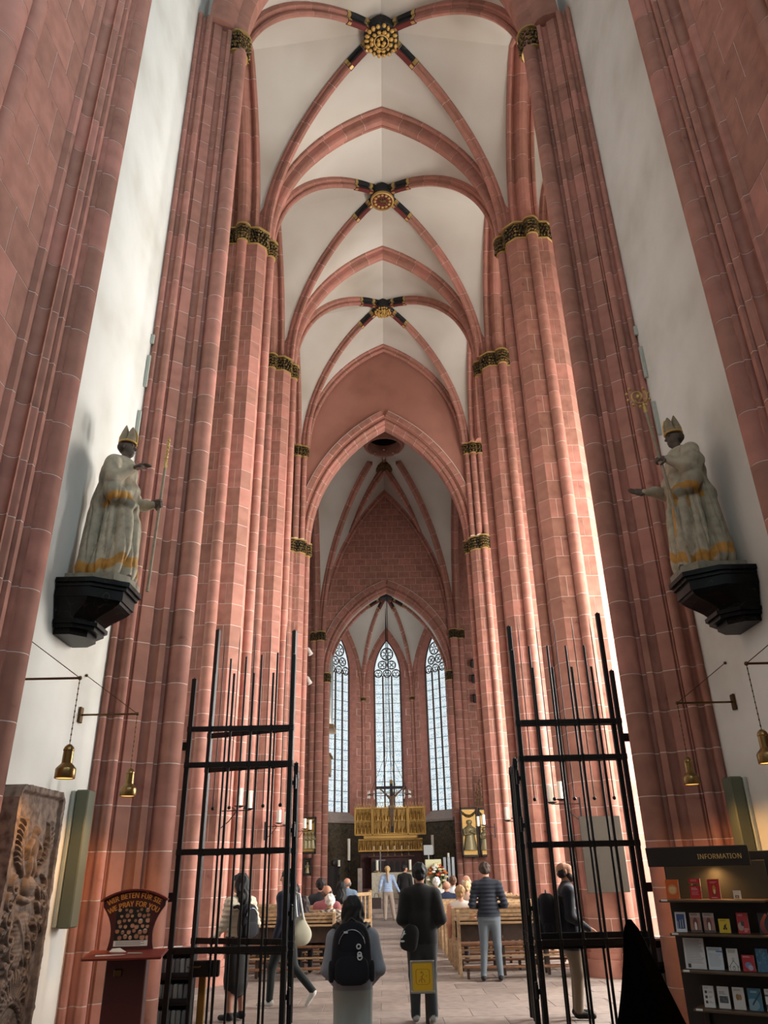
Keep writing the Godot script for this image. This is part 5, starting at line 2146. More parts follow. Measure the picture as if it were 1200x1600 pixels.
	for q in blobs:
		var i0 := maxi(0, int((q[0] - q[2]) / w * nx))
		var i1 := mini(nx, int((q[0] + q[2]) / w * nx) + 1)
		var j0 := maxi(0, int((q[1] - q[3]) / h * ny))
		var j1 := mini(ny, int((q[1] + q[3]) / h * ny) + 1)
		for j in range(j0, j1 + 1):
			for i in range(i0, i1 + 1):
				var du: float = (w * i / nx - q[0]) / q[2]
				var dv: float = (h * j / ny - q[1]) / q[3]
				var e := 1.0 - du * du - dv * dv
				if e > 0.0:
					var k := j * (nx + 1) + i
					heights[k] = maxf(heights[k], q[4] * sqrt(e))
	# inscription rows in the oval
	for j in ny + 1:
		var v := h * j / ny
		for i in nx + 1:
			var u := w * i / nx
			var e := pow((u - 0.48) / 0.235, 2.0) + pow((v - 0.44) / 0.30, 2.0)
			if e < 1.0:
				heights[j * (nx + 1) + i] = 0.03 + 0.004 * sin(v * 130.0) * signf(fn.get_noise_2d(u * 9.0, v * 2.0))
	var mb := MB.new()
	# u runs from the near edge to the far edge, the face looks towards +x
	var z0 := w / 2
	for j in ny + 1:
		for i in nx + 1:
			var k := j * (nx + 1) + i
			var top := 1.0
			if j == ny:
				top = 1.0
			var p := Vector3(0.27 + heights[k], h * j / ny, z0 - w * i / nx)
			# rounded upper corners and a crumbled far edge
			var uu := float(i) / nx
			var limit := h - 0.10 * pow(maxf(0.0, absf(uu - 0.5) * 2.0 - 0.75) / 0.25, 2.0) + 0.02 * fn.get_noise_2d(uu * 2.0, 9.0)
			p.y = minf(p.y, limit)
			if i == nx:
				p.z += 0.045 * (fn.get_noise_2d(3.0, p.y * 1.3) + 0.3)
			var a := heights[j * (nx + 1) + mini(i + 1, nx)] - heights[j * (nx + 1) + maxi(i - 1, 0)]
			var b := heights[mini(j + 1, ny) * (nx + 1) + i] - heights[maxi(j - 1, 0) * (nx + 1) + i]
			mb.vert(p, Vector3(2.0 * w / nx, -b * (w / nx) / (h / ny), a).normalized())
	for j in ny:
		for i in nx:
			var k := j * (nx + 1) + i
			mb.face(k, k + 1, k + nx + 2)
			mb.face(k, k + nx + 2, k + nx + 1)
	# near side, top, far side
	var steps := 24
	for s in [[0, 1.0], [nx, -1.0]]:
		for j in steps:
			var y0 := h * j / steps
			var y1 := h * (j + 1) / steps
			var ja := int(ny * j / float(steps))
			var jb := int(ny * (j + 1) / float(steps))
			var pa := mb.v[ja * (nx + 1) + s[0]]
			var pb := mb.v[jb * (nx + 1) + s[0]]
			mb.quad(Vector3(0.0, pa.y, pa.z), pa, pb, Vector3(0.0, pb.y, pb.z), Vector3(0, 0, s[1]))
	for i in nx:
		var pa := mb.v[ny * (nx + 1) + i]
		var pb := mb.v[ny * (nx + 1) + i + 1]
		mb.quad(Vector3(0, pa.y, pa.z), pa, pb, Vector3(0, pb.y, pb.z), Vector3.UP)
	part(o, "carved_stone", mb, mat_s)


func letters_on_arc(parent: Node, words: String, centre: Vector2, radius: float, mid: float, size: float, spread: float, z: float, material: Material) -> void:
	# raised letters set one by one along an arc in the parent's x, y plane
	var font := SystemFont.new()
	font.font_names = PackedStringArray(["Droid Sans"])
	font.font_weight = 700
	var widths := []
	var total := 0.0
	for c in words:
		var wd: float = {" ": 0.32, "I": 0.34, "R": 0.66, "W": 0.94, "B": 0.66, "E": 0.58, "T": 0.60, "N": 0.74, "F": 0.56, "S": 0.58, "U": 0.72, "P": 0.64, "A": 0.70, "Y": 0.64, "O": 0.78}.get(c, 0.72 if c == "Ü" else 0.66)
		widths.append(wd * spread)
		total += wd * spread
	var s := -total / 2
	for i in words.length():
		s += widths[i] / 2
		if words[i] != " ":
			var tm := TextMesh.new()
			tm.font = font
			tm.text = words[i]
			tm.font_size = 64
			tm.pixel_size = size / 64.0
			tm.depth = 0.006
			var a := mid - s / radius
			var o := part(parent, "letter", tm, material)
			o.position = Vector3(centre.x + cos(a) * radius, centre.y + sin(a) * radius, z)
			o.rotation.z = a - PI / 2
		s += widths[i] / 2


func prayer_stand() -> void:
	mat("red_lacquer", Color(0.42, 0.115, 0.085), 0.42)
	mat("dark_red_lacquer", Color(0.27, 0.075, 0.062), 0.5)
	mat("letter_gold", Color(0.86, 0.56, 0.24), 0.4, null, 1.0, 0.25)
	mat("white_paper", Color(0.88, 0.87, 0.84), 0.8)
	var o := thing("prayer_stand", "dark red wooden prayer stand with gold lettering and a picture of many faces", "stand", Vector3(-2.66, 0, -8.0), 0.08)
	# back board: narrow waist, flaring to a curved head
	var poly := PackedVector2Array()
	for i in 9:
		var u := i / 8.0
		poly.append(Vector2(-(0.215 - 0.03 * sin(u * PI) + 0.07 * pow(u, 3.0)), 1.05 + 0.38 * u))
	for i in 11:
		var a := lerpf(deg_to_rad(121), deg_to_rad(59), i / 10.0)
		poly.append(Vector2(cos(a) * 0.56, 1.005 + sin(a) * 0.56))
	for i in 9:
		var u := 1.0 - i / 8.0
		poly.append(Vector2(0.215 - 0.03 * sin(u * PI) + 0.07 * pow(u, 3.0), 1.05 + 0.38 * u))
	var mb := MB.new()
	mb.extrude(poly, Transform3D.IDENTITY, -0.03, 0.0)
	part(o, "back_board", mb, m.dark_red_lacquer)
	# curved rim over the head
	mb = MB.new()
	var frames := []
	for i in 15:
		var a := lerpf(deg_to_rad(123), deg_to_rad(57), i / 14.0)
		frames.append(Transform3D(Basis(Vector3(0, 0, 1), Vector3(cos(a), sin(a), 0), Vector3(-sin(a), cos(a), 0)), Vector3(cos(a) * 0.56, 1.005 + sin(a) * 0.56, 0)))
	mb.sweep(PackedVector2Array([Vector2(-0.035, -0.004), Vector2(0.035, -0.004), Vector2(0.035, 0.012), Vector2(-0.035, 0.012)]), frames)
	part(o, "head_rim", mb, m.red_lacquer)
	letters_on_arc(o, "WIR BETEN FÜR SIE", Vector2(0, 1.005), 0.515, PI / 2, 0.062, 0.0545, 0.004, m.letter_gold)
	letters_on_arc(o, "WE PRAY FOR YOU", Vector2(0, 1.005), 0.445, PI / 2, 0.062, 0.0525, 0.004, m.letter_gold)
	# picture of many faces
	var im := Image.create(128, 176, false, Image.FORMAT_RGB8)
	im.fill(Color(0.05, 0.045, 0.05))
	var r := RandomNumberGenerator.new()
	r.seed = 4
	for row in 6:
		for c in 6:
			var cx := 12 + c * 21 + r.randi_range(-4, 4) + (8 if row % 2 else 0)
			var cy := 14 + row * 24 + r.randi_range(-4, 4)
			var rx := r.randi_range(5, 8) + row / 2
			var tone := Color(0.80, 0.60, 0.47).lerp(Color(0.55, 0.36, 0.27), r.randf() * 0.8)
			var hair: Color = [Color(0.85, 0.83, 0.8), Color(0.25, 0.18, 0.12), Color(0.5, 0.4, 0.3)][r.randi() % 3]
			for y in range(-rx - 4, rx + 5):
				for x in range(-rx, rx + 1):
					var e := pow(x / float(rx), 2.0) + pow(y / (rx * 1.3), 2.0)
					if e < 1.0 and cx + x >= 0 and cx + x < 128 and cy + y >= 0 and cy + y < 150:
						im.set_pixel(cx + x, cy + y, hair if y < -rx * 0.75 else tone)
	im.fill_rect(Rect2i(0, 150, 128, 26), Color(0.90, 0.89, 0.86))
	for k in 4:
		im.fill_rect(Rect2i(8, 154 + k * 5, 108 - 14 * (k % 2), 2), Color(0.35, 0.33, 0.32))
	var pm := mat("faces_print", Color.WHITE, 0.5)
	pm.albedo_texture = ImageTexture.create_from_image(im)
	mb = MB.new()
	mb.quad(Vector3(-0.155, 1.10, 0.004), Vector3(0.155, 1.10, 0.004), Vector3(0.155, 1.42, 0.004), Vector3(-0.155, 1.42, 0.004), Vector3(0, 0, 1))
	part(o, "picture", mb, pm)
	# sloping shelf, post, foot
	mb = MB.new()
	mb.bevel_box(Vector3(0, 0, 0), Vector3(0.70, 0.026, 0.34), 0.008, Transform3D(Basis(Vector3.RIGHT, 0.10), Vector3(0, 1.045, 0.15)))
	part(o, "shelf", mb, m.red_lacquer)
	mb = MB.new()
	mb.bevel_box(Vector3(0.0, 0.53, 0.0), Vector3(0.36, 0.98, 0.16), 0.008)
	part(o, "post", mb, m.dark_red_lacquer)
	mb = MB.new()
	mb.bevel_box(Vector3(0, 0.02, 0.05), Vector3(0.5, 0.04, 0.4), 0.008)
	part(o, "foot", mb, m.dark_red_lacquer)
	mb = MB.new()
	mb.bevel_box(Vector3(-0.06, 0.90, 0.10), Vector3(0.07, 0.06, 0.04), 0.006)
	part(o, "coin_slot", mb, m.dark_brass)
	# loose papers and a pen on the shelf
	mb = MB.new()
	mb.bevel_box(Vector3(0, 0.004, 0), Vector3(0.26, 0.008, 0.18), 0.002, Transform3D(Basis(Vector3.UP, 0.3)))
	mb.quad(Vector3(-0.05, 0.01, -0.06), Vector3(0.14, 0.01, -0.05), Vector3(0.05, 0.05, -0.09), Vector3(-0.02, 0.045, -0.09), Vector3(0, 0.7, 0.7))
	single("note_paper", "loose white note sheets lying on the prayer stand shelf", "paper", mb, m.white_paper, Vector3(-2.78, 1.045, -7.84))
	mb = MB.new()
	mb.tube([Vector3(-0.07, 0.008, 0), Vector3(0.05, 0.008, 0.02), Vector3(0.07, 0.008, 0.024)], [0.006, 0.006, 0.001], 7)
	single("ballpoint_pen", "grey ballpoint pen lying beside the note sheets", "pen", mb, m.pale_edge, Vector3(-2.55, 1.05, -7.82))


# ---------------------------------------------------------------- information rack with its leaflets
func leaflet_tex(kind: int) -> ImageTexture:
	var w := 64
	var h := 96
	var im := Image.create(w, h, false, Image.FORMAT_RGB8)
	var r := RandomNumberGenerator.new()
	r.seed = 300 + kind
	var lines := func(x: int, y: int, n: int, wd: int, c: Color) -> void:
		for k in n:
			im.fill_rect(Rect2i(x, y + k * 5, wd - r.randi() % 12, 2), c)
	var disc := func(cx: float, cy: float, rx: float, ry: float, c: Color) -> void:
		for y in range(maxi(0, int(cy - ry)), mini(h, int(cy + ry) + 1)):
			for x in range(maxi(0, int(cx - rx)), mini(w, int(cx + rx) + 1)):
				if pow((x - cx) / rx, 2.0) + pow((y - cy) / ry, 2.0) < 1.0:
					im.set_pixel(x, y, c)
	match kind:
		0:
			im.fill(Color(0.90, 0.42, 0.13))
			disc.call(32, 50, 24, 26, Color(0.94, 0.60, 0.30))
			disc.call(32, 52, 17, 18, Color(0.97, 0.80, 0.55))
			lines.call(16, 36, 3, 36, Color(0.96, 0.88, 0.74))
		1:
			im.fill(Color(0.83, 0.08, 0.14))
			im.fill_rect(Rect2i(0, 20, 64, 14), Color(0.55, 0.38, 0.20))
			for i in 9:
				im.fill_rect(Rect2i(r.randi() % 56, 20 + r.randi() % 10, 8, 4), [Color(0.9, 0.7, 0.3), Color(0.2, 0.15, 0.12), Color(0.3, 0.4, 0.3)][i % 3])
			lines.call(10, 5, 2, 44, Color(0.93, 0.7, 0.7))
			lines.call(8, 42, 3, 40, Color(0.95, 0.85, 0.85))
			lines.call(8, 60, 4, 44, Color(0.90, 0.6, 0.6))
		2:
			im.fill(Color(0.80, 0.09, 0.12))
			im.fill_rect(Rect2i(20, 30, 26, 52), Color(0.62, 0.16, 0.10))
			disc.call(33, 48, 9, 20, Color(0.93, 0.55, 0.2))
			disc.call(33, 60, 6, 12, Color(1.0, 0.86, 0.55))
			lines.call(14, 12, 2, 38, Color(0.92, 0.72, 0.7))
			lines.call(14, 88, 1, 38, Color(0.95, 0.9, 0.88))
		3:
			im.fill(Color(0.94, 0.92, 0.86))
			im.fill_rect(Rect2i(14, 54, 34, 34), Color(0.55, 0.33, 0.22))
			disc.call(30, 72, 9, 12, Color(0.85, 0.65, 0.5))
		4:
			im.fill(Color(0.88, 0.90, 0.92))
			im.fill_rect(Rect2i(8, 10, 48, 70), Color(0.25, 0.36, 0.58))
			for i in 6:
				im.fill_rect(Rect2i(12 + i * 7, 34 + r.randi() % 12, 4, 40), Color(0.16, 0.19, 0.28) if i % 2 else Color(0.75, 0.78, 0.8))
		5:
			im.fill(Color(0.66, 0.48, 0.42))
			im.fill_rect(Rect2i(0, 0, 64, 22), Color(0.74, 0.66, 0.62))
			lines.call(8, 6, 2, 44, Color(0.35, 0.25, 0.24))
			disc.call(32, 56, 15, 34, Color(0.45, 0.24, 0.20))
			disc.call(32, 66, 8, 22, Color(0.92, 0.88, 0.84))
			im.fill_rect(Rect2i(0, 84, 64, 12), Color(0.36, 0.30, 0.28))
		6:
			im.fill(Color(0.86, 0.74, 0.16))
			for q in [[34, 52, 7, 9], [28, 66, 6, 8], [40, 66, 5, 8], [36, 42, 4, 5], [42, 38, 2, 6]]:
				disc.call(q[0], q[1], q[2], q[3], Color(0.12, 0.10, 0.08))
			lines.call(8, 8, 2, 40, Color(0.35, 0.28, 0.08))
		7:
			im.fill(Color(0.74, 0.13, 0.16))
			disc.call(18, 64, 16, 20, Color(0.70, 0.60, 0.55))
			disc.call(30, 50, 10, 12, Color(0.25, 0.22, 0.22))
			lines.call(8, 8, 2, 34, Color(0.92, 0.7, 0.7))
			lines.call(34, 72, 4, 28, Color(0.95, 0.8, 0.8))
		8:
			im.fill(Color(0.12, 0.10, 0.13))
			for i in 60:
				var u := i / 59.0
				disc.call(46 - 26 * sin(u * 2.6), 10 + 78 * u, 8 + 7 * u, 7, Color(0.82, 0.36, 0.20).lerp(Color(0.45, 0.16, 0.14), u))
		9:
			im.fill(Color(0.86, 0.87, 0.87))
			lines.call(6, 6, 15, 54, Color(0.62, 0.63, 0.64))
			im.fill_rect(Rect2i(8, 80, 9, 12), Color(0.2, 0.2, 0.2))
		10:
			im.fill(Color(0.84, 0.88, 0.91))
			im.fill_rect(Rect2i(38, 15, 26, 6), Color(0.27, 0.55, 0.76))
			lines.call(6, 6, 2, 50, Color(0.45, 0.48, 0.5))
			lines.call(6, 28, 11, 52, Color(0.68, 0.71, 0.74))
		11:
			im.fill(Color(0.88, 0.88, 0.86))
			lines.call(8, 6, 3, 48, Color(0.5, 0.5, 0.5))
			for i in 28:
				im.fill_rect(Rect2i(4 + i, 80 - i, 2, 2), Color(0.15, 0.15, 0.16))
				im.fill_rect(Rect2i(60 - i, 80 - i, 2, 2), Color(0.15, 0.15, 0.16))
			im.fill_rect(Rect2i(10, 76, 2, 20), Color(0.15, 0.15, 0.16))
			im.fill_rect(Rect2i(54, 76, 2, 20), Color(0.15, 0.15, 0.16))
			im.fill_rect(Rect2i(28, 40, 2, 14), Color(0.15, 0.15, 0.16))
			im.fill_rect(Rect2i(36, 40, 2, 14), Color(0.15, 0.15, 0.16))
			disc.call(32, 84, 7, 9, Color(0.15, 0.15, 0.16))
			disc.call(32, 85, 5, 7, Color(0.88, 0.88, 0.86))
		12:
			im.fill(Color(0.74, 0.12, 0.15))
			disc.call(30, 60, 18, 20, Color(0.50, 0.52, 0.68))
			disc.call(40, 74, 14, 16, Color(0.70, 0.70, 0.80))
			lines.call(6, 8, 2, 40, Color(0.92, 0.75, 0.7))
		13:
			im.fill(Color(0.26, 0.44, 0.56))
			for i in 40:
				disc.call(r.randi() % 64, r.randi() % 96, 5, 8, Color(0.20, 0.38, 0.52).lerp(Color(0.40, 0.58, 0.66), r.randf()))
		14:
			im.fill(Color(0.20, 0.42, 0.68))
			disc.call(30, 62, 22, 28, Color(0.46, 0.25, 0.36))
			disc.call(44, 50, 12, 14, Color(0.70, 0.50, 0.52))
			lines.call(8, 6, 2, 40, Color(0.80, 0.88, 0.95))
		15:
			im.fill(Color(0.88, 0.88, 0.87))
			for k in 3:
				im.fill_rect(Rect2i(10, 22 + k * 22, 14, 12), Color(0.22, 0.22, 0.23))
				lines.call(30, 24 + k * 22, 2, 28, Color(0.55, 0.55, 0.55))
			lines.call(8, 6, 2, 30, Color(0.55, 0.72, 0.80))
		16:
			im.fill(Color(0.86, 0.86, 0.85))
			lines.call(8, 22, 3, 40, Color(0.45, 0.45, 0.46))
			im.fill_rect(Rect2i(8, 42, 48, 30), Color(0.30, 0.31, 0.32))
			for i in 20:
				im.fill_rect(Rect2i(8 + r.randi() % 44, 42 + r.randi() % 26, 5, 4), Color(0.42, 0.44, 0.45))
		17:
			im.fill(Color(0.86, 0.85, 0.83))
			lines.call(8, 8, 2, 46, Color(0.5, 0.5, 0.5))
			disc.call(26, 42, 10, 14, Color(0.60, 0.46, 0.27))
			disc.call(40, 42, 9, 13, Color(0.66, 0.52, 0.32))
		18:
			im.fill(Color(0.24, 0.46, 0.55))
			disc.call(20, 70, 30, 26, Color(0.50, 0.62, 0.68))
			for i in 30:
				disc.call(60 - i * 1.4, 16 + i * 1.8, 3, 5, Color(0.15, 0.28, 0.36))
			lines.call(14, 12, 2, 34, Color(0.80, 0.88, 0.90))
		19:
			im.fill(Color(0.88, 0.88, 0.87))
			im.fill_rect(Rect2i(0, 24, 64, 8), Color(0.42, 0.42, 0.44))
			im.fill_rect(Rect2i(0, 66, 64, 22), Color(0.34, 0.34, 0.36))
			lines.call(10, 6, 2, 40, Color(0.5, 0.5, 0.5))
			lines.call(10, 40, 4, 44, Color(0.68, 0.68, 0.68))
		_:
			im.fill(Color(0.87, 0.87, 0.86))
			disc.call(26, 36, 22, 12, Color(0.40, 0.40, 0.42))
			disc.call(48, 48, 14, 8, Color(0.55, 0.55, 0.57))
			lines.call(8, 70, 3, 40, Color(0.62, 0.62, 0.62))
	return ImageTexture.create_from_image(im)


func build_information() -> void:
	mat("rack_metal", Color(0.14, 0.115, 0.09), 0.5)
	mat("rack_panel", Color(0.30, 0.265, 0.205), 0.45, null, 1.0, 0.35)
	mat("rack_shelf", Color(0.32, 0.25, 0.18), 0.45)
	mat("header_gold", Color(0.88, 0.72, 0.46), 0.5)
	# local x runs along the shelves from the end by the gate, z out of the rack towards the hall
	var turn := deg_to_rad(-34.0)
	var at := Vector3(1.985, 0, -7.0)
	var t := Transform3D(Basis(Vector3.UP, turn), at)
	var o := thing("information_rack", "dark metal leaflet rack with an INFORMATION header and four shelves", "rack", at, turn)
	var mb := MB.new()
	mb.bevel_box(Vector3(0.50, 1.0, -0.30), Vector3(1.0, 1.56, 0.03), 0.004)
	part(o, "back_panel", mb, m.rack_metal)
	mb = MB.new()
	mb.bevel_box(Vector3(0.42, 1.56, -0.27), Vector3(0.80, 0.30, 0.02), 0.003)
	part(o, "upper_panel", mb, m.rack_panel)
	mb = MB.new()
	mb.bevel_box(Vector3(0.395, 1.735, -0.20), Vector3(0.79, 0.145, 0.03), 0.004, Transform3D(Basis(Vector3.RIGHT, 0.12), Vector3(0, 0.0, 0.15)))
	var header := part(o, "header", mb, m.rack_metal)
	var font := SystemFont.new()
	font.font_names = PackedStringArray(["Droid Sans"])
	var tm := TextMesh.new()
	tm.font = font
	tm.text = "INFORMATION"
	tm.font_size = 48
	tm.pixel_size = 0.05 / 48.0
	tm.depth = 0.004
	var txt := part(header, "lettering", tm, m.header_gold)
	txt.position = Vector3(0.575, 1.742, 0.185)
	txt.rotation.x = 0.12
	for s in [[1.43, 0.0, 0.80], [1.19, 0.045, 0.95], [0.935, 0.085, 1.0], [0.68, 0.135, 1.05]]:
		mb = MB.new()
		mb.bevel_box(Vector3((s[1] + s[2]) / 2, s[0] - 0.012, -0.13), Vector3(s[2] - s[1], 0.018, 0.30), 0.004)
		part(o, "shelf", mb, m.rack_shelf)
		mb = MB.new()
		mb.bevel_box(Vector3(s[1] + 0.045, s[0] - 0.006, 0.022), Vector3(0.05, 0.014, 0.006), 0.002)
		part(o, "shelf_label", mb, m.white_paper)
	mb = MB.new()
	mb.bevel_box(Vector3(0.16, 0.4, -0.26), Vector3(0.04, 0.8, 0.04), 0.004)
	part(o, "leg", mb, m.rack_metal)
	mb = MB.new()
	mb.bevel_box(Vector3(0.9, 0.4, -0.26), Vector3(0.04, 0.8, 0.04), 0.004)
	part(o, "leg", mb, m.rack_metal)
	# the strip light under the header
	var lg := mat("rack_lamp_glow", Color(1.0, 0.9, 0.7), 0.4)
	lg.emission_enabled = true
	lg.emission = Color(1.0, 0.80, 0.52)
	lg.emission_energy_multiplier = 1.6
	mb = MB.new()
	mb.tube([Vector3(0.20, 1.70, -0.20), Vector3(0.56, 1.70, -0.20)], 0.010, 8)
	part(o, "strip_lamp", mb, lg)
	spot("rack_lamp_light", t * Vector3(0.42, 1.68, -0.19), t.basis * Vector3(0, -1, 0.05), 0.20, 80.0, Color(1.0, 0.80, 0.55))
	# leaflets: [kind, x, width, height, shelf top, label]
	var rows := [
		[0, 0.10, 0.105, 0.145, 1.43, "orange leaflet with a pale glowing globe on the top shelf"],
		[1, 0.285, 0.088, 0.15, 1.43, "crimson leaflet with a picture band on the top shelf"],
		[2, 0.43, 0.092, 0.145, 1.43, "red leaflet with a glowing candle window on the top shelf"],
		[3, 0.60, 0.055, 0.062, 1.43, "tiny cream card with a brown picture on the top shelf"],
		[4, 0.125, 0.085, 0.145, 1.19, "pale leaflet with blue towers on the second shelf"],
		[5, 0.24, 0.082, 0.14, 1.19, "pinkish church interior leaflet beside the pale blue tower leaflet"],
		[5, 0.345, 0.082, 0.14, 1.19, "pinkish church interior leaflet beside the yellow booklet"],
		[6, 0.46, 0.085, 0.10, 1.19, "small yellow booklet with a black antelope on the second shelf"],
		[7, 0.60, 0.083, 0.145, 1.19, "red leaflet with a grey picture on the second shelf"],
		[8, 0.755, 0.08, 0.145, 1.19, "dark leaflet with a swirl of orange flame on the second shelf"],
		[9, 0.19, 0.16, 0.215, 0.935, "large white printed sheet with a small photo on the third shelf"],
		[10, 0.345, 0.115, 0.155, 0.935, "white form with a blue bar on the third shelf"],
		[11, 0.475, 0.082, 0.15, 0.935, "white leaflet with a drawn chapel outline on the third shelf"],
		[12, 0.585, 0.088, 0.11, 0.935, "small red booklet with pale blue figures on the third shelf"],
		[13, 0.69, 0.085, 0.155, 0.935, "mottled blue leaflet on the third shelf"],
		[14, 0.80, 0.085, 0.15, 0.935, "blue leaflet with a purple picture on the third shelf"],
		[15, 0.245, 0.08, 0.145, 0.68, "white leaflet with three small photos on the bottom shelf"],
		[16, 0.355, 0.084, 0.145, 0.68, "white leaflet with a grey photo on the bottom shelf"],
		[17, 0.465, 0.084, 0.145, 0.68, "cream leaflet with a golden emblem on the bottom shelf"],
		[18, 0.58, 0.095, 0.145, 0.68, "teal blue leaflet with a wing on the bottom shelf"],
		[19, 0.70, 0.092, 0.145, 0.68, "white leaflet with grey bands on the bottom shelf"],
		[20, 0.83, 0.095, 0.145, 0.68, "white leaflet with a grey cloud photo on the bottom shelf"],
	]
	var edge := mat("leaflet_edge", Color(0.82, 0.81, 0.79), 0.7)
	for q in rows:
		var lm := mat("leaflet_print_%d" % q[0], Color(0.92, 0.92, 0.92), 0.45)
		lm.albedo_texture = leaflet_tex(q[0])
		var lean := Basis(Vector3.RIGHT, -0.16 + 0.02 * sin(q[1] * 40.0)) * Basis(Vector3.UP, 0.05 * sin(q[1] * 23.0))
		var th := 0.006 + 0.012 * absf(sin(q[1] * 17.0 + q[4]))
		var lf := thing("leaflet", q[5], "leaflet", t * Vector3(q[1], q[4], -0.06), turn, "leaflets on the information rack")
		var body := MB.new()
		body.box(Vector3(0, q[3] / 2 + 0.002, -th / 2), Vector3(q[2], q[3], th), Transform3D(lean, Vector3.ZERO))
		part(lf, "pages", body, edge)
		var cover := MB.new()
		var tt := Transform3D(lean, Vector3(0, 0.002, 0))
		cover.quad(tt * Vector3(-q[2] / 2, 0, 0.001), tt * Vector3(q[2] / 2, 0, 0.001), tt * Vector3(q[2] / 2, q[3], 0.001), tt * Vector3(-q[2] / 2, q[3], 0.001), lean * Vector3(0, 0, 1))
		part(lf, "cover", cover, lm)
	# black cloth hung over a stand beside the gate
	mat("black_cloth", Color(0.012, 0.012, 0.013), 1.0).metallic_specular = 0.1
	mb = MB.new()
	var rings := 14
	var sides := 30
	var idx := []
	for i in rings + 1:
		var u := i / float(rings)
		var row := []
		for k in sides:
			var a := TAU * k / sides
			var rad := 0.025 + 0.25 * pow(u, 0.62) + 0.10 * u * u
			rad *= 1.0 + 0.13 * u * sin(a * 7.0 + u * 2.0) + 0.06 * sin(a * 3.0 + 3.0 * u)
			var off := Vector3(0.10 * u, 0, 0.0)
			row.append(mb.vert(off + Vector3(cos(a) * rad, 1.17 * (1.0 - u) + 0.0, sin(a) * rad * 0.75), Vector3(cos(a), 0.35 + 0.15 * sin(a * 7.0), sin(a)).normalized()))
		idx.append(row)
	for i in rings:
		for k in sides:
			var l := (k + 1) % sides
			mb.face(idx[i][k], idx[i][l], idx[i + 1][k])
			mb.face(idx[i][l], idx[i + 1][l], idx[i + 1][k])
	single("draped_cover", "peaked black cloth draped over a stand beside the iron gate and the rack", "cloth", mb, m.black_cloth, Vector3(2.29, 0.0, -9.05))


# ---------------------------------------------------------------- things in the nave
func sconce(sgn: float, base: Vector3, label: String) -> void:
	# forged wall bracket with two drip pans and two white candles
	var o := thing("candle_sconce", label, "sconce", base)
	var mb := MB.new()
	mb.bevel_box(Vector3(0, -0.1, 0), Vector3(0.03, 0.42, 0.03), 0.004)
	mb.tube([Vector3(0, 0, 0), Vector3(-sgn * 0.52, 0, 0.05)], 0.010, 6)
	mb.tube([Vector3(0, -0.30, 0), Vector3(-sgn * 0.16, -0.18, 0.02), Vector3(-sgn * 0.30, 0, 0.03)], 0.009, 6)
	mb.tube([Vector3(-sgn * 0.30, 0, 0.03), Vector3(-sgn * 0.24, 0.04, 0.20)], 0.008, 6)
	part(o, "bracket", mb, m.wrought_iron)
	for q in [[Vector3(-sgn * 0.52, 0.02, 0.05), 0.30], [Vector3(-sgn * 0.36, 0.06, 0.16), 0.30]]:
		var pan := MB.new()
		pan.lathe([Vector2(0.0, -0.02), Vector2(0.03, -0.02), Vector2(0.10, 0.008), Vector2(0.105, 0.012), Vector2(0.03, 0.0), Vector2(0.0, 0.0)], 14, Transform3D(Basis.IDENTITY, q[0]))
		part(o, "drip_pan", pan, m.wrought_iron)
		var c := MB.new()
		c.lathe([Vector2(0.052, 0.0), Vector2(0.052, q[1]), Vector2(0.046, q[1] + 0.006), Vector2(0.0, q[1])], 12, Transform3D(Basis.IDENTITY, q[0]))
		part(o, "candle", c, m.wax)


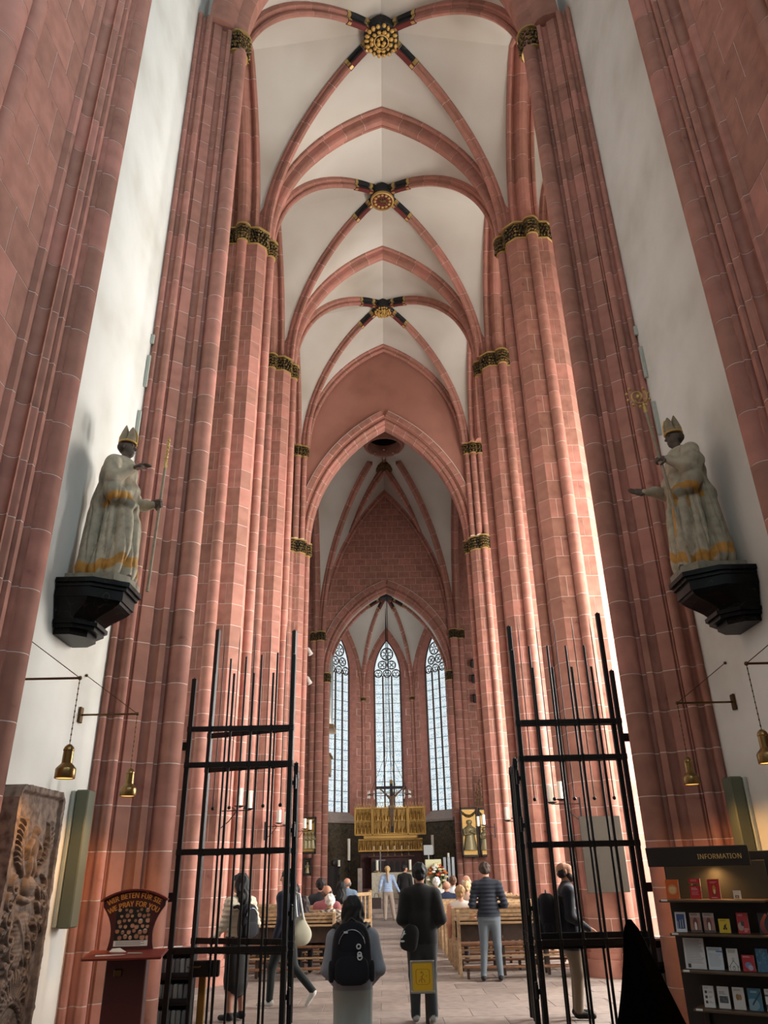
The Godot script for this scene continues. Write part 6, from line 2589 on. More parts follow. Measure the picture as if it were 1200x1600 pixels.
func build_nave_things() -> void:
	mat("wax", Color(0.90, 0.88, 0.82), 0.5)
	for sgn in [-1.0, 1.0]:
		var side := "north" if sgn < 0 else "south"
		sconce(sgn, Vector3(sgn * 3.24, 2.70, -14.50), "black iron sconce with two white candles on the first %s pier" % side)
		sconce(sgn, Vector3(sgn * 3.24, 2.70, -19.96), "black iron sconce with two white candles on the second %s pier" % side)
		sconce(sgn, Vector3(sgn * 3.20, 2.84, -25.92), "black iron sconce with two white candles on the %s crossing pier" % side)
	# metal sheet on the first south pier, grey strips on the second
	mat("dull_steel", Color(0.27, 0.25, 0.23), 0.34, null, 1.0, 0.75)
	var o := thing("metal_panel", "dull grey metal sheet hung on the first south pier behind the gate", "panel", Vector3(3.48, 1.27, -14.22))
	var mb := MB.new()
	mb.bevel_box(Vector3(0, 0.60, 0), Vector3(0.72, 1.20, 0.03), 0.004)
	part(o, "sheet", mb, m.dull_steel)
	mb = MB.new()
	for x in [-0.3, 0.3]:
		mb.box(Vector3(x, 1.05, -0.08), Vector3(0.04, 0.06, 0.14))
		mb.box(Vector3(x, 0.12, -0.08), Vector3(0.04, 0.06, 0.14))
	part(o, "fixings", mb, m.wrought_iron)
	mat("stone_grey_paint", Color(0.44, 0.45, 0.38), 0.5)
	mb = MB.new()
	mb.bevel_box(Vector3(0, 0.62, 0), Vector3(0.10, 1.24, 0.10), 0.01)
	single("light_strip", "slim grey green upright strip on the second south pier", "fixture", mb, m.stone_grey_paint, Vector3(3.0, 1.28, -20.2))
	# hymn book cases behind the jambs
	for sgn in [-1.0, 1.0]:
		bookcase(sgn)
	# yellow board behind the lock of the gate
	mat("ochre_board", Color(0.50, 0.34, 0.06), 0.6)
	mb = MB.new()
	mb.bevel_box(Vector3(0, 0.32, 0), Vector3(0.085, 0.64, 0.05), 0.006)
	single("ochre_post", "ochre yellow board standing upright behind the gate lock", "board", mb, m.ochre_board, Vector3(-2.52, 0.0, -10.62))
	yellow_sign()
	# loudspeakers and spot heads on the crossing walls
	mat("speaker_black", Color(0.03, 0.03, 0.032), 0.6)
	mat("speaker_white", Color(0.74, 0.72, 0.70), 0.5)
	for k in 3:
		var sp := thing("stage_lamp", "small black stage lamp on the red wall, %s of three" % ["topmost", "middle", "lowest"][k], "lamp", Vector3(4.42, [11.25, 10.45, 9.45][k], -38.55))
		var b := MB.new()
		b.bevel_box(Vector3(0, 0, 0), Vector3(0.26, 0.42, 0.3), 0.04, Transform3D(Basis(Vector3.RIGHT, 0.35)))
		part(sp, "housing", b, m.speaker_black)
		b = MB.new()
		b.box(Vector3(0.08, 0.22, -0.12), Vector3(0.05, 0.12, 0.26))
		part(sp, "yoke", b, m.speaker_black)
	for k in 2:
		var sp := thing("white_spotlight", "small white spotlight on the crossing pier, %s of two" % ["upper", "lower"][k], "lamp", Vector3(-2.92, [11.05, 10.0][k] - 2.2, -26.6))
		var b := MB.new()
		b.lathe([Vector2(0.0, -0.15), Vector2(0.09, -0.14), Vector2(0.075, 0.1), Vector2(0.04, 0.15), Vector2(0.0, 0.16)], 12, Transform3D(Basis(Vector3.BACK, 0.5), Vector3.ZERO))
		part(sp, "housing", b, m.speaker_white)
		b = MB.new()
		b.tube([Vector3(0, 0.1, 0), Vector3(-0.12, 0.16, -0.1)], 0.02, 6)
		part(sp, "arm", b, m.speaker_white)


func bookcase(sgn: float) -> void:
	mat("case_black", Color(0.05, 0.048, 0.045), 0.6)
	mat("case_top", Color(0.62, 0.45, 0.40), 0.6)
	var greys := [mat("book_grey_0", Color(0.50, 0.52, 0.52), 0.6), mat("book_grey_1", Color(0.42, 0.44, 0.45), 0.6), mat("book_grey_2", Color(0.58, 0.60, 0.58), 0.6)]
	var at := Vector3(sgn * 2.98, 0, -10.5)
	var o := thing("hymnal_case", "black open case of grey hymn books behind the gate by the " + ("prayer stand" if sgn < 0 else "information rack"), "bookcase", at)
	for x in [-0.36, 0.36]:
		var mb := MB.new()
		mb.bevel_box(Vector3(x, 0.43, 0), Vector3(0.03, 0.86, 0.24), 0.004)
		part(o, "side", mb, m.case_black)
	for y in [0.06, 0.32, 0.58]:
		var mb := MB.new()
		mb.bevel_box(Vector3(0, y, 0), Vector3(0.70, 0.03, 0.24), 0.004)
		part(o, "shelf", mb, m.case_black)
		mb = MB.new()
		mb.bevel_box(Vector3(0, y + 0.035, 0.125), Vector3(0.70, 0.05, 0.012), 0.003)
		part(o, "ledge", mb, m.case_black)
	var back := MB.new()
	back.bevel_box(Vector3(0, 0.43, -0.12), Vector3(0.72, 0.84, 0.015), 0.003)
	part(o, "back", back, m.case_black)
	var top := MB.new()
	top.bevel_box(Vector3(0, 0.875, 0.0), Vector3(0.80, 0.03, 0.30), 0.006)
	part(o, "top", top, m.case_top)
	var bk := MB.new()
	bk.bevel_box(Vector3(0, 0.092, 0), Vector3(0.052, 0.18, 0.13), 0.012)
	var me := bk.mesh()
	for y in [0.076, 0.336, 0.596]:
		for i in 11:
			var b := single("hymn_book", "grey hymn book upright in the %s row of the case by the %s" % ["bottom" if y < 0.1 else ("middle" if y < 0.4 else "top"), "prayer stand" if sgn < 0 else "information rack"], "book", me, greys[(i * 7 + int(y * 10.0)) % 3], at + Vector3(-0.31 + i * 0.062, y, 0.03), "hymn books by the " + ("prayer stand" if sgn < 0 else "rack"))
			b.rotation.z = 0.03 * sin(i * 2.3 + y)
	var pp := MB.new()
	pp.bevel_box(Vector3(0, 0.004, 0), Vector3(0.22, 0.008, 0.16), 0.002, Transform3D(Basis(Vector3.UP, 0.2)))
	single("leaflet_pile", "flat white sheets lying on the hymn book case by the " + ("prayer stand" if sgn < 0 else "information rack"), "paper", pp, m.white_paper, at + Vector3(0.1, 0.891, 0.02))


func yellow_sign() -> void:
	var o := thing("notice_stand", "small yellow notice in a silver snap frame on a wooden post", "sign", Vector3(0.055, 0, -8.4))
	mat("snap_frame", Color(0.66, 0.65, 0.61), 0.35, null, 1.0, 0.6)
	mat("post_wood", Color(0.22, 0.155, 0.125), 0.6)
	var mb := MB.new()
	mb.bevel_box(Vector3(0.035, 0.32, -0.03), Vector3(0.035, 0.64, 0.03), 0.004)
	part(o, "post", mb, m.post_wood)
	mb = MB.new()
	mb.bevel_box(Vector3(0.03, 0.012, -0.03), Vector3(0.30, 0.024, 0.30), 0.006)
	part(o, "foot", mb, m.post_wood)
	var lo := 0.625
	var w := 0.235
	var h := 0.275
	for s in [[Vector3(0, lo + 0.011, 0), Vector3(w, 0.022, 0.016)], [Vector3(0, lo + h - 0.011, 0), Vector3(w, 0.022, 0.016)], [Vector3(-w / 2 + 0.011, lo + h / 2, 0), Vector3(0.022, h, 0.016)], [Vector3(w / 2 - 0.011, lo + h / 2, 0), Vector3(0.022, h, 0.016)]]:
		mb = MB.new()
		mb.bevel_box(s[0], s[1], 0.004)
		part(o, "frame_rail", mb, m.snap_frame)
	for x in [-1.0, 1.0]:
		for y in [0.0, 1.0]:
			mb = MB.new()
			mb.ball(Vector3(x * (w / 2 - 0.014), lo + 0.014 + y * (h - 0.028), 0.008), Vector3(0.014, 0.014, 0.006), 5, 8)
			part(o, "frame_corner", mb, m.snap_frame)
	# yellow print: rounded outline with a line drawing of a kneeling figure
	var im := Image.create(96, 112, false, Image.FORMAT_RGB8)
	im.fill(Color(0.86, 0.68, 0.13))
	var ink := Color(0.36, 0.25, 0.06)
	var dot := func(x: float, y: float, c: Color) -> void:
		if x >= 0 and y >= 0 and x < 96 and y < 112:
			im.set_pixel(int(x), int(y), c)
	var stroke := func(pts: Array) -> void:
		for i in pts.size() - 1:
			for k in 40:
				var p: Vector2 = pts[i].lerp(pts[i + 1], k / 40.0)
				dot.call(p.x, p.y, ink)
				dot.call(p.x + 1, p.y, ink)
	stroke.call([Vector2(24, 26), Vector2(72, 26), Vector2(79, 33), Vector2(79, 78), Vector2(72, 85), Vector2(24, 85), Vector2(17, 78), Vector2(17, 33), Vector2(24, 26)])
	stroke.call([Vector2(44, 34), Vector2(50, 40), Vector2(52, 48), Vector2(46, 50), Vector2(44, 56), Vector2(36, 58)])
	stroke.call([Vector2(46, 56), Vector2(44, 64), Vector2(34, 68), Vector2(30, 76)])
	stroke.call([Vector2(46, 62), Vector2(56, 68), Vector2(58, 78)])
	stroke.call([Vector2(44, 66), Vector2(42, 72), Vector2(46, 80)])
	stroke.call([Vector2(62, 54), Vector2(70, 52)])
	for y in 5:
		for x in 5:
			dot.call(40 + x, 37 + y, ink)
	var pm := mat("notice_print", Color.WHITE, 0.4)
	pm.albedo_texture = ImageTexture.create_from_image(im)
	mb = MB.new()
	mb.quad(Vector3(-w / 2 + 0.018, lo + 0.018, 0.003), Vector3(w / 2 - 0.018, lo + 0.018, 0.003), Vector3(w / 2 - 0.018, lo + h - 0.018, 0.003), Vector3(-w / 2 + 0.018, lo + h - 0.018, 0.003), Vector3(0, 0, 1))
	part(o, "notice", mb, pm)
	mb = MB.new()
	mb.bevel_box(Vector3(0, lo + h / 2, -0.008), Vector3(w - 0.01, h - 0.01, 0.01), 0.002)
	part(o, "back_sheet", mb, m.snap_frame)


# ---------------------------------------------------------------- altar, chancel furniture
func gold_figure(k: float) -> ArrayMesh:
	# small robed saint: robe, shoulders, head, arms before the chest
	var mb := MB.new()
	mb.lathe([Vector2(0.0, 0.0), Vector2(0.085, 0.0), Vector2(0.075, 0.08), Vector2(0.055, 0.22), Vector2(0.065, 0.30), Vector2(0.07, 0.34), Vector2(0.03, 0.38), Vector2(0.022, 0.40)], 10, Transform3D(Basis.IDENTITY.scaled(Vector3(k, k, k * 0.8)), Vector3.ZERO))
	mb.ball(Vector3(0, 0.435, 0.01) * k, Vector3(0.034, 0.042, 0.036) * k, 6, 8)
	mb.tube([Vector3(-0.065, 0.33, 0.0) * k, Vector3(-0.06, 0.24, 0.05) * k, Vector3(0.01, 0.25, 0.075) * k], 0.018 * k, 6)
	mb.tube([Vector3(0.065, 0.33, 0.0) * k, Vector3(0.06, 0.25, 0.05) * k, Vector3(0.0, 0.29, 0.075) * k], 0.018 * k, 6)
	return mb.mesh()


func niche(o: Node, at: Vector3, w: float, h: float, fig: ArrayMesh, s: float) -> void:
	# dark recess with a pierced canopy and a figure
	var fr := MB.new()
	fr.bevel_box(at + Vector3(-w / 2, h / 2, -0.08), Vector3(0.02, h, 0.30), 0.004)
	fr.bevel_box(at + Vector3(0, 0.01, -0.08), Vector3(w, 0.025, 0.30), 0.004)
	fr.bevel_box(at + Vector3(0, h - 0.012, -0.08), Vector3(w, 0.02, 0.30), 0.004)
	part(o, "niche_frame", fr, m.old_gold)
	var cn := MB.new()
	for i in 3:
		var x := (i - 1) * w * 0.3
		cn.tube([at + Vector3(x - w * 0.15, h - 0.20, 0.06), at + Vector3(x, h - 0.08, 0.07), at + Vector3(x + w * 0.15, h - 0.20, 0.06)], 0.012, 5)
		cn.ball(at + Vector3(x, h - 0.05, 0.06), Vector3(0.02, 0.05, 0.02), 4, 5)
	part(o, "canopy", cn, m.old_gold)
	var f := part(o, "saint_figure", fig, m.old_gold, at + Vector3(0, 0.02, -0.04))
	f.scale = Vector3.ONE * s


func candle_on_stick(label: String, at: Vector3, stick: float, candle: float, r: float, dark: bool, group := "") -> void:
	var o := thing("candlestick", label, "candlestick", at, 0.0, group)
	var mb := MB.new()
	mb.lathe([Vector2(r * 3.2, 0.0), Vector2(r * 3.0, 0.04), Vector2(r * 0.9, 0.09), Vector2(r * 0.55, stick * 0.3), Vector2(r * 0.9, stick * 0.35), Vector2(r * 0.5, stick * 0.4), Vector2(r * 0.55, stick * 0.65), Vector2(r * 0.95, stick * 0.7), Vector2(r * 0.5, stick * 0.75), Vector2(r * 0.6, stick * 0.95), Vector2(r * 2.0, stick), Vector2(0, stick)], 12)
	part(o, "stick", mb, m.wrought_iron if dark else m.brass)
	mb = MB.new()
	mb.lathe([Vector2(r, stick), Vector2(r, stick + candle), Vector2(0, stick + candle)], 10)
	part(o, "candle", mb, m.wax)


func build_altar() -> void:
	mat("altar_wood", Color(0.33, 0.12, 0.075), 0.55, noise_tex(171, 0.03, [[0.0, grey(0.6)], [1.0, Color.WHITE]], 4, 256), 1.2)
	mat("pale_stone", Color(0.78, 0.75, 0.67), 0.7, m.floor_slab_0.albedo_texture, 0.8)
	mat("ambo_stone", Color(0.80, 0.79, 0.64), 0.65)
	var fig := gold_figure(1.0)
	# gilded winged altarpiece
	var o := thing("altarpiece", "wide gilded winged altarpiece with rows of carved saints under the east window", "altarpiece", Vector3(-0.03, 0, -44.6))
	var mb := MB.new()
	mb.bevel_box(Vector3(0, 4.08, -0.27), Vector3(3.86, 1.42, 0.06), 0.01)
	part(o, "back_board", mb, m.old_gold)
	for q in [[-1.47, 0.98], [0.0, 1.94], [1.47, 0.98]]:
		for s in [[Vector3(0, 3.40, 0), Vector3(q[1], 0.07, 0.16)], [Vector3(0, 4.76, 0), Vector3(q[1], 0.07, 0.16)], [Vector3(-q[1] / 2 + 0.03, 4.08, 0), Vector3(0.06, 1.42, 0.16)], [Vector3(q[1] / 2 - 0.03, 4.08, 0), Vector3(0.06, 1.42, 0.16)]]:
			mb = MB.new()
			mb.bevel_box(s[0] + Vector3(q[0], 0, 0), s[1], 0.012)
			part(o, "frame_bar", mb, m.old_gold)
	for sx in [-1.0, 1.0]:
		for row in 2:
			for i in 4:
				niche(o, Vector3(sx * 1.47 - 0.315 + i * 0.21, 3.45 + row * 0.66, 0), 0.20, 0.64, fig, 0.85)
	for row in 2:
		for i in 4:
			var x := -0.66 + i * 0.44
			niche(o, Vector3(x, 3.45 + row * 0.66, 0), 0.42, 0.64, fig, 0.80)
			for j in 2:
				var g := part(o, "saint_figure", fig, m.old_gold, Vector3(x - 0.12 + j * 0.24, 3.46 + row * 0.66, -0.10))
				g.scale = Vector3.ONE * (0.62 + 0.1 * j)
				g.rotation.z = 0.25 - 0.5 * j
	for i in 26:
		mb = MB.new()
		var x := -1.9 + i * 0.152
		mb.tube([Vector3(x - 0.07, 4.80, 0), Vector3(x, 4.95, 0), Vector3(x + 0.07, 4.80, 0)], 0.013, 5)
		mb.ball(Vector3(x, 5.0, 0), Vector3(0.022, 0.05, 0.022), 4, 6)
		part(o, "crest", mb, m.old_gold)
	mb = MB.new()
	mb.bevel_box(Vector3(0, 3.27, 0.02), Vector3(2.9, 0.16, 0.30), 0.02)
	part(o, "cornice", mb, m.old_gold)
	# predella
	mb = MB.new()
	mb.bevel_box(Vector3(0, 2.88, -0.24), Vector3(3.5, 0.62, 0.06), 0.01)
	part(o, "predella_board", mb, m.old_gold)
	for s in [[Vector3(0, 2.59, 0.02), Vector3(3.5, 0.06, 0.18)], [Vector3(0, 3.16, 0.02), Vector3(3.5, 0.06, 0.18)]]:
		mb = MB.new()
		mb.bevel_box(s[0], s[1], 0.012)
		part(o, "frame_bar", mb, m.old_gold)
	for i in 14:
		niche(o, Vector3(-1.62 + i * 0.25, 2.62, 0.0), 0.24, 0.52, fig, 0.72)
	# red altar below with an arcaded front
	var a := thing("high_altar", "dark red wooden high altar with a row of dark arches under the altarpiece", "altar", Vector3(0, 0.6, -44.2))
	mb = MB.new()
	mb.bevel_box(Vector3(0, 1.70, 0), Vector3(2.45, 0.09, 0.95), 0.015)
	part(a, "table_top", mb, m.altar_wood)
	mb = MB.new()
	mb.bevel_box(Vector3(0, 0.85, -0.05), Vector3(2.15, 1.62, 0.75), 0.01)
	part(a, "body", mb, m.altar_wood)
	for i in 7:
		mb = MB.new()
		mb.extrude(pointed(0.115, 0.36, 0.55, 5, 0.0), Transform3D(Basis.IDENTITY, Vector3(-0.93 + i * 0.31, 0.95, 0.33)), 0.0, 0.012)
		part(a, "arch_panel", mb, m.wrought_iron)
	mb = MB.new()
	mb.bevel_box(Vector3(0, 0.1, 0.15), Vector3(3.2, 0.2, 1.6), 0.02)
	part(a, "plinth", mb, m.altar_wood)
	for i in 6:
		candle_on_stick("slim white candle on a brass stick in the row on the high altar", Vector3(-0.94 + i * 0.375, 2.345, -44.05), 0.28, 0.20, 0.022, false, "altar candles")
	# wall behind the altar
	mb = MB.new()
	mb.bevel_box(Vector3(0, 1.3, 0), Vector3(3.4, 2.6, 0.3), 0.02)
	single("altar_backing", "dark red masonry block behind the high altar", "wall block", mb, m.altar_wood, Vector3(0, 0.6, -45.1))
	# crucifix hung from the vault
	var c := thing("crucifix", "large dark wooden crucifix hanging before the altarpiece on a long rod", "crucifix", Vector3(0.06, 0, -42.0))
	mat("cross_wood", Color(0.055, 0.045, 0.04), 0.6)
	mb = MB.new()
	mb.bevel_box(Vector3(0, 4.68, 0), Vector3(0.17, 2.55, 0.10), 0.01)
	part(c, "upright", mb, m.cross_wood)
	mb = MB.new()
	mb.bevel_box(Vector3(0, 5.58, 0.02), Vector3(1.58, 0.14, 0.08), 0.01)
	part(c, "cross_beam", mb, m.cross_wood)
	mb = MB.new()
	mb.bevel_box(Vector3(0, 5.86, 0.07), Vector3(0.16, 0.18, 0.02), 0.004)
	part(c, "title_board", mb, m.brass)
	var body := srgb(0.46, 0.37, 0.29)
	var b := Blob.new()
	b.add(Vector3(0, 4.62, 0.14), Vector3(0.0, 4.98, 0.14), 0.10, 0.13, body, 0.05, 0.8)
	b.add(Vector3(-0.12, 5.08, 0.14), Vector3(0.12, 5.08, 0.14), 0.07, 0.07, body, 0.05)
	b.add(Vector3(0.03, 5.22, 0.18), Vector3(0.05, 5.27, 0.18), 0.075, 0.08, srgb(0.26, 0.19, 0.14), 0.02)
	for s in [-1.0, 1.0]:
		b.chain([Vector3(s * 0.15, 5.10, 0.13), Vector3(s * 0.40, 5.36, 0.11), Vector3(s * 0.66, 5.56, 0.09)], [0.055, 0.042, 0.03], body, 0.03)
		b.add(Vector3(s * 0.66, 5.56, 0.09), Vector3(s * 0.72, 5.60, 0.09), 0.03, 0.02, body, 0.02)
		b.chain([Vector3(s * 0.06, 4.58, 0.14), Vector3(s * 0.05, 4.20, 0.20), Vector3(s * 0.02, 3.82, 0.12)], [0.085, 0.06, 0.042], body, 0.03)
		b.add(Vector3(s * 0.02, 3.80, 0.12), Vector3(s * 0.02, 3.70, 0.17), 0.04, 0.03, body, 0.02)
	b.add(Vector3(-0.08, 4.60, 0.15), Vector3(0.08, 4.60, 0.15), 0.115, 0.115, srgb(0.55, 0.46, 0.34), 0.03)
	mb = MB.new()
	b.into(mb, 0.022)
	part(c, "carved_figure", mb, m.statue_paint)
	mb = MB.new()
	mb.tube([Vector3(0, 5.9, 0), Vector3(-0.03, 16.4, 0)], 0.022, 6)
	part(c, "hanging_rod", mb, m.wrought_iron)
	# ring chandelier with white candles
	var ch := thing("chandelier", "round iron chandelier with white candle lamps behind the crucifix", "chandelier", Vector3(-0.05, 5.35, -43.2))
	mb = MB.new()
	var pts := []
	for i in 25:
		pts.append(Vector3(cos(TAU * i / 24) * 1.15, 0, sin(TAU * i / 24) * 0.75))
	mb.tube(pts, 0.02, 6, false)
	part(ch, "ring", mb, m.wrought_iron)
	for i in 16:
		var p := Vector3(cos(TAU * i / 16) * 1.15, 0.03, sin(TAU * i / 16) * 0.75)
		for y in [0.0, -0.22]:
			mb = MB.new()
			mb.lathe([Vector2(0.028, 0.0), Vector2(0.028, 0.12), Vector2(0.0, 0.13)], 8, Transform3D(Basis.IDENTITY, p + Vector3(0, y, 0)))
			part(ch, "candle_lamp", mb, m.wax)
	for k in 4:
		mb = MB.new()
		var a0 := TAU * k / 4 + 0.4
		mb.tube([Vector3(cos(a0) * 1.15, 0, sin(a0) * 0.75), Vector3(cos(a0) * 0.2, 2.0, sin(a0) * 0.15), Vector3(0, 10.5, 0)], 0.012, 5)
		part(ch, "chain", mb, m.wrought_iron)
	# stone altar table, cross and candles on it
	mb = MB.new()
	mb.bevel_box(Vector3(0, 0.485, 0), Vector3(1.75, 0.97, 0.9), 0.012)
	single("stone_altar", "plain pale stone altar block at the top of the steps", "altar", mb, m.pale_stone, Vector3(-0.02, 0.6, -34.9))
	mat("steel", Color(0.62, 0.64, 0.66), 0.3, null, 1.0, 0.9)
	mb = MB.new()
	mb.bevel_box(Vector3(0, 0.4, 0), Vector3(0.05, 0.8, 0.05), 0.006)
	mb.bevel_box(Vector3(0, 0.47, 0), Vector3(0.42, 0.045, 0.05), 0.006)
	mb.bevel_box(Vector3(0, 0.01, 0), Vector3(0.2, 0.02, 0.2), 0.004)
	single("steel_cross", "slim steel cross standing on the pale stone altar", "cross", mb, m.steel, Vector3(-0.52, 1.57, -34.8))
	candle_on_stick("thick white candle on the stone altar beside the steel cross", Vector3(-0.66, 1.57, -34.75), 0.05, 0.42, 0.055, false)
	candle_on_stick("thick white candle on the stone altar beside the dark jacketed man", Vector3(0.72, 1.57, -34.75), 0.05, 0.42, 0.055, false)
	# ambo with flowers
	mb = MB.new()
	mb.bevel_box(Vector3(0, 0.78, 0), Vector3(0.62, 1.56, 0.34), 0.01)
	single("ambo", "tall pale yellow stone lectern behind the flower arrangement", "lectern", mb, m.ambo_stone, Vector3(1.56, 0.45, -32.6))
	flowers(Vector3(1.68, 0.60, -32.2))
	# white square screen
	var ws := thing("white_screen", "small white square screen on a thin stand beside the altarpiece", "screen", Vector3(1.78, 0.6, -40.0))
	mat("white_panel", Color(0.80, 0.82, 0.82), 0.5)
	mb = MB.new()
	mb.bevel_box(Vector3(0, 1.90, 0), Vector3(0.46, 0.44, 0.05), 0.008)
	part(ws, "panel", mb, m.white_panel)
	mb = MB.new()
	mb.tube([Vector3(0, 0, 0), Vector3(0, 1.7, 0)], 0.03, 8)
	part(ws, "stand", mb, m.white_panel)
	candle_on_stick("tall dark twisted candlestick with a white candle by the north choir mural", Vector3(-2.25, 0.6, -43.6), 1.55, 1.05, 0.075, true)
	candle_on_stick("tall dark candlestick with a white candle by the south choir mural", Vector3(2.2, 0.6, -43.6), 1.75, 0.95, 0.07, true)
	candle_on_stick("short white candle on a thin black stand before the north choir stalls", Vector3(-2.42, 0.6, -37.5), 1.25, 0.26, 0.055, true)
	candle_on_stick("short white candle on a thin black stand before the south choir stalls", Vector3(2.55, 0.6, -37.5), 1.45, 0.26, 0.05, true)
	# steel posts beside the lectern
	for k in 3:
		mb = MB.new()
		mb.bevel_box(Vector3(0, 0.75, 0), Vector3(0.12, 1.5, 0.12), 0.01)
		single("steel_post", "slim grey steel post standing behind the flower lectern", "post", mb, m.steel, Vector3(2.12 + k * 0.17, 0.6, -34.0), "steel posts by the lectern")
	mb = MB.new()
	mb.bevel_box(Vector3(0, 0.8, 0), Vector3(0.18, 1.6, 0.12), 0.01)
	single("grey_pillar", "square grey upright stand at the steps beside the stone altar", "stand", mb, m.floor_slab_0, Vector3(-1.33, 0.15, -33.0))
	# choir stalls
	mat("stall_oak", Color(0.085, 0.05, 0.038), 0.5)
	for sgn in [-1.0, 1.0]:
		for k in 3:
			var st := thing("choir_stall", "dark carved choir stall on the %s side, %s from the crossing" % ["north" if sgn < 0 else "south", ["first", "second", "third"][k]], "choir stall", Vector3(sgn * 3.05, 0.6, -39.7 - k * 1.06))
			var q := MB.new()
			q.bevel_box(Vector3(sgn * 0.25, 1.05, 0), Vector3(0.12, 2.1, 0.95), 0.02)
			part(st, "high_back", q, m.stall_oak)
			q = MB.new()
			q.bevel_box(Vector3(0, 0.45, 0), Vector3(0.5, 0.08, 0.9), 0.02)
			part(st, "seat", q, m.stall_oak)
			for z in [-0.46, 0.46]:
				q = MB.new()
				q.bevel_box(Vector3(0, 0.65, z), Vector3(0.6, 1.3, 0.07), 0.02)
				q.ball(Vector3(-sgn * 0.26, 1.4, z), Vector3(0.1, 0.14, 0.07), 6, 8)
				part(st, "cheek", q, m.stall_oak)
			q = MB.new()
			for i in 7:
				q.ball(Vector3(sgn * 0.22, 2.15 + 0.1 * sin(i * 2.1), -0.4 + i * 0.13), Vector3(0.08, 0.13, 0.06), 5, 6)
			part(st, "carved_crest", q, m.stall_oak)
	# winged side altars against the crossing's east wall
	side_altar(Vector3(-3.86, 2.40, -38.0), 0.68, 1.58, "small gilded group panel in a dark frame on the north chancel pier", 3)
	side_altar(Vector3(-3.9, 1.50, -38.05), 0.36, 0.74, "little dark panel with a pale figure below the gilded group panel", 1)
	side_altar(Vector3(3.64, 2.12, -38.0), 0.80, 2.14, "gilded wing panel with a draped standing figure on the south chancel pier", 1)
	side_altar(Vector3(4.38, 2.12, -37.9), 0.60, 2.10, "dark shrine with two small figures and a tall pinnacle beside the wing panel", 2)
	var spire := MB.new()
	for k in 5:
		var h := 2.0 - absf(k - 2) * 0.55
		spire.tube([Vector3((k - 2) * 0.16, 0, 0), Vector3((k - 2) * 0.16, h * 0.6, 0), Vector3((k - 2) * 0.15, h, 0)], [0.05, 0.035, 0.004], 6)
		for j in 6:
			spire.ball(Vector3((k - 2) * 0.16 + 0.04 * (1 if j % 2 else -1), h * (0.2 + 0.12 * j), 0.0), Vector3.ONE * 0.035, 4, 6)
	var sp := single("altar_pinnacle", "tall carved gilded pinnacle work on top of the dark shrine", "pinnacle", spire, m.capital_leaf, Vector3(4.38, 4.3, -37.95))
	# organ front in the north choir bay
	var org := thing("organ", "pale organ with upright silver pipes on a wooden gallery in the north choir", "organ", Vector3(-3.45, 0, -41.6))
	mat("organ_wood", Color(0.55, 0.43, 0.28), 0.5)
	mat("organ_pipe", Color(0.74, 0.76, 0.74), 0.3, null, 1.0, 0.55)
	for i in 8:
		mb = MB.new()
		var h := 3.9 - 0.12 * absf(i - 3)
		mb.lathe([Vector2(0.0, 0.0), Vector2(0.03, 0.02), Vector2(0.085, 0.35), Vector2(0.085, h), Vector2(0.08, h + 0.01), Vector2(0.0, h)], 12, Transform3D(Basis.IDENTITY, Vector3(0.30, 8.7, 0.95 - i * 0.21)))
		part(org, "pipe", mb, m.organ_pipe)
	for q in [[8.55, 0.22, 1.05], [7.15, 0.10, 0.70]]:
		mb = MB.new()
		mb.bevel_box(Vector3(0.15, q[0], 0.2), Vector3(0.75 * q[2], q[1], 1.9), 0.02)
		part(org, "gallery_ledge", mb, m.organ_wood)
	mb = MB.new()
	mb.bevel_box(Vector3(0.05, 6.65, 0.2), Vector3(0.55, 0.95, 1.6), 0.03)
	part(org, "console_case", mb, m.organ_wood)


func side_altar(at: Vector3, w: float, h: float, label: String, figures: int) -> void:
	var o := thing("side_altarpiece", label, "panel", at)
	mat("dark_frame", Color(0.10, 0.085, 0.06), 0.55)
	mat("figure_mix", Color(0.72, 0.66, 0.50), 0.45, m.old_gold.albedo_texture, 2.0, 0.35)
	for s in [[Vector3(0, 0.05, 0), Vector3(w, 0.10, 0.14)], [Vector3(0, h - 0.04, 0), Vector3(w, 0.08, 0.14)], [Vector3(-w / 2 + 0.035, h / 2, 0), Vector3(0.07, h, 0.14)], [Vector3(w / 2 - 0.035, h / 2, 0), Vector3(0.07, h, 0.14)]]:
		var mb := MB.new()
		mb.bevel_box(s[0], s[1], 0.015)
		part(o, "frame_bar", mb, m.dark_frame)
	var bk := MB.new()
	bk.bevel_box(Vector3(0, h / 2, -0.05), Vector3(w - 0.1, h - 0.1, 0.03), 0.005)
	part(o, "gilded_ground", bk, m.old_gold if h > 1.0 else m.dark_frame)
	var fig := gold_figure(1.0)
	for i in figures:
		var f := part(o, "carved_figure", fig, m.figure_mix, Vector3((i - (figures - 1) / 2.0) * w * 0.25, h * 0.14, 0.02))
		f.scale = Vector3(1.4, 1.0, 1.0) * (h * 0.60 / 0.47) * (0.75 if figures > 1 else 1.0)
	var cr := MB.new()
	for i in 10:
		cr.ball(Vector3(-w * 0.4 + i * w * 0.088, h * (0.90 - 0.08 * sin(i * PI / 9.0)), 0.02), Vector3(w * 0.05, h * 0.035, 0.03), 4, 6)
	part(o, "leaf_arch", cr, m.capital_leaf)


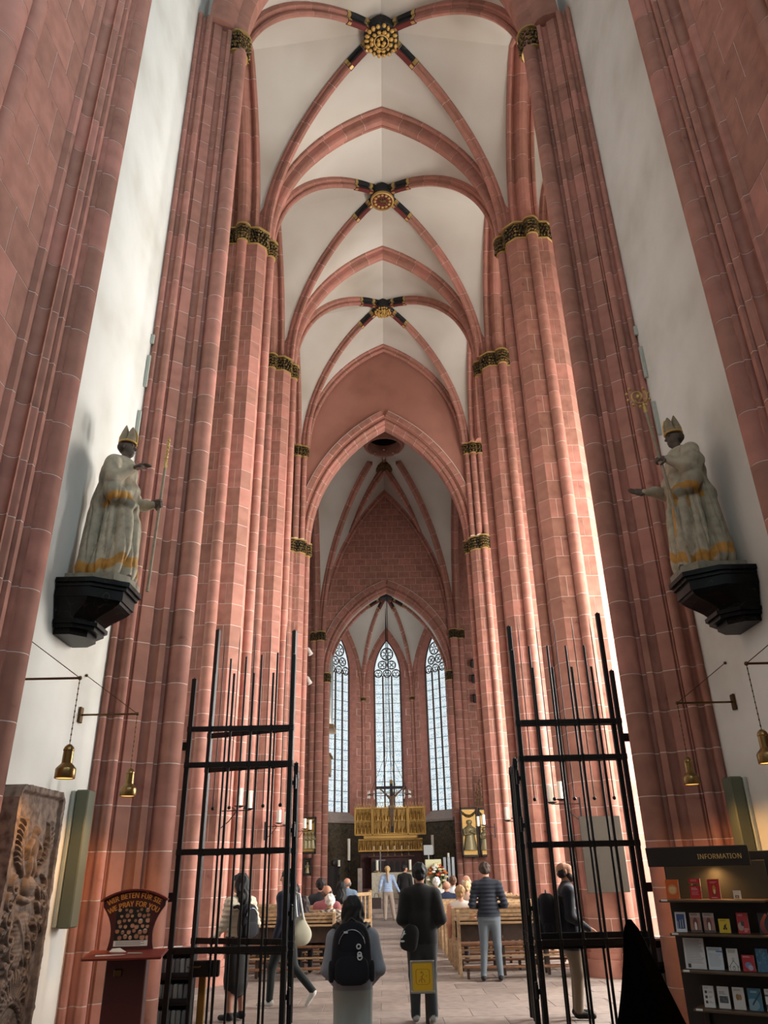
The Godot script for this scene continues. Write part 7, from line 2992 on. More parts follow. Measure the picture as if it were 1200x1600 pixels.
func flowers(at: Vector3) -> void:
	var o := thing("flower_arrangement", "large bouquet of white, yellow and orange flowers before the pale lectern", "flowers", at)
	mat("vase_grey", Color(0.5, 0.5, 0.46), 0.5)
	mat("stem_green", Color(0.16, 0.26, 0.10), 0.7)
	var petals := [mat("petal_cream", Color(0.86, 0.80, 0.58), 0.6), mat("petal_orange", Color(0.78, 0.40, 0.16), 0.6), mat("petal_white", Color(0.90, 0.88, 0.82), 0.6), mat("petal_red", Color(0.50, 0.12, 0.10), 0.6)]
	var mb := MB.new()
	mb.lathe([Vector2(0.0, 0.0), Vector2(0.10, 0.0), Vector2(0.13, 0.15), Vector2(0.10, 0.35), Vector2(0.12, 0.38)], 14)
	part(o, "vase", mb, m.vase_grey)
	var r := RandomNumberGenerator.new()
	r.seed = 9
	for i in 46:
		var a := r.randf() * TAU
		var e := r.randf_range(0.05, 1.0)
		var tip := Vector3(cos(a) * 0.40 * e, 0.48 + 0.62 * sqrt(1.0 - e * e * 0.96) + r.randf() * 0.14, sin(a) * 0.22 * e)
		var st := MB.new()
		st.tube([Vector3(0, 0.35, 0), tip * 0.6 + Vector3(0, 0.15, 0), tip], 0.006, 5)
		for k in 3:
			var lp := Vector3(0, 0.35, 0).lerp(tip, 0.4 + 0.2 * k)
			st.ball(lp + Vector3(r.randf_range(-0.05, 0.05), 0, r.randf_range(-0.05, 0.05)), Vector3(0.035, 0.012, 0.02), 4, 6)
		part(o, "stem", st, m.stem_green)
		var fl := MB.new()
		for k in 6:
			var b := TAU * k / 6
			fl.ball(tip + Vector3(cos(b) * 0.045, 0.01, sin(b) * 0.045), Vector3(0.036, 0.04, 0.036), 4, 6)
		fl.ball(tip + Vector3(0, 0.02, 0), Vector3.ONE * 0.024, 4, 6)
		part(o, "blossom", fl, petals[r.randi() % 4])


# ---------------------------------------------------------------- pews
func make_pew(w: float, label: String) -> Node3D:
	# local: x along the pew, seen from behind; z towards the tower
	var o := thing("pew", label, "pew")
	var ends := [-w / 2, w / 2]
	for x in ends:
		var poly := PackedVector2Array([Vector2(0.20, 0.0), Vector2(0.14, 0.0), Vector2(0.10, 0.35), Vector2(0.13, 0.70), Vector2(0.09, 1.0), Vector2(0.03, 1.02), Vector2(0.0, 0.98), Vector2(0.02, 0.72), Vector2(-0.08, 0.55), Vector2(-0.34, 0.50), Vector2(-0.36, 0.44), Vector2(-0.30, 0.40), Vector2(-0.32, 0.0), Vector2(-0.38, 0.0), Vector2(-0.38, -0.0)])
		var mb := MB.new()
		mb.extrude(PackedVector2Array([Vector2(0.16, 0.0), Vector2(0.09, 0.42), Vector2(0.14, 0.74), Vector2(0.10, 1.0), Vector2(0.02, 1.02), Vector2(-0.02, 0.95), Vector2(0.02, 0.72), Vector2(-0.06, 0.56), Vector2(-0.36, 0.52), Vector2(-0.38, 0.46), Vector2(-0.30, 0.42), Vector2(-0.34, 0.0), Vector2(-0.26, 0.0), Vector2(-0.20, 0.36), Vector2(-0.02, 0.38), Vector2(0.06, 0.0)]), Transform3D(Basis(Vector3(0, 0, 1), Vector3.UP, Vector3(-1, 0, 0)), Vector3(x, 0, 0)), -0.025, 0.025)
		part(o, "end_panel", mb, m.oak_pale)
	for q in [[0.985, 0.05], [0.925, 0.045], [0.868, 0.04]]:
		var mb := MB.new()
		mb.bevel_box(Vector3(0, q[0], 0.055), Vector3(w - 0.02, q[1], 0.026), 0.006)
		part(o, "back_slat", mb, m.oak_pale)
	var shelf := MB.new()
	shelf.bevel_box(Vector3(0, 0.81, 0.10), Vector3(w - 0.02, 0.03, 0.16), 0.006)
	part(o, "book_ledge", shelf, m.oak_pale)
	var n := 3
	for i in n:
		var mb := MB.new()
		mb.bevel_box(Vector3(-w / 2 + w * (i + 0.5) / n, 0.66, 0.055), Vector3(w / n - 0.012, 0.25, 0.018), 0.004)
		part(o, "back_board", mb, m.oak_dark)
	var seat := MB.new()
	seat.bevel_box(Vector3(0, 0.475, -0.13), Vector3(w - 0.03, 0.045, 0.42), 0.014)
	part(o, "seat", seat, m.oak_worn)
	for i in 2:
		for z in [0.0, -0.24]:
			var mb := MB.new()
			mb.bevel_box(Vector3(-w / 6 + i * w / 3, 0.225, z), Vector3(0.05, 0.45, 0.05), 0.006)
			part(o, "support", mb, m.oak_dark)
	for q in [[0.17, 0.36, 0.16], [0.30, 0.05, 0.035]]:
		var mb := MB.new()
		mb.bevel_box(Vector3(0, q[0], q[1]), Vector3(w - 0.04, 0.032, q[2]), 0.006)
		part(o, "kneeler" if q[0] < 0.2 else "stretcher", mb, m.oak_worn if q[0] < 0.2 else m.oak_pale)
	for i in 3:
		var mb := MB.new()
		mb.bevel_box(Vector3(-w / 2 + 0.1 + i * (w - 0.2) / 2, 0.08, 0.36), Vector3(0.04, 0.16, 0.10), 0.004)
		part(o, "kneeler_foot", mb, m.oak_dark)
	return o


func build_benches() -> void:
	var grain := noise_tex(151, 0.03, [[0.0, grey(0.7)], [0.5, grey(0.92)], [1.0, Color.WHITE]], 4, 256)
	mat("oak_pale", Color(0.73, 0.60, 0.45), 0.45, grain, 1.5)
	mat("oak_worn", Color(0.50, 0.345, 0.245), 0.4, grain, 1.4)
	mat("oak_dark", Color(0.245, 0.165, 0.12), 0.5, grain, 1.3)
	var count := ["last", "second last", "third last", "fourth last", "fifth last", "sixth last", "seventh last", "eighth last", "ninth last", "tenth last"]
	for sgn in [-1.0, 1.0]:
		var proto: Node3D = null
		for r in 10:
			var label := "oak pew, %s row of the block by the %s" % [count[r], "flower lectern" if sgn > 0 else "standing long haired visitors"]
			var w := 2.30 if sgn > 0 else 2.05
			var x := 2.13 if sgn > 0 else -2.26
			var d := (14.95 if sgn > 0 else 15.25) + r * 1.12
			if proto == null:
				proto = make_pew(w, label)
				proto.position = Vector3(x, 0, -d - 0.2)
				proto.set_meta("group", "oak pews, " + ("south block" if sgn > 0 else "north block"))
			else:
				copy_of(proto, Vector3(x, 0, -d - 0.2), 0.0, label)
	# carved front of the foremost north pew
	var fp := thing("pew_screen", "pale oak pierced bench front at the head of the pews by the steps", "pew front", Vector3(-1.15, 0, -26.4), 1.0)
	for i in 6:
		var mb := MB.new()
		mb.bevel_box(Vector3(-0.55 + i * 0.22, 0.62, 0), Vector3(0.05, 0.75, 0.05), 0.008)
		part(fp, "baluster", mb, m.oak_pale)
	for y in [0.25, 1.0]:
		var mb := MB.new()
		mb.bevel_box(Vector3(0, y, 0), Vector3(1.3, 0.10, 0.08), 0.01)
		part(fp, "rail", mb, m.oak_pale)
	for x in [-0.62, 0.62]:
		var mb := MB.new()
		mb.bevel_box(Vector3(x, 0.55, 0), Vector3(0.08, 1.1, 0.09), 0.01)
		part(fp, "post", mb, m.oak_pale)


# ---------------------------------------------------------------- people
const BODY := 1.75  # the poses below are written for this height


func turned(t: Transform3D, pts: Array) -> Array:
	return pts.map(func(p): return t * p)


func person(label: String, at: Vector3, turn: float, h: float, o: Dictionary) -> Node3D:
	# local axes: he or she looks along -z, right hand at +x; o holds colours, limbs and cell size
	var n := thing("person", label, "person", at, turn)
	var k := h / BODY
	var g: float = o.get("girth", 1.0)
	var skin: Color = o.get("skin", srgb(0.76, 0.56, 0.46))
	var top: Color = o.top
	var low: Color = o.low
	var shoe: Color = o.get("shoe", srgb(0.10, 0.10, 0.11))
	var rip: float = o.get("ripple", 0.0)
	var cell: float = o.get("cell", 0.014)
	var seated: bool = o.get("seated", false)
	var lean: float = o.get("lean", 0.0)
	var hipy := 0.56 if seated else 0.93
	var up := Transform3D(Basis(Vector3.RIGHT, -lean), Vector3(0, hipy, 0)) * Transform3D(Basis.IDENTITY, Vector3(0, -0.93, 0))
	var b := Blob.new()
	var P := func(x: float, y: float, z: float) -> Vector3: return Vector3(x, y, z) * k
	var U := func(x: float, y: float, z: float) -> Vector3: return (up * Vector3(x, y, z)) * k
	# legs
	for s in [-1.0, 1.0]:
		var leg: Array = o.get("leg_l" if s < 0 else "leg_r", [])
		var hip := Vector3(s * 0.09, hipy, 0.0)
		var knee := Vector3(s * 0.10, 0.50, -0.02)
		var ankle := Vector3(s * 0.105, 0.085, 0.02)
		if seated:
			knee = Vector3(s * 0.11, 0.53, -0.42)
			ankle = Vector3(s * 0.11, 0.10, -0.40)
		if leg.size() >= 2:
			knee = leg[0]
			ankle = leg[1]
		var toe: Vector3 = leg[2] if leg.size() > 2 else ankle + Vector3(s * 0.015, -0.045, -0.17)
		var loose: float = o.get("loose", 1.0)
		var shin: Color = o.get("shin", low)
		b.add(hip * k, knee * k, 0.098 * k * g, 0.066 * k * loose, low, 0.05)
		b.add(knee * k, ankle * k, 0.064 * k * loose, 0.048 * k * loose * (0.85 if shin != low else 1.0), shin, 0.03)
		var heel := ankle + (ankle - toe).normalized() * 0.03 + Vector3(0, -0.04, 0)
		b.add(heel * k, toe * k, 0.040 * k, 0.034 * k, shoe, 0.015)
		b.add(ankle * k, (ankle + Vector3(0, -0.03, 0)) * k, 0.044 * k, 0.044 * k, shoe, 0.015)
	if o.has("skirt"):
		var hem: float = o.skirt
		b.add(P.call(0, hipy - 0.02, 0), P.call(0, hem + 0.06, 0.0), 0.135 * k, 0.17 * k, low, 0.05, 0.85)
	# trunk
	b.add(P.call(0, hipy + 0.01, 0.0), U.call(0, 1.06, 0.0), 0.138 * k * g, 0.135 * k * g, low if not o.get("long_top", false) else top, 0.06, 0.76)
	b.add(U.call(0, 1.06, 0.0), U.call(0, 1.34, 0.0), 0.140 * k * g, 0.158 * k * g, top, 0.06, 0.72, rip, 0.062)
	if o.has("hem"):
		b.add(U.call(0, o.hem + 0.04, 0.0), U.call(0, 1.10, 0.0), 0.155 * k * g, 0.150 * k * g, top, 0.04, 0.76, rip, 0.062)
	b.add(U.call(-0.165, 1.405, 0.0), U.call(0.165, 1.405, 0.0), 0.078 * k, 0.078 * k, top, 0.07)
	b.add(U.call(0, 1.44, 0.005), U.call(0, 1.50, 0.0), 0.075 * k, 0.058 * k, top if o.get("collar", true) else skin, 0.04)
	# arms
	for s in [-1.0, 1.0]:
		var arm: Array = o.get("arm_l" if s < 0 else "arm_r", [Vector3(s * 0.25, 1.12, 0.03), Vector3(s * 0.24, 0.88, -0.06)])
		var sh := Vector3(s * 0.195, 1.395, 0.0)
		var sleeve: Color = o.get("sleeve", top)
		b.add(U.call(sh.x, sh.y, sh.z), U.call(arm[0].x, arm[0].y, arm[0].z), 0.066 * k * g, 0.056 * k * g, sleeve, 0.05, 1.0, rip, 0.062)
		b.add(U.call(arm[0].x, arm[0].y, arm[0].z), U.call(arm[1].x, arm[1].y, arm[1].z), 0.055 * k * g, 0.040 * k, sleeve, 0.03, 1.0, rip, 0.062)
	var mb := MB.new()
	# the top ends in a clean hem over the trousers
	var pattern = o.get("pattern")
	var hemy: float = o.get("hem", 1.0) * k
	var tidy: bool = o.get("long_top", false) and not seated
	var shade := func(p: Vector3, c: Color) -> Color:
		if tidy and c == low and p.y > hemy:
			return top
		if tidy and c == top and p.y < hemy and absf(p.x) < 0.17 * k:
			return low
		return pattern.call(p, c) if pattern != null else c
	b.into(mb, cell * k, shade)
	# head and neck on a finer grid
	var tilt: Vector3 = o.get("head", Vector3.ZERO)
	var ht := up * Transform3D(Basis.IDENTITY, Vector3(0, 1.50, 0)) * Transform3D(Basis.from_euler(tilt), Vector3.ZERO) * Transform3D(Basis.IDENTITY, Vector3(0, -1.50, 0))
	var H := func(x: float, y: float, z: float) -> Vector3: return (ht * Vector3(x, y, z)) * k
	var hd := Blob.new()
	hd.add(H.call(0, 1.47, 0.005), H.call(0, 1.56, 0.0), 0.056 * k, 0.052 * k, skin, 0.02)
	hd.add(H.call(0, 1.665, 0.022), H.call(0, 1.66, -0.025), 0.090 * k, 0.082 * k, skin, 0.03)
	hd.add(H.call(0, 1.60, -0.035), H.call(0, 1.575, -0.062), 0.062 * k, 0.036 * k, skin, 0.04)
	hd.chain([H.call(0, 1.665, -0.104), H.call(0, 1.632, -0.124), H.call(0, 1.622, -0.104)], [0.010 * k, 0.014 * k, 0.010 * k], skin, 0.012)
	for s in [-1.0, 1.0]:
		hd.add(H.call(s * 0.084, 1.655, 0.0), H.call(s * 0.082, 1.62, -0.004), 0.016 * k, 0.011 * k, skin, 0.01)
		hd.add(H.call(s * 0.032, 1.662, -0.098), H.call(s * 0.034, 1.662, -0.100), 0.011 * k, 0.011 * k, srgb(0.20, 0.15, 0.12), 0.002)
		hd.add(H.call(s * 0.020, 1.682, -0.104), H.call(s * 0.046, 1.684, -0.096), 0.007 * k, 0.006 * k, o.get("hair", srgb(0.12, 0.09, 0.08)), 0.002)
	hd.add(H.call(-0.02, 1.592, -0.094), H.call(0.02, 1.592, -0.094), 0.008 * k, 0.008 * k, srgb(0.58, 0.34, 0.30), 0.003)
	if o.has("beard"):
		hd.add(H.call(-0.046, 1.605, -0.040), H.call(0.0, 1.560, -0.078), 0.030 * k, 0.036 * k, o.beard, 0.02)
		hd.add(H.call(0.046, 1.605, -0.040), H.call(0.0, 1.560, -0.078), 0.030 * k, 0.036 * k, o.beard, 0.02)
	hd.into(mb, o.get("head_cell", 0.009) * k)
	# hands
	if o.get("hands", true):
		var hb := Blob.new()
		for s in [-1.0, 1.0]:
			var arm: Array = o.get("arm_l" if s < 0 else "arm_r", [Vector3(s * 0.25, 1.12, 0.03), Vector3(s * 0.24, 0.88, -0.06)])
			var e: Vector3 = U.call(arm[0].x, arm[0].y, arm[0].z)
			var w: Vector3 = U.call(arm[1].x, arm[1].y, arm[1].z)
			var d := (w - e).normalized()
			var out := Vector3(s, 0, 0) if absf(d.x) < 0.8 else Vector3(0, 0.3, -1)
			add_hand(hb, w, d, out, s, o.get("grip", 0.35), skin, k)
		hb.into(mb, o.get("hand_cell", 0.008) * k)
	part(n, "body", mb, m.cloth_skin)
	# hair
	var hair: Color = o.get("hair", srgb(0.10, 0.08, 0.07))
	var style: String = o.get("style", "short")
	if style != "bald":
		var hr := Blob.new()
		if style == "ring":
			hr.add(H.call(-0.06, 1.62, 0.045), H.call(0.06, 1.62, 0.045), 0.052 * k, 0.052 * k, hair, 0.02)
			for s in [-1.0, 1.0]:
				hr.add(H.call(s * 0.066, 1.66, 0.03), H.call(s * 0.074, 1.64, 0.005), 0.026 * k, 0.016 * k, hair, 0.02)
		else:
			hr.add(H.call(0, 1.695, 0.030), H.call(0, 1.700, -0.028), 0.094 * k, 0.078 * k, hair, 0.03)
			hr.add(H.call(0, 1.665, 0.040), H.call(0, 1.625, 0.045), 0.090 * k, 0.070 * k, hair, 0.02)
			for s in [-1.0, 1.0]:
				hr.add(H.call(s * 0.058, 1.675, 0.02), H.call(s * 0.066, 1.635, 0.018), 0.046 * k, 0.034 * k, hair, 0.02)
			if style == "long" or style == "shoulder":
				var end := 1.16 if style == "long" else 1.43
				hr.add(H.call(0, 1.62, 0.05), U.call(0.0, 1.44, 0.085), 0.088 * k, 0.092 * k, hair, 0.04, 0.75)
				hr.add(U.call(0, 1.44, 0.085), U.call(0.0, end, 0.105), 0.092 * k, 0.08 * k, hair, 0.03, 0.6)
				for s in [-1.0, 1.0]:
					hr.add(H.call(s * 0.066, 1.64, 0.01), U.call(s * 0.075, 1.46, 0.06), 0.038 * k, 0.034 * k, hair, 0.04)
			if style == "pony":
				hr.add(H.call(0, 1.66, 0.11), H.call(0, 1.655, 0.15), 0.035 * k, 0.035 * k, hair, 0.02)
				hr.chain([H.call(0, 1.655, 0.15), U.call(0.01, 1.50, 0.15), U.call(0.02, 1.24, 0.13)], [0.036 * k, 0.042 * k, 0.018 * k], hair, 0.02)
		var hm := MB.new()
		var strands := func(p: Vector3) -> float:
			return 0.0035 * (sin(p.x * 95.0 + sin(p.y * 30.0) * 2.0) + sin(p.z * 80.0 - p.y * 25.0))
		hr.into(hm, o.get("head_cell", 0.009) * k, null, strands)
		part(n, "hair", hm, m.hair_mat)
	return n


func soft_sack(mb: MB, t: Transform3D, w: float, h: float, d: float, e: float, waist := 0.0) -> void:
	# rounded cushion with flat sides: superelliptic rings from the bottom to the top
	var rings := 14
	var sides := 28
	var rows := []
	mb.tinted = true
	for i in rings + 1:
		var u := -cos(PI * i / rings)
		var s := pow(maxf(0.0, 1.0 - pow(absf(u), 3.2)), 1.0 / 3.2)
		var wx := w * 0.5 * s * (1.0 - waist * (u * 0.5 + 0.5))
		var dz := d * 0.5 * s
		var row := []
		for k in sides:
			var a := TAU * k / sides
			var c := signf(cos(a)) * pow(absf(cos(a)), 2.0 / e)
			var z := signf(sin(a)) * pow(absf(sin(a)), 2.0 / e)
			var n := Vector3(signf(c) * pow(absf(c), e - 1.0) / maxf(w, 0.01), signf(u) * pow(absf(u), 2.2) / h, signf(z) * pow(absf(z), e - 1.0) / maxf(d, 0.01)).normalized()
			row.append(mb.vert(t * Vector3(c * wx, h * (u * 0.5 + 0.5), z * dz), (t.basis * n).normalized()))
		rows.append(row)
	for i in rings:
		for k in sides:
			var l := (k + 1) % sides
			mb.face(rows[i][k], rows[i][l], rows[i + 1][k])
			mb.face(rows[i][l], rows[i + 1][l], rows[i + 1][k])


func backpack(label: String, t: Transform3D, w: float, h: float, d: float, marks: bool) -> void:
	# rucksack: body, two front pockets, handle, straps, side pockets; local z away from the wearer's back
	var o := thing("backpack", label, "backpack")
	o.transform = t
	var c := srgb(0.045, 0.045, 0.05)
	var mb := MB.new()
	mb.tint = c
	soft_sack(mb, Transform3D(Basis.IDENTITY, Vector3.ZERO), w, h, d, 3.2, 0.16)
	part(o, "main_bag", mb, m.cloth_skin)
	mb = MB.new()
	mb.tint = c
	soft_sack(mb, Transform3D(Basis.IDENTITY, Vector3(0, h * 0.04, d * 0.42)), w * 0.78, h * 0.44, d * 0.36, 3.4, 0.06)
	part(o, "front_pocket", mb, m.cloth_skin)
	mb = MB.new()
	mb.tint = c
	soft_sack(mb, Transform3D(Basis.IDENTITY, Vector3(0, h * 0.5, d * 0.40)), w * 0.66, h * 0.40, d * 0.26, 3.2, 0.14)
	part(o, "upper_pocket", mb, m.cloth_skin)
	for s in [-1.0, 1.0]:
		mb = MB.new()
		mb.tint = c
		soft_sack(mb, Transform3D(Basis.IDENTITY, Vector3(s * w * 0.46, h * 0.06, 0.02)), w * 0.14, h * 0.34, d * 0.5, 2.6)
		part(o, "side_pocket", mb, m.cloth_skin)
		mb = MB.new()
		mb.tube([Vector3(s * w * 0.24, h * 0.84, -d * 0.3), Vector3(s * w * 0.34, h * 0.93, -d * 0.6), Vector3(s * w * 0.40, h * 0.90, -d * 1.1), Vector3(s * w * 0.44, h * 0.66, -d * 1.35)], 0.024, 8)
		part(o, "strap", mb, m.speaker_black)
	mb = MB.new()
	mb.tube([Vector3(-0.04, h * 0.98, 0), Vector3(0, h * 1.05, 0.0), Vector3(0.04, h * 0.98, 0)], 0.010, 7)
	part(o, "handle", mb, m.speaker_black)
	mb = MB.new()
	var zip := []
	for i in 13:
		var a := lerpf(PI * 0.95, PI * 0.05, i / 12.0)
		zip.append(Vector3(cos(a) * w * 0.30, h * 0.62 + sin(a) * h * 0.26, d * 0.52))
	mb.tube(zip, 0.004, 5)
	part(o, "zip", mb, m.steel)
	if marks:
		mb = MB.new()
		mb.bevel_box(Vector3(-0.05, h * 0.84, d * 0.535), Vector3(0.034, 0.016, 0.006), 0.002)
		part(o, "badge", mb, m.white_panel)
		for q in [[0.055, h * 0.62, 0.016], [0.062, h * 0.50, 0.015], [0.064, h * 0.455, 0.018]]:
			mb = MB.new()
			var pts := []
			for i in 13:
				pts.append(Vector3(q[0] + cos(TAU * i / 12) * q[2], q[1] + sin(TAU * i / 12) * q[2], d * 0.63))
			mb.tube(pts, 0.006, 6, false)
			part(o, "key_charm", mb, m.white_panel)


func build_people() -> void:
	var cs := mat("cloth_skin", Color.WHITE, 0.85)
	cs.vertex_color_use_as_albedo = true
	cs.rim_enabled = true
	cs.rim = 0.15
	var hm := mat("hair_mat", Color.WHITE, 0.68)
	hm.vertex_color_use_as_albedo = true
	var black := srgb(0.075, 0.075, 0.08)
	# visitor with a black rucksack in the middle of the way
	person("woman with long black hair, grey hoodie and pale trousers wearing a black backpack", Vector3(-0.57, 0, -7.35), 0.05, 1.47, {"top": srgb(0.55, 0.57, 0.60), "low": srgb(0.66, 0.70, 0.69), "girth": 1.06, "loose": 1.35, "style": "long", "hair": srgb(0.07, 0.065, 0.07), "hem": 0.96, "long_top": true, "shoe": srgb(0.8, 0.8, 0.8), "head": Vector3(-0.12, 0, 0),
		"arm_l": [Vector3(-0.255, 1.13, 0.05), Vector3(-0.16, 0.98, -0.16)], "arm_r": [Vector3(0.265, 1.13, 0.05), Vector3(0.17, 0.98, -0.16)]})
	backpack("large black backpack with white charms on the woman in the grey hoodie", Transform3D(Basis(Vector3.UP, 0.05), Vector3(-0.57, 0.85, -7.15)), 0.36, 0.46, 0.19, true)
	# man in black at the notice
	person("man in a black jacket and dark jeans standing behind the yellow notice", Vector3(0.16, 0, -10.95), 0.0, 1.74, {"top": black, "low": srgb(0.16, 0.17, 0.19), "girth": 1.18, "style": "short", "hair": srgb(0.05, 0.05, 0.055), "hem": 0.84, "long_top": true, "loose": 1.2, "shoe": srgb(0.62, 0.64, 0.63), "skin": srgb(0.70, 0.52, 0.42), "head": Vector3(-0.1, 0.0, 0),
		"arm_l": [Vector3(-0.25, 1.12, 0.05), Vector3(-0.14, 0.98, -0.20)], "arm_r": [Vector3(0.26, 1.12, 0.05), Vector3(0.15, 0.98, -0.20)], "leg_r": [Vector3(0.10, 0.50, -0.06), Vector3(0.11, 0.085, 0.06)]})
	var bb: Blob
	var bag := thing("crossbody_bag", "round black crossbody bag with a white mark on the hip of the man in black", "bag", Vector3(-0.03, 0.80, -10.80))
	var mb := MB.new()
	mb.tint = srgb(0.05, 0.05, 0.055)
	soft_sack(mb, Transform3D(Basis(Vector3.BACK, -0.25), Vector3(0.0, -0.03, 0)), 0.24, 0.30, 0.12, 2.4, 0.2)
	part(bag, "pouch", mb, m.cloth_skin)
	mb = MB.new()
	mb.tube([Vector3(-0.07, 0.12, 0.068), Vector3(-0.045, 0.16, 0.070), Vector3(-0.02, 0.17, 0.068)], 0.009, 6)
	mb.tube([Vector3(-0.055, 0.15, 0.070), Vector3(-0.03, 0.20, 0.065)], 0.007, 6)
	mb.ball(Vector3(-0.06, 0.085, 0.066), Vector3(0.03, 0.012, 0.006), 4, 8)
	part(bag, "white_mark", mb, m.white_panel)
	# man in the quilted jacket by the last pew
	person("man with bowed head in a navy quilted jacket and grey jeans at the last pew", Vector3(1.45, 0, -14.45), -0.10, 1.76, {"top": srgb(0.10, 0.12, 0.17), "low": srgb(0.36, 0.40, 0.43), "girth": 1.06, "style": "short", "hair": srgb(0.22, 0.16, 0.13), "hem": 0.93, "long_top": true, "ripple": 0.007, "cell": 0.0125, "head": Vector3(-0.5, 0.25, 0), "shoe": srgb(0.06, 0.06, 0.07),
		"arm_l": [Vector3(-0.27, 1.12, 0.05), Vector3(-0.14, 1.06, -0.20)], "arm_r": [Vector3(0.28, 1.12, 0.05), Vector3(0.15, 1.06, -0.20)], "leg_l": [Vector3(-0.11, 0.50, -0.02), Vector3(-0.15, 0.085, 0.02)], "leg_r": [Vector3(0.11, 0.50, -0.02), Vector3(0.13, 0.085, 0.0)]})
	# bearded man behind the gate, in profile
	person("balding bearded man in a dark coat and beige trousers behind the iron gate", Vector3(2.08, 0, -11.0), -PI / 2 - 0.1, 1.73, {"top": srgb(0.085, 0.10, 0.14), "low": srgb(0.46, 0.40, 0.33), "girth": 1.12, "style": "ring", "hair": srgb(0.14, 0.11, 0.10), "beard": srgb(0.17, 0.12, 0.10), "hem": 0.74, "long_top": true, "skin": srgb(0.74, 0.55, 0.45), "shoe": srgb(0.05, 0.05, 0.055), "loose": 1.1,
		"arm_l": [Vector3(-0.26, 1.13, 0.02), Vector3(-0.20, 0.98, -0.20)], "arm_r": [Vector3(0.26, 1.13, 0.02), Vector3(0.20, 0.98, -0.20)]})
	backpack("bulky black backpack on the balding man behind the gate", Transform3D(Basis(Vector3.UP, -PI / 2 - 0.1), Vector3(1.80, 0.82, -10.98)), 0.40, 0.56, 0.24, false)
	# woman in the cream jacket behind the gate
	person("woman with long black hair, cream quilted jacket and black skirt behind the gate", Vector3(-2.24, 0, -11.35), 0.85, 1.66, {"top": srgb(0.85, 0.81, 0.72), "low": srgb(0.085, 0.085, 0.095), "shin": srgb(0.62, 0.44, 0.36), "girth": 1.08, "style": "long", "hair": srgb(0.045, 0.04, 0.045), "hem": 0.94, "ripple": 0.007, "cell": 0.0125, "skirt": 0.38, "shoe": black, "head": Vector3(-0.18, 0.4, 0),
		"arm_l": [Vector3(-0.27, 1.13, 0.0), Vector3(-0.22, 1.0, -0.22)], "arm_r": [Vector3(0.27, 1.13, 0.04), Vector3(0.21, 0.96, -0.16)]})
	backpack("black backpack on the woman in the cream jacket", Transform3D(Basis(Vector3.UP, 0.85), Vector3(-2.10, 0.92, -11.17)), 0.30, 0.40, 0.16, false)
	# walker with the tote bag
	person("walking woman in a navy hoodie, dark trousers and white sneakers beside the gate", Vector3(-1.72, 0, -12.3), PI / 2 - 0.35, 1.70, {"top": srgb(0.09, 0.12, 0.20), "low": srgb(0.08, 0.085, 0.11), "girth": 1.1, "style": "shoulder", "hair": srgb(0.09, 0.065, 0.06), "hem": 0.80, "long_top": true, "shoe": srgb(0.80, 0.79, 0.76),
		"leg_l": [Vector3(-0.08, 0.50, -0.18), Vector3(-0.08, 0.09, -0.20)], "leg_r": [Vector3(0.09, 0.50, 0.08), Vector3(0.09, 0.20, 0.40), Vector3(0.09, 0.04, 0.31)]})
	var tote := thing("tote_bag", "cream cloth tote bag hanging from the shoulder of the walking woman", "bag", Vector3(-1.50, 0.78, -12.12), 0.3)
	bb = Blob.new()
	bb.add(Vector3(-0.03, 0.10, 0), Vector3(0.03, 0.10, 0), 0.12, 0.12, srgb(0.70, 0.68, 0.60), 0.05, 0.5)
	bb.add(Vector3(0, 0.12, 0), Vector3(0, 0.30, 0), 0.11, 0.06, srgb(0.70, 0.68, 0.60), 0.05, 0.5)
	mb = MB.new()
	bb.into(mb, 0.012)
	part(tote, "sack", mb, m.cloth_skin)
	mb = MB.new()
	mb.tube([Vector3(0.03, 0.3, 0.03), Vector3(-0.04, 0.62, 0.05), Vector3(-0.10, 0.66, -0.02), Vector3(-0.05, 0.3, -0.04)], 0.016, 7)
	part(tote, "strap", mb, m.white_panel)
	# two visitors at the steps
	person("woman with a blond ponytail, pale blue jacket and beige trousers at the altar steps", Vector3(-0.24, 0, -31.0), 0.0, 1.78, {"top": srgb(0.60, 0.68, 0.80), "low": srgb(0.60, 0.54, 0.49), "style": "pony", "hair": srgb(0.74, 0.60, 0.42), "hem": 0.93, "long_top": true, "loose": 1.25, "cell": 0.02, "ripple": 0.006, "head_cell": 0.012, "hand_cell": 0.011, "shoe": srgb(0.5, 0.45, 0.4), "leg_r": [Vector3(0.16, 0.50, -0.04), Vector3(0.22, 0.085, 0.04)],
		"arm_l": [Vector3(-0.27, 1.13, 0.02), Vector3(-0.30, 0.92, -0.04)], "arm_r": [Vector3(0.30, 1.12, 0.0), Vector3(0.42, 0.92, -0.08)]})
	var hb := thing("handbag", "dark brown leather shopper in the hand of the woman with the ponytail", "bag", Vector3(-0.66, 0.40, -31.0))
	mb = MB.new()
	mb.prism(PackedVector2Array([Vector2(-0.16, -0.06), Vector2(0.16, -0.06), Vector2(0.17, 0.06), Vector2(-0.17, 0.06)]), 0.0, 0.36)
	part(hb, "body", mb, mat("brown_leather", Color(0.17, 0.11, 0.10), 0.5))
	mb = MB.new()
	mb.tube([Vector3(-0.09, 0.36, 0), Vector3(-0.05, 0.50, 0), Vector3(0.05, 0.50, 0), Vector3(0.09, 0.36, 0)], 0.012, 6)
	part(hb, "handles", mb, m.brown_leather)
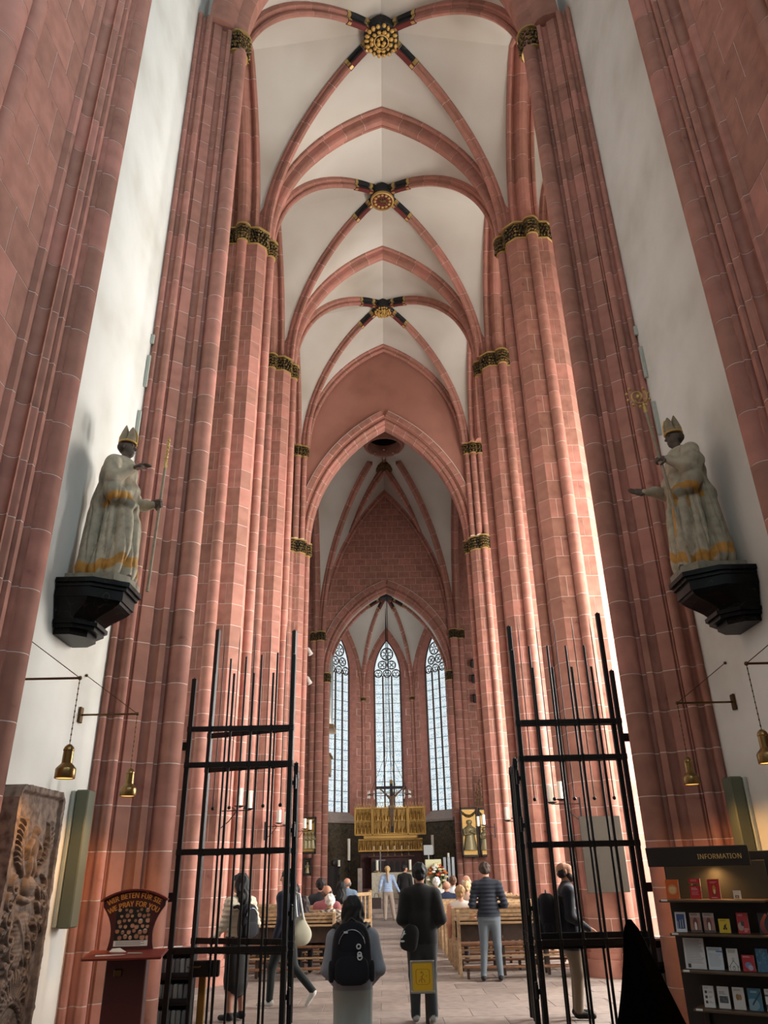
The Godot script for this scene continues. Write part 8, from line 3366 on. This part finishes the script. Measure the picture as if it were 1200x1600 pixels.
	person("man with dark hair in a black quilted jacket at the altar steps", Vector3(0.40, 0, -31.2), -0.25, 1.80, {"top": srgb(0.05, 0.05, 0.055), "low": srgb(0.22, 0.22, 0.24), "girth": 1.12, "style": "short", "hair": srgb(0.08, 0.06, 0.055), "hem": 0.90, "long_top": true, "cell": 0.02, "head_cell": 0.012, "hand_cell": 0.011, "head": Vector3(0, -0.9, 0)})
	# seated people: label, x, depth, head height, top, hair, style, extra
	var seats := [
		["seated woman with dark brown hair and grey blue hooded jacket in the last pew", -1.80, 15.55, 1.17, srgb(0.22, 0.24, 0.28), srgb(0.16, 0.11, 0.10), "shoulder"],
		["seated person with white hair and a patterned brown scarf in the last pew", -1.32, 15.55, 1.19, srgb(0.36, 0.29, 0.25), srgb(0.88, 0.86, 0.82), "short"],
		["seated balding man in a rose pullover in the second last pew", -1.46, 16.67, 1.32, srgb(0.62, 0.36, 0.38), srgb(0.40, 0.32, 0.28), "ring"],
		["seated dark haired man in a dark jacket in the fourth last pew", -1.76, 18.91, 1.42, srgb(0.14, 0.14, 0.16), srgb(0.14, 0.11, 0.10), "short"],
		["seated woman with black hair and a dark blue coat in the fourth last pew", -1.30, 18.91, 1.34, srgb(0.12, 0.15, 0.22), srgb(0.06, 0.05, 0.055), "shoulder"],
		["seated person in black with dark hair beside the gate in the third last pew", -2.22, 17.79, 1.32, srgb(0.08, 0.08, 0.09), srgb(0.10, 0.08, 0.07), "short"],
		["seated grey haired balding man in a faded denim jacket near the steps", -1.38, 23.39, 1.38, srgb(0.42, 0.50, 0.58), srgb(0.5, 0.47, 0.44), "ring"],
		["seated woman with blond hair and a white sleeveless top in the second last pew", 1.16, 16.5, 1.26, srgb(0.84, 0.81, 0.78), srgb(0.66, 0.52, 0.36), "short"],
		["seated bald man in a navy jacket in the middle pews", 1.22, 20.98, 1.29, srgb(0.12, 0.17, 0.27), srgb(0.5, 0.4, 0.36), "bald"],
		["seated person with white hair and a white shirt before the flowers", 1.10, 23.2, 1.34, srgb(0.84, 0.85, 0.86), srgb(0.90, 0.89, 0.87), "short"],
		["seated brown haired person in white beside the bald man", 1.56, 23.2, 1.36, srgb(0.82, 0.84, 0.86), srgb(0.36, 0.25, 0.18), "short"],
		["seated grey haired man with glasses beside the standing man in navy", 1.72, 20.98, 1.42, srgb(0.40, 0.38, 0.36), srgb(0.76, 0.73, 0.70), "ring"],
		["seated woman with curly blond hair in the middle pews", 1.62, 19.86, 1.28, srgb(0.55, 0.45, 0.38), srgb(0.74, 0.63, 0.47), "short"],
	]
	var scarf := func(p: Vector3, c: Color) -> Color:
		if p.y > 0.86 and sin(p.x * 60.0 + 3.0 * sin(p.y * 50.0)) > 0.2:
			return srgb(0.75, 0.72, 0.66)
		return c
	for s in seats:
		var hh: float = BODY * (s[3] / 1.28)
		var opt := {"top": s[4], "low": srgb(0.18, 0.18, 0.21), "hair": s[5], "style": s[6], "seated": true, "cell": 0.021, "head_cell": 0.012, "hands": false, "girth": 1.05}
		hh = clampf(hh, 1.58, 1.92)
		if s[0].contains("scarf"):
			opt.pattern = scarf
		if s[0].contains("sleeveless"):
			opt.sleeve = srgb(0.80, 0.58, 0.48)
			opt.collar = false
		person(s[0], Vector3(s[1], 0, -s[2]), 0.0, hh, opt)
